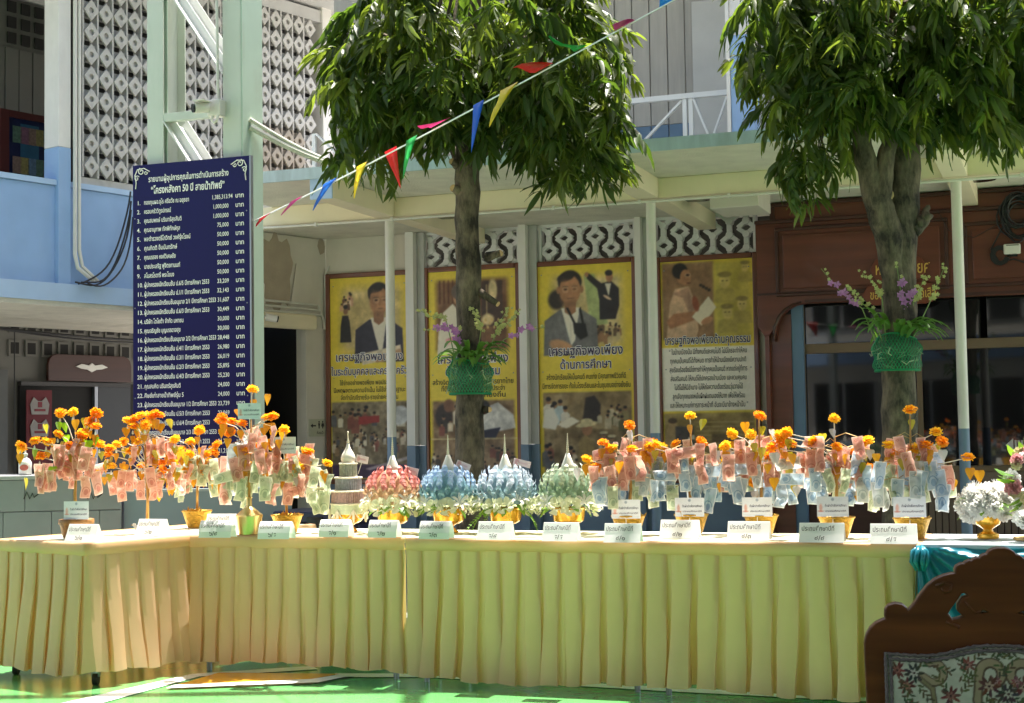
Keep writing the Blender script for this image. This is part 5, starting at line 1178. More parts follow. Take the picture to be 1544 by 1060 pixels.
def table(label, corners, hem, seed, skirt_edges, castors=False, amp=1.0, flare=.05, pitch=.115, group='yellow skirted tables set in a row'):
    """corners: front-left, front-right, back-right, back-left (world x, y)"""
    o = thing('skirted_table', label, 'table', (corners[0][0], corners[0][1], 0), group=group)
    L = [Vector((x - corners[0][0], y - corners[0][1], 0)) for x, y in corners]
    vv = [p_ + Vector((0, 0, TZ - .03)) for p_ in L] + [p_ + Vector((0, 0, TZ)) for p_ in L]
    MB().add(vv, [(3, 2, 1, 0), (4, 5, 6, 7), (0, 1, 5, 4), (1, 2, 6, 5), (2, 3, 7, 6), (3, 0, 4, 7)]).build('tabletop', cloth_top, o, bevel=.006)
    line = [L[i] for i in skirt_edges]
    sk_ = skirt_mesh(line, pitch, hem, seed, amp, flare).build('skirt', cloth_yellow, o); smooth_angle(sk_.data, 55)
    band = MB(); vb = []
    for i, p_ in enumerate(line):
        d1 = (line[i] - line[i - 1]).normalized() if i else (line[1] - line[0]).normalized(); d2 = (line[i + 1] - line[i]).normalized() if i + 1 < len(line) else d1
        nn = (Vector((d1.y, -d1.x, 0)) + Vector((d2.y, -d2.x, 0))).normalized()
        vb.append((p_, nn))
    prof = [(-.03, TZ + .004), (.006, TZ + .003), (.014, TZ - .006), (.016, TZ - .03), (.0165, TZ - .062), (.012, TZ - .063)]
    fine = []
    for i in range(len(vb) - 1):
        for k in range(20): t = k / 20; fine.append((vb[i][0].lerp(vb[i + 1][0], t), vb[i][1] if k == 0 else vb[i][1].lerp(vb[i + 1][1], t).normalized(), i * 20 + k))
    fine.append((vb[-1][0], vb[-1][1], 99))
    for (p_, nn, k) in fine: band.v += [tuple(p_ + nn * (x + .002 * math.sin(k * 2.3) * (z < TZ - .02)) + Vector((0, 0, z + .0025 * math.sin(k * 1.7 + seed) * (z < TZ - .05)))) for x, z in prof]
    m = len(prof); band.f = [(i * m + j, i * m + j + 1, (i + 1) * m + j + 1, (i + 1) * m + j) for i in range(len(fine) - 1) for j in range(m - 1)]
    band.build('cloth_band', cloth_yellow, o, smooth=True)
    cc_ = sum(L, Vector()) / 4
    for p_ in L:
        e = p_ + (cc_ - p_).normalized() * .10
        lg = MB().tube([e + Vector((0, 0, .065 if castors else 0)), e + Vector((0, 0, TZ - .031))], .016, 10).build('leg', metal_grey, o)
        if castors:
            MB().tube([e + Vector((-.014, 0, .033)), e + Vector((.014, 0, .033))], .033, 16).build('castor', rubber, lg)
            MB().box(e.x - .022, e.x + .022, e.y - .012, e.y + .012, .045, .07).build('castor_fork', metal_grey, lg)
    return o
def V2(p_): return (p_.x, p_.y)
# A: end table standing askew at the corner
aF = Vector((math.cos(R(-36)), math.sin(R(-36)), 0)); aS = Vector((-aF.y, aF.x, 0))
pA = at_z(131, 826, TZ); pA = at_depth(131, 826, 8.02); pA.z = 0
A_fl = pA - aF * .78; A_bl = A_fl + aS * 1.75; A_br = pA + aS * 1.75
table('yellow skirted table on castors at the corner, standing askew to the row', [V2(A_fl), V2(pA), V2(A_br), V2(A_bl)], .075, 2, [3, 0, 1, 2], True, 1.0, .055, .12)
mdir = Vector((math.cos(R(-20.1)), math.sin(R(-20.1)), 0)); mback = Vector((-mdir.y, mdir.x, 0))
B_fl = pA + aS * .70 + aF * .035; b1 = at_depth(611, 815, 8.18); b1.z = 0
def on_line(p0, px, D0=None):
    """point on the row's line through p0 that is seen at pixel column px"""
    best = None
    lo, hi = 0.0, 4.0
    for _ in range(40):
        s = (lo + hi) / 2; P_ = p0 + mdir * s + Vector((0, 0, TZ)); d = P_ - CAM
        if CX + F * d.dot(cr) / d.dot(fwd) < px: lo = s
        else: hi = s
    return p0 + mdir * lo
B_fr = on_line(B_fl, 612)
table('yellow skirted table in the inner corner, beside the table on castors', [V2(B_fl), V2(B_fr), V2(B_fr + mback * .68), V2(B_fl + mback * .68 + mdir * .20)], .06, 5, [0, 1], False, .6, .035, .10)
C_fl = at_depth(613, 817, 8.05); C_fl.z = 0; C_fr = on_line(C_fl, 979)
table('yellow skirted table under the four coloured banknote domes', [V2(C_fl), V2(C_fr), V2(C_fr + mback * .68), V2(C_fl + mback * .68)], .035, 8, [0, 1], False, 1.5, .05, .108)
D_fl = on_line(C_fl, 977) - mback * .035; D_fr = on_line(D_fl, 1386)
table('yellow skirted table at the end of the row, beside the teal cloth', [V2(D_fl), V2(D_fr), V2(D_fr + mback * .68), V2(D_fl + mback * .68)], .045, 13, [0, 1, 2], False, 2.8, .055, .14)
# E: teal satin table with gathered swags
E_fl = on_line(D_fl, 1388) - mback * .02; E_fr = E_fl + mdir * 1.5
te = thing('draped_table', 'table under a teal satin cloth gathered into swags, behind the carved chair', 'table', (E_fl.x, E_fl.y, 0), R(-20.1))
MB().box(0, 1.5, 0, .68, TZ - .02, TZ + .004).build('tabletop', mat('cloth_teal_top', (.55, .62, .66), .5, .05), te, bevel=.006)
q = MB()
def swag(u, v):
    x = u * 1.5; g_ = min((0.0, .73, 1.46), key=lambda c: abs(c - x)); dx, dz_ = x - g_, v * .72 + .015; r_ = math.hypot(dx, dz_); an = math.atan2(dx, dz_)
    z = TZ - .012 - v * (TZ - .05)
    amp = .020 * min(1, r_ / .22) * (1 - .35 * v)
    fold = amp * (math.sin(an * 19 + 1.3 * math.sin(r_ * 7)) + .55 * math.sin(an * 37 + 2 + r_ * 5)) + .02 * math.sin(an * 5 + r_ * 9) * min(1, r_ / .3)
    return (x - .012 * (1 - u), -.012 - .05 * v - fold - .012 * math.sin(v * 3), z)
q.grid(swag, 220, 60).build('swag_cloth', cloth_teal, te, smooth=True)
q = MB(); q.grid(lambda u, v: (-.014 - .02 * v - .014 * math.sin(u * 26 + v * 2) * (.3 + v), u * .66 - .02, TZ - .01 - v * (TZ - .06)), 60, 14).build('side_cloth', cloth_teal, te, smooth=True)
for k, x in enumerate((.0, .73, 1.46)):
    q = MB()
    for j in range(7):
        a = j * .9; q.tube([(x + .012 * math.cos(a), -.03, TZ - .004), (x + .03 * math.cos(a), -.045 - .012 * math.sin(a), TZ - .03), (x + .035 * math.cos(a + .3), -.05 - .02 * math.sin(a), TZ - .075), (x + .02 * math.cos(a), -.04, TZ - .12)], [.006, .014, .013, .004], 6)
    q.build('gather', cloth_teal, te, smooth=True)
for (x, y) in ((.1, .1), (1.4, .1), (.1, .58), (1.4, .58)): MB().tube([(x, y, 0), (x, y, TZ - .021)], .016, 8).build('leg', metal_grey, te)

# ================================================================== NAME CARDS
def facing(p_): return math.atan2(-p_.x, p_.y) * .15 + R(-20.1) * .85
_cm = {}
def card_mesh(w_, h_, curl):
    q = MB(); n = 6; t = .0012; bd = .075 * h_ / .1
    def side(v): return (-.02 - (1 - v) * bd * .55, h_ * v)
    prof = [(-bd * .6, 0), (-bd * .55, h_ * .35), (-bd * .36, h_ * .72), (-bd * .14, h_ * .95), (0, h_), (bd * .16, h_ * .93), (bd * .42, h_ * .66), (bd * .62, h_ * .3), (bd * .7, 0)] if curl else \
           [(-bd * .7, 0), (-bd * .38, h_ * .45), (-bd * .04, h_ * .99), (0, h_), (bd * .04, h_ * .99), (bd * .38, h_ * .45), (bd * .7, 0)]
    for x in (-w_ / 2, w_ / 2): q.v += [(x, y, z) for y, z in prof]
    m = len(prof); q.f = [(i, m + i, m + i + 1, i + 1) for i in range(m - 1)]
    return q.mesh('card_sheet', paper_white), prof
def name_card(px, py, txt, curl, rot=0.0, w_=.205, h_=.092, sheets=None, rn=''):
    p_ = at_z(px, py, TZ + .005)
    o = thing('name_card', f'white folded tent card reading {rn}', 'name card', tuple(p_), facing(p_) + rot, group='folded class name cards')
    key = (w_, h_, curl)
    if key not in _cm: _cm[key] = card_mesh(w_, h_, curl)
    me, prof = _cm[key]; put('card_sheet', me, o)
    ang = -math.atan2(-prof[0][0] + prof[3 if curl else 2][0], h_ * .95)
    f0 = Vector((0, prof[0][0], 0)); f1 = Vector((0, prof[1][0], prof[1][1])); tilt = -math.atan2(f1.y - f0.y, f1.z)
    def on(zf):
        for (a, b) in zip(prof[:-1], prof[1:]):
            if a[1] <= zf * h_ <= b[1]: t = (zf * h_ - a[1]) / (b[1] - a[1]); return a[0] + (b[0] - a[0]) * t, -math.atan2(b[0] - a[0], b[1] - a[1])
    y, a = on(.72); y2, a2 = on(.76)
    put('lettering', text_mesh('ประถมศึกษาปีที่', .034, ink_black, .006, 'CENTER', w_ * .72), o, T(-w_ * .08, on(.60)[0] - .0035, h_ * .60) @ RX(on(.66)[1]))
    put('lettering', text_mesh(txt, .036, ink_black, .006, 'CENTER'), o, T(-w_ * .04, on(.14)[0] - .003, h_ * .12) @ RX(on(.2)[1]))
    return o
TH = str.maketrans('0123456789', '๐๑๒๓๔๕๖๗๘๙')
CARDS = [(127, 816, '6/1', False, -.10, .19), (231, 807, '6/2', False, -.1, .185), (327, 805, '6/3', False, 0, .19), (328, 810, '6/4', True, .05, .19), (417, 812, '6/5', True, .0, .185), (507, 809, '5/1', True, 0, .175), (580, 810, '5/2', True, 0, .165), (658, 812, '5/3', True, 0, .17),
         (748, 813, '5/4', False, 0, .185), (847, 815, '5/5', False, 0, .185), (940, 817, '4/1', False, .05, .185), (1026, 811, '4/2', False, 0, .20), (1130, 814, '4/3', False, 0, .21), (1240, 817, '4/4', False, 0, .215), (1348, 819, '4/5', False, 0, .215)]
CB = {'6/1': ' before the brown pot', '6/2': ' at the foot of a gold pole', '6/4': ' beside the gold urn', '6/5': ' before green notes', '5/1': ' before the tiered tower', '5/2': ' before the pink dome', '5/3': ' before the sky-blue dome',
      '5/4': ' before the silvery dome with ferns', '5/5': ' before the green dome', '4/1': ' next to the green dome', '4/2': ' under a marigold money tree', '4/3': ' before a marigold money tree', '4/4': ' below a blue and pink money tree', '4/5': ' beside the teal table'}
for (px, py, nm, curl, rot, w_) in CARDS:
    if nm == '6/3': name_card(335, 798, nm.translate(TH), False, rot, w_, .092, rn=nm + ', half hidden behind another card'); continue
    name_card(px, py, nm.translate(TH), curl, rot, w_, rn=nm + CB[nm])

# ================================================================== MONEY TREES
def note_mat(name, base, ink, paper):
    m = bpy.data.materials.new(name); m.use_nodes = True; t = m.node_tree; N = t.nodes; L = t.links; b = N['Principled BSDF']; b.inputs['Roughness'].default_value = .35; b.inputs['Specular IOR Level'].default_value = .6
    at_ = N.new('ShaderNodeUVMap'); sp = N.new('ShaderNodeSeparateXYZ'); L.new(at_.outputs[0], sp.inputs[0])
    def math_(op, a, b_=None, c=None):
        n = N.new('ShaderNodeMath'); n.operation = op
        for i, v in enumerate((a, b_, c)):
            if v is None: continue
            if isinstance(v, (int, float)): n.inputs[i].default_value = v
            else: L.new(v, n.inputs[i])
        return n.outputs[0]
    x, y = sp.outputs[0], sp.outputs[1]
    def ring(cx_, cy_, rx, ry, r1, r2):
        d = math_('SQRT', math_('ADD', math_('POWER', math_('DIVIDE', math_('SUBTRACT', x, cx_), rx), 2), math_('POWER', math_('DIVIDE', math_('SUBTRACT', y, cy_), ry), 2)))
        a = math_('LESS_THAN', d, r2)
        return a if r1 <= 0 else math_('MULTIPLY', a, math_('GREATER_THAN', d, r1))
    inset = math_('MULTIPLY', math_('LESS_THAN', math_('ABSOLUTE', math_('SUBTRACT', x, .5)), .43), math_('LESS_THAN', math_('ABSOLUTE', math_('SUBTRACT', y, .5)), .46))
    wv = N.new('ShaderNodeTexWave'); wv.inputs['Scale'].default_value = 9; wv.inputs['Distortion'].default_value = 6; L.new(at_.outputs[0], wv.inputs['Vector'])
    nz = N.new('ShaderNodeTexNoise'); nz.inputs['Scale'].default_value = 7; nz.inputs['Detail'].default_value = 4; L.new(at_.outputs[0], nz.inputs['Vector'])
    k = math_('MULTIPLY', math_('ADD', math_('MULTIPLY', wv.outputs['Fac'], .25), math_('MULTIPLY', nz.outputs[0], .5)), inset)
    head = math_('MULTIPLY', ring(.52, .26, .20, .13, 0, 1), .5); rin = math_('MULTIPLY', math_('MULTIPLY', ring(.50, .30, .36, .20, .82, 1), .5), math_('GREATER_THAN', y, .26)); num = math_('MULTIPLY', ring(.32, .84, .16, .05, .4, 1), .45)
    tot = math_('MINIMUM', math_('ADD', math_('MAXIMUM', math_('MAXIMUM', head, rin), num), k), 1.0)
    mx = N.new('ShaderNodeMix'); mx.data_type = 'RGBA'; mx.inputs[6].default_value = (*base, 1); mx.inputs[7].default_value = (*ink, 1); L.new(tot, mx.inputs[0])
    m2 = N.new('ShaderNodeMix'); m2.data_type = 'RGBA'; m2.inputs[6].default_value = (*paper, 1); L.new(inset, m2.inputs[0]); L.new(mx.outputs[2], m2.inputs[7])
    L.new(m2.outputs[2], b.inputs['Base Color'])
    tr = N.new('ShaderNodeBsdfTranslucent'); L.new(m2.outputs[2], tr.inputs[0]); ms = N.new('ShaderNodeMixShader'); ms.inputs[0].default_value = .5
    L.new(b.outputs[0], ms.inputs[1]); L.new(tr.outputs[0], ms.inputs[2]); L.new(ms.outputs[0], N['Material Output'].inputs[0])
    return m
NOTE = {'p': note_mat('banknote_pink', (.84, .50, .40), (.50, .18, .14), (.84, .58, .48)), 'g': note_mat('banknote_green', (.64, .70, .48), (.26, .34, .22), (.74, .76, .60)), 'b': note_mat('banknote_blue', (.60, .70, .76), (.18, .30, .46), (.76, .79, .80)), 'w': note_mat('banknote_pouch', (.62, .66, .66), (.28, .34, .36), (.75, .77, .76))}
NM = {}
for c_ in NOTE:
    for v_ in range(10):
        rnd = random.Random(v_ * 7 + 1); nx_, ny_ = 4, 9; q = MB(); cu_ = rnd.uniform(-.016, .016); fold = rnd.uniform(-.06, .06); tw = rnd.uniform(-.6, .6); w1 = rnd.uniform(.8, 1.0)
        def fn(u, v):
            z = -v * .15; x = (u - .5) * .07; y = cu_ * math.sin(u * 3.1) * 1.2 + fold * abs(v - .5) + .009 * math.sin(v * 6.28 + v_) + .004 * math.sin(v * 17 + u * 5 + v_) + .003 * math.sin(u * 9 + v_ * 2); a = tw * v
            return (x * math.cos(a), y + x * math.sin(a), z)
        q.grid(fn, nx_, ny_); me = q.mesh('banknote', NOTE[c_], True)
        uv = me.uv_layers.new(name='UVMap'); 
        for lp in me.loops: i = lp.vertex_index; uv.data[lp.index].uv = ((i % (nx_ + 1)) / nx_, 1 - (i // (nx_ + 1)) / ny_)
        NM[c_, v_] = me
FL = []
petal_or = [mat('marigold_a', (.93, .46, .02), .6, .25, 60, trans=.5, tcol=(1.0, .50, .02)), mat('marigold_b', (.95, .58, .03), .6, .25, 60, trans=.5, tcol=(1.0, .62, .03)), mat('marigold_c', (.93, .38, .02), .6, .25, 60, trans=.5, tcol=(1.0, .40, .015))]
for k in range(6):
    rnd = random.Random(k + 40); q = MB()
    for ring_, (n, el, r_) in enumerate([(6, -1.0, .6), (9, -.55, .85), (11, -.1, 1.0), (11, .3, 1.0), (9, .7, .95), (7, 1.05, .9), (4, 1.4, .8)]):
        for i in range(n):
            a = 6.283 * i / n + rnd.uniform(-.2, .2) + ring_; e = el + rnd.uniform(-.15, .15); rr_ = r_ * rnd.uniform(.85, 1.12)
            d = Vector((math.cos(a) * math.cos(e), math.sin(a) * math.cos(e), math.sin(e) * .85)); s_d = Vector((-math.sin(a), math.cos(a), 0)); up_ = d.cross(s_d)
            w_ = .26
            q.add([d * .15, d * rr_ * .7 - s_d * w_ * 1.1 + up_ * .1, d * rr_ - s_d * w_ * .6 + up_ * rnd.uniform(-.12, .12), d * rr_ * 1.05 + up_ * .14, d * rr_ + s_d * w_ * .6 + up_ * rnd.uniform(-.12, .12), d * rr_ * .7 + s_d * w_ * 1.1 + up_ * .1],
                  [(0, 1, 2, 3), (0, 3, 4, 5)])
    FL.append(q.mesh('marigold', petal_or[k % 3]))
heart_mats = {'o': mat('heart_gold', (.62, .30, .02), .4, .3, 60, trans=.4, tcol=(.8, .36, .01)), 'y': mat('heart_olive', (.42, .34, .03), .35, .3, 60, trans=.4, tcol=(.6, .5, .02), spec=.7), 'c': mat('heart_clear', (.62, .58, .56), .3, .2, 60, trans=.35, spec=.7), 'g': mat('heart_green', (.22, .42, .02), .3, .3, 60, trans=.45, tcol=(.4, .7, .02))}
HM = {}
for c_, m_ in heart_mats.items():
    for v_ in range(3):
        rnd = random.Random(v_); q = MB(); half = [(0, .72), (.28, .95), (.58, .93), (.74, .62), (.66, .22), (.40, -.30), (.14, -.78), (0, -1.05)]
        bend = rnd.uniform(-.25, .25)
        vv = [(0, bend * 0, z) for x, z in half] + [(x, .22 * x + bend * z * z * .4, z) for x, z in half] + [(-x, .22 * x + bend * z * z * .4, z) for x, z in half]
        n = len(half)
        q.add(vv, [(i, i + 1, n + i + 1, n + i) for i in range(n - 1)] + [(i + 1, i, 2 * n + i, 2 * n + i + 1) for i in range(n - 1)])
        HM[c_, v_] = q.mesh('heart_leaf', m_)
wire_gold = mat('wire_gold', (.45, .30, .12), .4, .2, metal=.4)
wire_white = mat('wire_white', (.72, .66, .55), .5, .1)
bead_white = mat('bead_white', (.8, .79, .75), .4, 0)
info_print = vcol_mat('info_print', .4, .2)
def info_card_mesh():
    c = Canvas(.155, .10, 46, (214, 216, 224)); h = .10 / .155
    c.rect(0, 1, 0, h * .16, (150, 168, 200), .1, .7); c.ell(.12, h * .45, .05, .12, (206, 140, 124), 0, .6, .7); c.ell(.12, h * .28, .1, .025, (196, 110, 96), 0, .5, .7)
    c.ell(.5, h * .86, .05, .05, (150, 160, 176), 0, .4); c.rect(.22, .94, h * .27, h * .29, (190, 130, 140), .02); return c.mesh('info_print', info_print)
_ic = info_card_mesh()
def flower_px(o, base, D, px, py, rnd, spread=.05):
    return at_depth(px, py, D + rnd.uniform(-spread, spread)) - Vector(base)
def money_tree(label, bx_, by_, stand, flowers, notes, seed, trunk_top, hearts='oy', card=None, wire=None, group='marigold money trees on the tables', size=1.0, dots=False):
    rnd = random.Random(seed); b = at_z(bx_, by_, TZ + .004); base = Vector((b.x, b.y, TZ + .004))
    o = thing('money_tree', label, 'money tree', tuple(base), 0, group=group); D = base.y; rz_ = R(-12)
    px2m = D / F
    z0 = .0
    if stand == 'bucket':
        MB().lathe([(.055, 0), (.058, .004), (.088, .095), (.094, .097), (.094, .104), (.082, .104), (.078, .07)], 22).build('pot', gold_leafy, o, smooth=True); z0 = .08
        q = MB()
        for k in range(30):
            a, r_ = rnd.uniform(0, 6.28), rnd.uniform(0, .085); p_ = Vector((r_ * math.cos(a), r_ * math.sin(a), .092)); s = rnd.uniform(.015, .03); d = Vector((rnd.uniform(-1, 1), rnd.uniform(-1, 1), rnd.uniform(.2, 1))).normalized() * s; e = d.orthogonal().normalized() * s * .6
            q.add([p_ - e, p_ + d * .6 - e * .4, p_ + d * 1.4, p_ + e], [(0, 1, 2, 3)])
        q.build('pot_filling', gold_leafy, o)['kind'] = 'stuff'
    elif stand == 'brown':
        MB().lathe([(.07, 0), (.075, .01), (.09, .075), (.098, .08), (.098, .105), (.085, .108)], 22).build('pot', mat('pot_brown', (.30, .14, .04), .55, .4, 30, bump=.5, bscale=60), o, smooth=True); z0 = .10
    elif stand == 'urn':
        u_ = MB().lathe([(.056, 0), (.060, .003), (.074, .098), (.076, .104), (.076, .112), (.060, .124), (.030, .150), (.016, .160), (.015, .205), (.020, .21)], 26).build('urn', gold_bottle, o); smooth_angle(u_.data, 35); z0 = .2
    else:
        MB().lathe([(.06, 0), (.06, .012), (.02, .02)], 18).build('pot', wire_gold, o); z0 = 0
    top = at_depth(bx_ + trunk_top[0], trunk_top[1], D) - base
    tp = [Vector((0, 0, z0)), top * .35 + Vector((rnd.uniform(-.01, .01), 0, z0 * .6)), top * .7, top]
    tr = MB().tube(tp, [.011 if stand == 'pole' else .007, .009, .006, .003], 8).build('stem', mat('stem_gold', (.50, .27, .07), .4, .25, 30, metal=.4), o, smooth=True)
    hc = list(hearts)
    flowers = flowers + [(x + rnd.uniform(-14, 14), y + rnd.uniform(4, 18)) for (x, y) in flowers[1:] if rnd.random() < .18]
    for i, (px, py) in enumerate(flowers):
        p_ = flower_px(o, base, D, px, py, rnd); t_ = min(.92, max(.25, (p_.z - .12) / max(top.z, .1))); s0 = top * t_; s0.z = max(z0, min(s0.z, p_.z - .03))
        mid = s0.lerp(p_, .5) + Vector((0, 0, .03))
        br = MB().tube([s0, s0.lerp(mid, .6), mid, p_ - (p_ - mid).normalized() * .01], [.0035, .003, .0028, .0025], 5).build('branch', wire or wire_white, o)
        s = rnd.uniform(.030, .038) * size
        put('marigold', FL[rnd.randrange(6)], o, T(*p_) @ RZ(rnd.uniform(0, 6)) @ RX(rnd.uniform(-.1, 1.0)) @ SCL(s))
        hp = p_ + Vector((rnd.uniform(-.012, .012), rnd.uniform(-.02, .0), -rnd.uniform(.055, .085) * size))
        put('heart_leaf', HM[rnd.choice(hc), rnd.randrange(3)], o, T(*hp) @ RZ(rnd.uniform(-.9, .9)) @ RX(rnd.uniform(-.3, .3)) @ SCL(rnd.uniform(.026, .034) * size))
        if dots: MB().lathe([(.0, .02), (.004, .012), (.0065, 0), (.004, -.006)], 8, tuple(p_ + Vector((0, -.01, -.042)))).build('bead', bead_white, o)
    # spare hearts on the inner branches
    xs = [f[0] for f in flowers]; ys = [f[1] for f in flowers]
    for k in range(int(len(flowers) * 1.5)):
        f = rnd.choice(flowers); px, py = f[0] + rnd.uniform(-26, 26), f[1] + rnd.uniform(12, 45); p_ = flower_px(o, base, D, px, py, rnd, .07)
        put('heart_leaf', HM[rnd.choice(hc), rnd.randrange(3)], o, T(*p_) @ RZ(rnd.uniform(-1.1, 1.1)) @ RX(rnd.uniform(-.4, .4)) @ SCL(rnd.uniform(.026, .036) * size))
    for (x0_, x1_, y0_, y1_, pal, n, sz) in notes:
        for k in range(n):
            px, py = x0_ + (x1_ - x0_) * ((k + rnd.uniform(.1, .9)) / n), rnd.uniform(y0_, y1_); p_ = flower_px(o, base, D, px, py, rnd, .09)
            c_ = rnd.choice(pal); up_ = rnd.random() < .12
            M = T(*p_) @ RZ(rz_ + rnd.uniform(-.7, .7)) @ RY(rnd.uniform(-.22, .22) + (1.45 if up_ else 0)) @ RX(rnd.uniform(-.18, .18)) @ SCL(sz * rnd.uniform(.88, 1.08))
            nb_ = put('banknote', NM[c_, rnd.randrange(10)], o, M)
            t_ = min(.95, max(.3, p_.z / max(top.z, .1))); s0 = top * t_
            if rnd.random() < .55: MB().tube([s0, s0.lerp(p_, .5) + Vector((0, 0, .02)), p_], .0018, 4, False).build('hanging_wire', wire or wire_gold, o)
    if card:
        p_ = at_depth(card[0], card[1], D - .085) - base
        cd_ = put('info_card', _ic, o, T(*p_) @ RZ(R(-14)) @ SCL(card[2] if len(card) > 2 else 1))
        put('lettering', text_mesh('ต้นผ้าป่าเพื่อการศึกษา', .016, ink_navy, .004, 'CENTER', .105), cd_, T(.014, -.0015, .05))
        put('lettering', text_mesh('ประถมศึกษาปีที่', .012, ink_purple, .004, 'CENTER', .10), cd_, T(.014, -.0015, .024))
        MB().box(-.002, .002, .002, .006, -.05, .0).build('card_stick', wire_white, o, M=T(*p_))
    return o
z1 = lambda L_, s, x0_, y0_: [(x0_ + x / s, y0_ + y / s) for x, y in L_]
# flower places read off the photograph (two zoomed crops per stretch of table)
f61 = z1([(315, 190), (400, 185), (553, 192), (52, 412), (145, 375), (222, 382), (180, 480), (375, 408), (520, 250), (550, 280), (300, 330), (455, 340), (575, 398)], 4.416, 20, 580)
f62 = z1([(765, 240), (810, 228), (850, 208), (900, 215), (940, 200), (975, 205), (880, 268), (735, 380), (780, 440), (640, 425), (690, 400), (830, 380), (655, 545), (860, 540), (1020, 410), (990, 525), (1055, 520), (1075, 365), (950, 455)], 4.416, 20, 580)
f63 = z1([(20, 365), (62, 440), (112, 465), (180, 305), (230, 460), (280, 455), (298, 400), (10, 520), (215, 585), (95, 580), (245, 515)], 4.416, 260, 580)
f64 = z1([(533, 35), (333, 220), (395, 248), (465, 260), (625, 220), (670, 215), (580, 412), (492, 445), (540, 500), (615, 510), (640, 400)], 4.416, 260, 580)
f65 = z1([(742, 303), (728, 430), (880, 445), (905, 450), (838, 550), (1028, 525), (690, 590), (800, 500)], 4.416, 260, 580)
f41 = z1([(350, 158), (147, 293), (225, 340), (365, 340), (20, 420), (155, 400), (465, 395), (400, 440)], 5.047, 880, 610)
f42 = z1([(812, 90), (700, 300), (895, 290), (495, 325), (550, 305), (598, 335), (875, 372), (690, 400), (520, 300)], 5.047, 880, 610)
f43 = z1([(1340, 88), (1128, 225), (1278, 228), (1080, 320), (1090, 430), (1435, 330), (1490, 240), (1295, 600), (1420, 390)], 5.047, 880, 610)
f44 = z1([(450, 145), (310, 305), (470, 340), (300, 400), (70, 265), (118, 245), (150, 325), (22, 345), (125, 455), (650, 315), (685, 300), (590, 380), (700, 490)], 4.609, 1160, 600)
f45 = z1([(980, 85), (830, 330), (1160, 240), (1085, 335), (1200, 305), (1380, 415), (1020, 355), (960, 400), (900, 380)], 4.609, 1160, 600)
money_tree('marigold money tree in a brown pot with pink notes, beside the 6/1 card', 115, 811, 'brown', f61, [(85, 140, 652, 690, 'p', 12, .9), (58, 82, 690, 715, 'p', 5, .85), (75, 150, 685, 722, 'pp', 9, .85)], 1, (0, 668), 'yyog', (115, 783), None, dots=True)
money_tree('marigold money tree on a gold pole hung with pink notes, behind the 6/2 card', 222, 803, 'pole', f62, [(148, 280, 695, 730, 'p', 18, .75), (195, 265, 650, 690, 'p', 8, .8)], 2, (-4, 640), 'oooy', None, wire_white, dots=True)
money_tree('low marigold money tree with grey-green notes, behind the 6/3 card', 297, 795, 'bucket', f63, [(266, 345, 690, 742, 'ggwgp', 20, .9), (270, 335, 668, 705, 'ppg', 8, .85)], 3, (3, 680), 'oo', None)
money_tree('tall marigold money tree rising from a smooth gold urn', 376, 806, 'urn', f64, [(338, 405, 648, 690, 'pwwp', 10, .95), (335, 425, 695, 734, 'gggpg', 16, .92), (375, 415, 640, 655, 'p', 3, .85)], 4, (3, 612), 'oo', (376, 632, .9))
money_tree('marigold money tree with green and red notes, behind the 6/5 card', 433, 803, 'bucket', f65, [(412, 498, 698, 742, 'gggpg', 18, .9), (412, 475, 668, 702, 'pgp', 9, .88)], 5, (-2, 655), 'ooc', (428, 684, .95))
R4 = [(0, 0)]
def right_tree(label, bx_, by_, fl, seed, top, sp, card):
    return money_tree(label, bx_, by_, 'bucket', fl, [(bx_ - sp, bx_ + sp, 694, 736, 'bbbwg', 20, .9), (bx_ - sp, bx_ + sp, 676, 706, 'ppppb', 13, .88), (bx_ - sp * .6, bx_ + sp * .6, 655, 682, 'p', 6, .85)], seed, top, 'ooyc', card)
right_tree('marigold money tree with pink and pale notes, behind the 4/1 card', 948, 806, f41, 6, (2, 650), 56, (944, 782))
right_tree('marigold money tree with one white paper slip, behind the 4/2 card', 1043, 804, f42, 7, (-2, 632), 56, (1040, 779))
right_tree('marigold money tree with a low drooping bloom, behind the 4/3 card', 1148, 806, f43, 8, (-4, 632), 54, (1142, 779))
right_tree('widest marigold money tree with clustered blooms, behind the 4/4 card', 1262, 810, f44, 9, (-4, 640), 58, (1256, 779))
right_tree('marigold money tree with one far side shoot, next to the teal table', 1376, 812, f45, 10, (-4, 625), 58, (1372, 780))
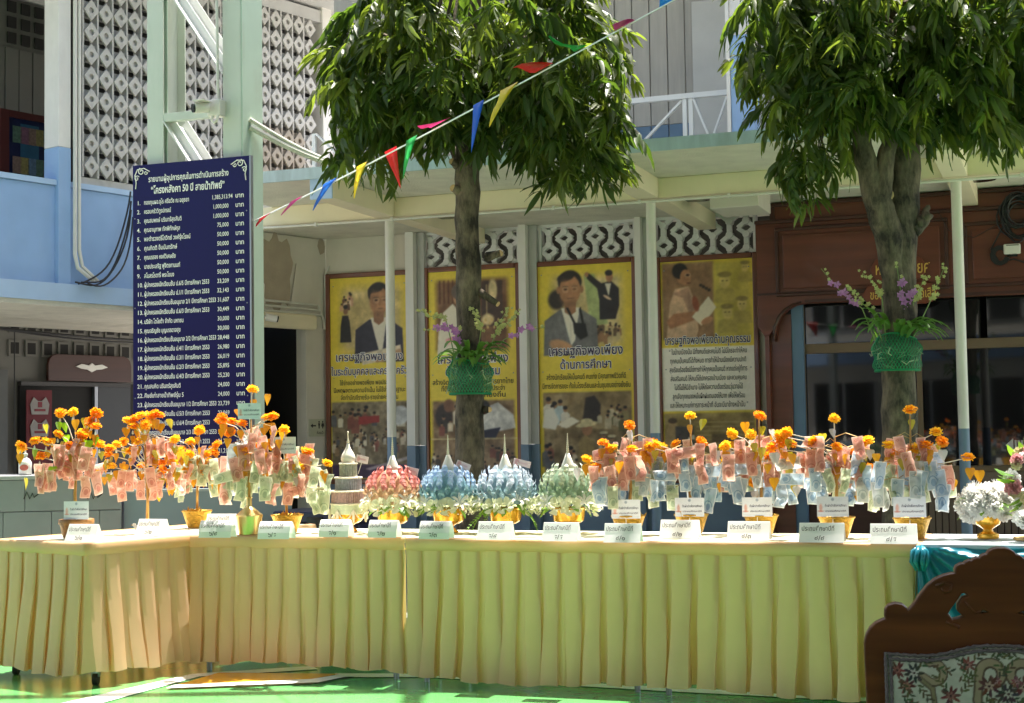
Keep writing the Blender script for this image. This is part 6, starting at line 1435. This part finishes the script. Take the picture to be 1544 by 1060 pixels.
# ================================================================== BANKNOTE DOMES ON GOLD PEDESTAL BOWLS
gold_bowl = mat('gold_bowl', (.80, .42, .03), .2, .12, 25, metal=.55, bump=.1, bscale=60, coat=.3)
rose_white = mat('rose_white', (.74, .76, .60), .55, .1, 20, trans=.35, tcol=(.75, .8, .5))
lily_white = mat('lily_white', (.78, .79, .72), .5, .05, 20, trans=.35)
leaf_green = mat('bouquet_leaf', (.10, .24, .03), .4, .3, 12, trans=.4, tcol=(.35, .6, .04))
fern_green = mat('fern_green', (.16, .36, .04), .4, .25, 12, trans=.4, tcol=(.45, .75, .05))
spire_white = mat('spire_white', (.74, .70, .60), .45, .06, 20, bump=.1, bscale=90)
pearl = mat('pearl', (.78, .70, .52), .25, .1, 30)
def rose_mesh():
    q = MB(); rnd = random.Random(5)
    for ring_, (n, r_, h, o_) in enumerate([(3, .35, .75, .1), (4, .55, .7, .3), (5, .8, .55, .6), (5, 1.0, .35, 1.0)]):
        for i in range(n):
            a = 6.283 * i / n + ring_ * .7; w_ = 3.6 / n * .62; pts = []
            for v in (0, .5, 1):
                for u in (-1, -.4, .4, 1):
                    aa = a + u * w_; rr_ = r_ * (.45 + .55 * v) * (1 + .12 * v * o_ * (1 - abs(u))); pts.append((rr_ * math.cos(aa), rr_ * math.sin(aa), h * v * (1 - .22 * abs(u) ** 2) - .1 * ring_ + (-.15 * o_ if v == 1 else 0)))
            q.add(pts, [(j * 4 + k, j * 4 + k + 1, (j + 1) * 4 + k + 1, (j + 1) * 4 + k) for j in range(2) for k in range(3)])
    return q.mesh('rose', rose_white, True)
def lily_mesh():
    q = MB()
    for i in range(6):
        a = i * 1.047; d = Vector((math.cos(a), math.sin(a), 0)); s = Vector((-math.sin(a), math.cos(a), 0)); up_ = Vector((0, 0, 1))
        p_ = [up_ * 0, d * .4 - s * .17 + up_ * .38, d * .4 + s * .17 + up_ * .38, d * .8 - s * .15 + up_ * .5, d * .8 + s * .15 + up_ * .5, d * 1.15 + up_ * .38, d * .42 + up_ * .3, d * .82 + up_ * .43]
        q.add(p_, [(0, 1, 6), (0, 6, 2), (1, 3, 7, 6), (6, 7, 4, 2), (3, 5, 7), (7, 5, 4)])
    return q.mesh('lily', lily_white, True)
ROSE, LILY = rose_mesh(), lily_mesh()
def blade(mt, name, ln, wd):
    q = MB(); vv = []; n = 5
    for i in range(n + 1):
        t = i / n; w_ = wd * math.sin(math.pi * (.05 + .93 * t)) ** .8; vv += [(t * ln, -w_, -.25 * ln * t * t + .2 * w_), (t * ln, 0, -.25 * ln * t * t), (t * ln, w_, -.25 * ln * t * t + .2 * w_)]
    q.add(vv, [(i * 3 + k, i * 3 + k + 1, i * 3 + k + 4, i * 3 + k + 3) for i in range(n) for k in range(2)]); return q.mesh(name, mt, True)
BLADE = blade(leaf_green, 'leaf', .075, .016)
def fern_mesh():
    q = MB(); n = 11
    for i in range(n):
        t = i / n; x = t * .13; z = -.35 * x - 2.6 * x * x
        for s in (-1, 1):
            l_ = .030 * (1 - t * .75); q.add([(x, 0, z), (x + .004, s * l_ * .5, z + .002), (x + .010, s * l_, z - .004), (x + .012, s * l_ * .5, z - .002)], [(0, 1, 2, 3)])
    q.tube([(t * .013, 0, -.35 * t * .013 - 2.6 * (t * .013) ** 2) for t in range(11)], .0012, 4); return q.mesh('fern_frond', fern_green)
FERN = fern_mesh()
def petal_mesh(m_):
    """one banknote folded to a pointed cup, opening outwards (+x)"""
    q = MB()
    q.add([(0, 0, -.9), (.25, -.55, -.25), (.55, -.42, .45), (.55, 0, 1.0), (.55, .42, .45), (.25, .55, -.25), (.05, 0, .05), (.62, -.16, .35), (.62, .16, .35)],
          [(0, 1, 6), (0, 6, 5), (1, 2, 7, 6), (5, 6, 8, 4), (2, 3, 7), (4, 8, 3), (6, 7, 3, 8)])
    return q.mesh('folded_note', m_)
def spire(o, z0, zc, zt, r_, dx=0):
    MB().lathe([(r_, 0), (r_ * .86, (zc - z0) * .3), (r_ * .5, (zc - z0) * .7), (r_ * .26, zc - z0)], 16, (0, 0, z0)).build('spire_cone', spire_white, o, smooth=True)
    prof = []; n = 9
    for i in range(n + 1):
        t = i / n; rr_ = .009 * (1 - t * .75); z = zc + (zt - zc) * t; prof += [(rr_ * .65, z), (rr_, z + (zt - zc) / n * .4)]
    MB().lathe(prof + [(.0005, zt + .012)], 10).build('spire_beads', pearl, o, smooth=True)
def tag_card(o, base, D, px, py, w_, h_, ang, z_in):
    p_ = at_depth(px, py, D - .02) - base
    c_ = Canvas(w_, h_, 26, (226, 206, 206)); hh = h_ / w_; c_.rect(.2, .85, hh * .3, hh * .7, (196, 140, 150), .1, .7); c_.ell(.2, hh * .5, .12, .2, (200, 110, 110), 0, .5, .5)
    cd_ = put('tag_card', c_.mesh('tag_card', info_print), o, T(*p_) @ RZ(R(-14)) @ RY(ang)); sd = cd_.modifiers.new('t', 'SOLIDIFY'); sd.thickness = .001
    MB().tube([Vector(p_) + Vector((0, .003, 0)), Vector((p_.x * .75, p_.y, z_in))], .0022, 5).build('tag_stick', wire_white, o)
def pedestal(o, s=1.0):
    b_ = MB().lathe([(.052 * s, 0), (.054 * s, .006 * s), (.036 * s, .022 * s), (.028 * s, .036 * s), (.040 * s, .046 * s), (.062 * s, .052 * s), (.084 * s, .066 * s), (.088 * s, .090 * s), (.092 * s, .128 * s), (.099 * s, .136 * s), (.094 * s, .140 * s), (.085 * s, .130 * s), (.05 * s, .128 * s)], 28).build('pedestal_bowl', gold_bowl, o); smooth_angle(b_.data, 30)
def dome(label, px, cols, seed, fern=False, tagc=None, wide=.158):
    rnd = random.Random(seed); b = at_z(px, 803, TZ + .004); base = Vector((b.x, b.y, TZ + .004)); D = b.y
    o = thing('banknote_dome', label, 'offering', tuple(base), 0, group='banknote domes on pedestal bowls')
    pedestal(o)
    meshes = [petal_mesh(c_) for c_ in cols]
    core = MB().lathe([(wide * .78 * math.sqrt(max(.02, 1 - (i / 8) ** 2.0)), .16 + .205 * i / 8) for i in range(9)], 20).build('dome_core', cols[-1], o, smooth=True)
    rings = 6
    for j in range(rings):
        t = j / rings; z = .215 + .15 * t; r_ = wide * (1 - t ** 2.0) ** .55 * .92; n = max(6, int(6.283 * r_ / .049))
        for i in range(n):
            a = 6.283 * (i + .5 * (j % 2)) / n + rnd.uniform(-.05, .05); s = rnd.uniform(.033, .038)
            M = T(r_ * math.cos(a), r_ * math.sin(a), z + rnd.uniform(-.004, .004)) @ RZ(a + rnd.uniform(-.1, .1)) @ RY(-.15 - .75 * t + rnd.uniform(-.12, .12) + (.45 if fern and rnd.random() < .5 else .1)) @ SCL(s * 1.15, s * (.92), s * .92)
            put('folded_note', meshes[min(len(meshes) - 1, int((1 - t) * len(meshes) * .999))], core, M)
    spire(o, .345, .435, .535, .040)
    for i in range(13):
        a = -math.pi / 2 + (i - 6) * .48 + rnd.uniform(-.1, .1); r_ = .152; p_ = (r_ * math.cos(a), r_ * math.sin(a), .160 + rnd.uniform(-.012, .018))
        if i % 3 != 1: put('rose', ROSE, o, T(*p_) @ RZ(a) @ RY(1.05 + rnd.uniform(-.2, .2)) @ RZ(rnd.uniform(0, 6)) @ SCL(rnd.uniform(.052, .062)))
        else: put('lily', LILY, o, T(p_[0], p_[1], p_[2] + .012) @ RZ(a) @ RY(.9 + rnd.uniform(-.3, .3)) @ SCL(rnd.uniform(.052, .062)))
    for i in range(12):
        a = -math.pi / 2 + rnd.uniform(-2.3, 2.3); put('leaf', BLADE, o, T(.10 * math.cos(a), .10 * math.sin(a), .145 + rnd.uniform(-.01, .02)) @ RZ(a) @ RY(rnd.uniform(-.2, .6)) @ RX(rnd.uniform(-.6, .6)) @ SCL(rnd.uniform(.8, 1.3)))
    if fern:
        for a in (-2.9, -2.5, -2.2, -1.5, -.7, -.4, -.15): put('fern_frond', FERN, o, T(.10 * math.cos(a), .10 * math.sin(a), .142) @ RZ(a) @ RY(rnd.uniform(.0, .5)) @ RX(rnd.uniform(-.4, .4)) @ SCL(rnd.uniform(.9, 1.25)))
    else:
        for k in range(5):
            a = -math.pi / 2 + rnd.uniform(-1.9, 1.9); q = MB(); st = []
            for i in range(8): st.append(Vector((.12 * math.cos(a) + rnd.uniform(-.02, .02), .12 * math.sin(a) + rnd.uniform(-.02, .02), .15 - i * .007)))
            for p_ in st: q.lathe([(.0, -.004), (.005, 0), (.0, .005)], 6, tuple(p_), False)
            q.build('baby_blossom', lily_white, o)['kind'] = 'stuff'
    if tagc: tag_card(o, base, D, *tagc)
    return o
def nm_(name, c, t=.3): return mat(name, c, .4, .25, 60, trans=t, spec=.6)
dome('pink banknote dome with white spire and white roses in a gold bowl', 593, [nm_('fold_pink', (.72, .26, .24)), nm_('fold_rose', (.70, .30, .27)), nm_('fold_gilt', (.60, .40, .24))], 1, tagc=(620, 716, .075, .042, .25, .33))
dome('sky-blue banknote dome with white spire and white roses in a gold bowl', 677, [nm_('fold_sky', (.46, .60, .80)), nm_('fold_sky2', (.40, .55, .72)), nm_('fold_teal', (.20, .36, .40))], 2, tagc=(697, 706, .085, .035, .38, .38))
dome('silvery blue spiky banknote dome in a gold bowl trimmed with fern fronds', 763, [nm_('fold_silver', (.62, .68, .76)), nm_('fold_silver2', (.55, .62, .70)), nm_('fold_slate', (.22, .34, .38))], 3, True, (786, 703, .10, .035, .25, .39), .165)
dome('pale green banknote dome with white spire and white roses in a gold bowl', 858, [nm_('fold_pale', (.62, .66, .52)), nm_('fold_green', (.46, .54, .38)), nm_('fold_dkgreen', (.26, .38, .25))], 4)

# tiered tower of rolled notes
b = at_z(526, 801, TZ + .004); base = Vector((b.x, b.y, TZ + .004)); D = b.y; k_ = D / F
o = thing('tiered_tower', 'tiered white tower of rolled banknotes with onion top in a gold bowl', 'offering', tuple(base))
pedestal(o, .95)
lace = mat('lace_cream', (.72, .68, .54), .6, .1, 60, bump=.5, bscale=200)
roll_m = [nm_('roll_green', (.55, .58, .46)), nm_('roll_blue', (.50, .52, .58)), nm_('roll_pink', (.62, .42, .40))]
def zpx(y): return (801 - y) * k_
MB().lathe([(.100, zpx(775)), (.104, zpx(774)), (.104, zpx(761)), (.100, zpx(760))], 26).build('base_band', mat('band_green', (.55, .62, .42), .6, .15, 60), o)
for i, (hw, yb, yt) in enumerate([(.100, 760, 741), (.076, 740, 721), (.049, 720, 700)]):
    n = int(6.283 * hw / .0135); q = MB()
    tc_ = MB().lathe([(hw * .88, zpx(yb)), (hw * .88, zpx(yt))], 24).build('tier', roll_m[(2 - i) % 3], o, smooth=True)
    for k in range(n): a = 6.283 * k / n; q.tube([(hw * .94 * math.cos(a), hw * .94 * math.sin(a), zpx(yb)), (hw * .94 * math.cos(a), hw * .94 * math.sin(a), zpx(yt))], .0060, 6)
    q.build('note_rolls', roll_m[(2 - i) % 3], tc_)['kind'] = 'stuff'
    for y in (yb, yt): MB().tube([(hw * 1.02 * math.cos(a * .2618), hw * 1.02 * math.sin(a * .2618), zpx(y) + .001) for a in range(25)], .0055, 6).build('lace_rim', lace, tc_)
    MB().lathe([(hw * .98, zpx(yt)), (hw * .2, zpx(yt) + .003)], 24).build('tier_top', lace, tc_)
q = MB().lathe([(.012, zpx(700)), (.034, zpx(698.5)), (.042, zpx(694)), (.042, zpx(690)), (.034, zpx(685)), (.020, zpx(679)), (.011, zpx(674)), (.007, zpx(669))], 22); q.build('onion_top', spire_white, o, smooth=True)
MB().lathe([(.007, zpx(669)), (.009, zpx(667)), (.004, zpx(664)), (.0035, zpx(655)), (.0055, zpx(653)), (.001, zpx(651))], 10).build('spire_beads', pearl, o, smooth=True)
for k in range(7):
    a0, a1 = -3.0 + k * .9, -3.0 + (k + 1) * .9
    MB().tube([(.108 * math.cos(a0 + (a1 - a0) * t), .108 * math.sin(a0 + (a1 - a0) * t), zpx(768) - .055 * math.sin(3.14 * t)) for t in [i / 8 for i in range(9)]], .0045, 5).build('garland', lace, o)
    MB().lathe([(.004, 0), (.007, -.02), (.009, -.05), (.002, -.075)], 8, (.108 * math.cos(a0), .108 * math.sin(a0), zpx(768))).build('tassel', lace, o)
tag_card(o, base, D, 545, 698, .075, .042, .22, .33)

# ================================================================== FLOWERS ON THE TEAL TABLE
ruff_w = mat('carnation_white', (.88, .87, .84), .6, .04, 30, trans=.6); ruff_p = mat('bloom_pink', (.78, .38, .40), .6, .2, 30, trans=.35); ruff_y = mat('bloom_cream', (.74, .66, .40), .6, .2, 30, trans=.35)
def ruff(m_): 
    me = FL[1].copy(); me.materials.clear(); me.materials.append(m_); me.name = 'bloom'; return me
RW, RP, RC = ruff(ruff_w), ruff(ruff_p), ruff(ruff_y)
b = at_z(1490, 812, TZ + .006); base = Vector((b.x, b.y, TZ + .008)); D = b.y; rnd = random.Random(4)
o = thing('white_bouquet', 'round bouquet of white carnations in a gold pedestal bowl on the teal table', 'bouquet', tuple(base))
pd = MB().lathe([(.052, 0), (.054, .01), (.05, .022), (.026, .034), (.022, .044), (.03, .05), (.058, .068), (.066, .09), (.068, .118), (.062, .12), (.04, .115)], 24).build('pedestal_bowl', gold_bowl, o); smooth_angle(pd.data, 30)
for i in range(44):
    v = Vector((rnd.uniform(-1, 1), rnd.uniform(-1, .6), rnd.uniform(-.35, 1))).normalized(); p_ = Vector((v.x * .125, v.y * .11, .155 + v.z * .095))
    put('bloom', RW, o, T(*p_) @ v.to_track_quat('Z', 'Y').to_matrix().to_4x4() @ SCL(rnd.uniform(.036, .05)))
for i in range(14):
    a = rnd.uniform(0, 6.28); put('leaf', BLADE, o, T(.10 * math.cos(a), .10 * math.sin(a), .115 + rnd.uniform(0, .08)) @ RZ(a) @ RY(rnd.uniform(-.6, .3)) @ SCL(.8))
b = at_z(1572, 818, TZ + .006); base = Vector((b.x, b.y + .12, TZ + .008)); D = base.y
o = thing('flower_wreath', 'pink and cream flower wreath round a pale disc on the teal table', 'wreath', tuple(base))
c0 = at_depth(1572, 722, D) - base
MB().tube([(0, .04, 0), c0 + Vector((0, .04, 0))], .012, 8).lathe([(.08, 0), (.08, .012), (.02, .02)], 16, (0, .04, 0)).build('stand', wire_gold, o)
MB().lathe([(.09, 0), (.09, .012), (.085, .014)], 28).build('disc', mat('disc_pale', (.55, .66, .80), .5, .1), o, M=T(c0.x, c0.y - .03, c0.z) @ RX(math.pi / 2))
for i in range(34):
    a = rnd.uniform(0, 6.28); r_ = rnd.uniform(.115, .165); p_ = c0 + Vector((r_ * math.cos(a), rnd.uniform(-.05, .02), r_ * math.sin(a)))
    put('bloom', (RP, RP, RC, RW)[i % 4], o, T(*p_) @ RX(1.4) @ RZ(rnd.uniform(0, 6)) @ SCL(rnd.uniform(.026, .044)))
for i in range(30):
    a = rnd.uniform(0, 6.28); p_ = c0 + Vector((.14 * math.cos(a), rnd.uniform(-.03, .04), .14 * math.sin(a)))
    put('leaf', BLADE, o, T(*p_) @ RY(-a) @ RX(rnd.uniform(-1, 1)) @ SCL(rnd.uniform(.8, 1.3)))
for i in range(5):
    p_ = at_depth(1541 + 7 * i, 783 + (i % 2) * 6, D - .12) - base; put('bloom', RW, o, T(*p_) @ RX(1.0) @ SCL(.045))
# little white bird by the pole of the second tree
b = at_z(210, 805, TZ + .004); o = thing('bird_figurine', 'tiny white bird figurine at the foot of the gold pole', 'figurine', tuple(b), R(160))
q = MB().tube([(-.045, 0, .022), (-.02, 0, .024), (0, 0, .026), (.02, 0, .034), (.03, 0, .045)], [.006, .017, .02, .014, .009], 10); q.build('body', plastic_white, o, smooth=True)
MB().lathe([(0, -.011), (.009, -.006), (.011, 0), (.008, .008), (0, .011)], 10, (.034, 0, .052), False).build('head', plastic_white, o, smooth=True)
MB().tube([(.043, 0, .052), (.056, 0, .05)], [.004, .0006], 6).build('beak', mat('beak_orange', (.7, .3, .03), .5, 0), o)
for s in (-1, 1): MB().add([(.012, s * .017, .036), (-.05, s * .022, .040), (-.03, s * .024, .022), (.0, s * .020, .016)], [(0, 1, 2, 3)]).build('wing', plastic_white, o)
MB().tube([(0, 0, 0), (0, 0, .012)], .009, 8).build('foot_base', plastic_white, o)

# ================================================================== CARVED CHAIR
D = 3.37; cpx = 1511
g0 = at_depth(cpx, 900, D); ch = thing('carved_chair', 'carved dark wood chair with floral tapestry back, seen from behind', 'chair', (g0.x, D, 0), R(-13))
sc4 = 4.078
def cz(xz, yz):
    px, py = 1300 + xz / sc4, 800 + yz / sc4
    return ((px - cpx) / F * D, at_depth(px, py, D).z)
M_ = 860
L_out = [(48, 1420), (45, 1060), (40, 760), (40, 715), (52, 665), (75, 625), (110, 592), (150, 572), (172, 562), (167, 535), (170, 505), (188, 480), (225, 468), (262, 474), (285, 492), (293, 508), (288, 522), (310, 505), (345, 462), (380, 408), (425, 350), (470, 312), (520, 288), (560, 277), (596, 271), (592, 248), (600, 228), (622, 214), (645, 213), (655, 200), (672, 192), (690, 196), (700, 182), (718, 174), (737, 177), (748, 162), (762, 154), (780, 152), (792, 132), (815, 118), (840, 112)]
def mirror(L_): return L_ + [(2 * M_ - x, y) for x, y in reversed(L_)]
outline = [cz(*p_) for p_ in mirror(L_out)]
zbase = .47
outline[0] = (outline[0][0], zbase); outline[-1] = (outline[-1][0], zbase)
h1_ = [(615, 378), (640, 374), (672, 398), (662, 410), (630, 422), (604, 455), (602, 490), (642, 532), (600, 552), (558, 562), (540, 535), (524, 515), (552, 470), (588, 420)]
h2_ = [(733, 480), (750, 478), (770, 486), (802, 500), (760, 512), (716, 516)]
holes = []
for hp in (h1_, h2_):
    holes.append([cz(*p_) for p_ in hp]); holes.append([cz(2 * M_ - x, y) for x, y in hp])
pan = [(160, 1330), (160, 1060), (158, 768), (250, 772), (350, 775), (440, 770), (520, 755), (600, 730), (680, 708), (760, 700), (860, 698)]
bk = put('back_frame', curve_mesh('back_frame', [outline] + holes, .045, chair_wood, .004), ch, T(0, 0, 0)); smooth_angle(bk.data, 35)
# carved relief lines and scrolls on the crest
for s in (1, -1):
    q = MB(); mx_ = lambda L_: [cz(x if s > 0 else 2 * M_ - x, y) for x, y in L_]
    pts = mx_([(470, 345), (520, 320), (560, 335), (555, 370), (520, 380), (505, 355)]); q.tube([(x, -.0225, z) for x, z in pts], .004, 6)
    pts = mx_([(525, 560), (560, 578), (600, 592), (590, 600)]); q.tube([(x, -.0225, z) for x, z in pts], .0045, 6)
    pts = mx_([(640, 430), (665, 470), (700, 505), (730, 490)]); q.tube([(x, -.0225, z) for x, z in pts], .003, 6)
    q.build('carved_relief', chair_wood, bk, smooth=True)
# padded tapestry with braid
pan2 = mirror(pan); P3 = [cz(*p_) for p_ in pan2]; zb_ = .50
P3[0] = (P3[0][0], zb_); P3[-1] = (P3[-1][0], zb_)
xs_ = [p_[0] for p_ in P3]; x0, x1 = min(xs_), max(xs_); ztp = max(p_[1] for p_ in P3)
def top_at(x):
    for a, b in zip(P3[1:-2], P3[2:-1]):
        if a[0] <= x <= b[0] and b[0] > a[0]: return a[1] + (b[1] - a[1]) * (x - a[0]) / (b[0] - a[0])
    return P3[2][1]
W_, H_ = x1 - x0, ztp - zb_
cv = Canvas(W_, H_, 230, (196, 194, 178)); hh = H_ / W_; rr = np.random.default_rng(8)
n_ = cv.noise(50) - .5; cv.a += n_[..., None] * 26
def flower(x, z, s, c1, c2):
    for k in range(9):
        a = k * .698 + rr.uniform(-.2, .2); cv.ell(x + .6 * s * math.cos(a), z + .6 * s * math.sin(a), s * .52, s * .17, [c * rr.uniform(.8, 1.15) for c in c1], math.degrees(a), .35)
    for k in range(6):
        a = k * 1.047 + .3; cv.ell(x + .25 * s * math.cos(a), z + .25 * s * math.sin(a), s * .28, s * .12, c2, math.degrees(a), .35)
    cv.ell(x, z, s * .14, s * .14, (70, 40, 40), 0, .4)
def sprig(x, z, s, ang):
    for k in range(7):
        a = ang + (-1) ** k * .7; xx, zz_ = x + math.cos(ang) * s * k * .22, z + math.sin(ang) * s * k * .22
        cv.ell(xx + .22 * s * math.cos(a), zz_ + .22 * s * math.sin(a), s * .26, s * .085, (66 + rr.integers(0, 40), 74 + rr.integers(0, 30), 60), math.degrees(a), .35)
def scrollp(pts, wd, c1, c2):
    pts = np.array(pts, float)
    for k in range(len(pts) - 1):
        for t in np.linspace(0, 1, 6):
            p_ = pts[k] * (1 - t) + pts[k + 1] * t; cv.ell(p_[0], p_[1], wd, wd, c2, 0, .4)
    for k in range(len(pts) - 1):
        for t in np.linspace(0, 1, 6):
            p_ = pts[k] * (1 - t) + pts[k + 1] * t; cv.ell(p_[0], p_[1] + wd * .1, wd * .66, wd * .66, c1, 0, .5)
zz_ = lambda yz: (cz(0, yz)[1] - zb_) / W_
xx_ = lambda xz: (cz(xz, 900)[0] - x0) / W_
for s in (1, -1):
    X_ = lambda x: xx_(x if s > 0 else 2 * M_ - x); tan, dk = (164, 146, 118), (92, 74, 60)
    arc = lambda cx_, cy_, r_, a0, a1, n=12: [(X_(cx_ + r_ * math.cos(a0 + (a1 - a0) * i / n)), zz_(cy_ - r_ * math.sin(a0 + (a1 - a0) * i / n))) for i in range(n + 1)]
    scrollp(arc(440, 880, 60, 2.0, -1.8) + [(X_(400), zz_(920)), (X_(370), zz_(900))], .016, tan, dk)
    scrollp(arc(770, 880, 65, -1.0, 3.1) + [(X_(700), zz_(950)), (X_(690), zz_(1040)), (X_(700), zz_(1130))], .020, tan, dk)
    scrollp([(X_(360), zz_(920)), (X_(430), zz_(980)), (X_(440), zz_(1060))], .012, (140, 128, 96), dk)
    for (x, y, z_, c1, c2) in [(225, 870, .045, (120, 62, 58), (160, 100, 90)), (325, 885, .05, (60, 58, 60), (196, 190, 180)), (280, 965, .045, (110, 56, 52), (170, 120, 100)), (640, 830, .042, (128, 70, 66), (170, 120, 110)), (535, 1020, .05, (112, 60, 58), (150, 100, 90)), (960, 955, .055, (104, 58, 54), (186, 160, 140)), (800, 925, .03, (130, 80, 80), (170, 130, 130)), (850, 1000, .05, (70, 64, 62), (190, 184, 170)), (300, 1100, .05, (116, 60, 56), (170, 120, 100))]:
        flower(X_(x), zz_(y), z_ * .78, c1, c2)
    for (x, y, a) in [(360, 850, .6), (240, 930, -1), (345, 960, -.9), (680, 800, .7), (640, 900, 2.0), (600, 1000, .9), (520, 990, 2.2), (780, 780, .2), (900, 900, 2.4), (900, 1030, -.4), (250, 1030, -.6), (590, 930, .5), (740, 1000, -1.1), (440, 850, -.2)]:
        sprig(X_(x), zz_(y), .055, a if s > 0 else math.pi - a)
nx, nz = cv.nx, cv.ny; cme = cv.mesh('tapestry_panel', vcol_mat('tapestry', .9, 0, .35))
co = np.empty(len(cme.vertices) * 3); cme.vertices.foreach_get('co', co); co = co.reshape(-1, 3)
for i in range(len(co)):
    x = co[i, 0] + (x0 + x1) / 2; zt_ = top_at(x) - zb_ ; zf = co[i, 2] / (hh * W_)
    z = min(co[i, 2], zt_); ex = min((x - x0), (x1 - x), zt_ - z + .0, z) / .05
    co[i] = (x, -.024 - .018 * (1 - math.exp(-max(0, ex) * 1.6)), zb_ + z)
cme.vertices.foreach_set('co', co.ravel()); cme.update(); cme.shade_smooth()
put('tapestry_panel', cme, ch)
q = MB(); line = []
for i in range(len(P3) - 1):
    a, b = Vector((P3[i][0], 0, P3[i][1])), Vector((P3[i + 1][0], 0, P3[i + 1][1])); n = max(1, int((b - a).length / .006))
    line += [a.lerp(b, k / n) for k in range(n)]
br_ = MB()
for off, r_ in ((0.0, .0042), (.011, .0042)):
    pts = []
    for i, p_ in enumerate(line):
        c_ = Vector(((x0 + x1) / 2, 0, (zb_ + ztp) / 2)); dx = Vector((.0, 0, -1)) if 0 < p_.x - x0 - .002 and x1 - p_.x > .002 else Vector((1 if p_.x < 0 else -1, 0, 0))
        pts.append(p_ + dx * off + Vector((0, -.030 - .0016 * (i % 2), .0010 * math.sin(i * 2.1))))
    br_.tube(pts, [r_ * (1.15 if i % 2 else .85) for i in range(len(pts))], 6)
br_.build('braid_trim', braid, ch, smooth=True)['kind'] = 'stuff'
# seat and legs (below and behind the back, mostly out of the picture)
MB().box(-.27, .27, .0, .54, .40, .46).build('seat_frame', chair_wood, ch, bevel=.01)
MB().box(-.25, .25, .03, .53, .461, .52).build('seat_cushion', mat('seat_fabric', (.42, .40, .34), .9, .3, 25), ch, bevel=.025)
for (x, y) in ((-.25, .03), (.25, .03), (-.25, .5), (.25, .5)):
    MB().tube([(x, y, 0), (x, y + .01, .12), (x, y, .25), (x, y, .41)], [.02, .018, .028, .032], 12).build('leg', chair_wood, ch, smooth=True)

# ================================================================== BUILDING ON THE FAR SIDE OF THE COURT (behind the camera, mirrored in the shop windows)
ob = thing('court_building', 'long two-storey school building with blue bands across the court, mirrored in the shop windows', 'building', (0, -17, 0))
bpart('wall', wall_cream, (-22, 22, -.3, 0, 0, 8.2), parent=ob)
for z0_ in (.9, 4.6):
    for k in range(14):
        x = -20.5 + k * 3.05
        wn = bpart('window', window_dark, (x, x + 2.2, .001, .05, z0_, z0_ + 1.9), parent=ob)
        bpart('window_frame', steel_white, (x - .06, x - .001, .001, .07, z0_, z0_ + 1.9), (x + 2.201, x + 2.26, .001, .07, z0_, z0_ + 1.9), (x + 1.07, x + 1.13, .051, .07, z0_, z0_ + 1.9), parent=wn)
bpart('floor_band', blue_paint, (-22, 22, .001, .6, 3.4, 4.1), parent=ob)
bpart('roof_edge', blue_pale, (-22.3, 22.3, -.3, .9, 8.201, 8.45), parent=ob)
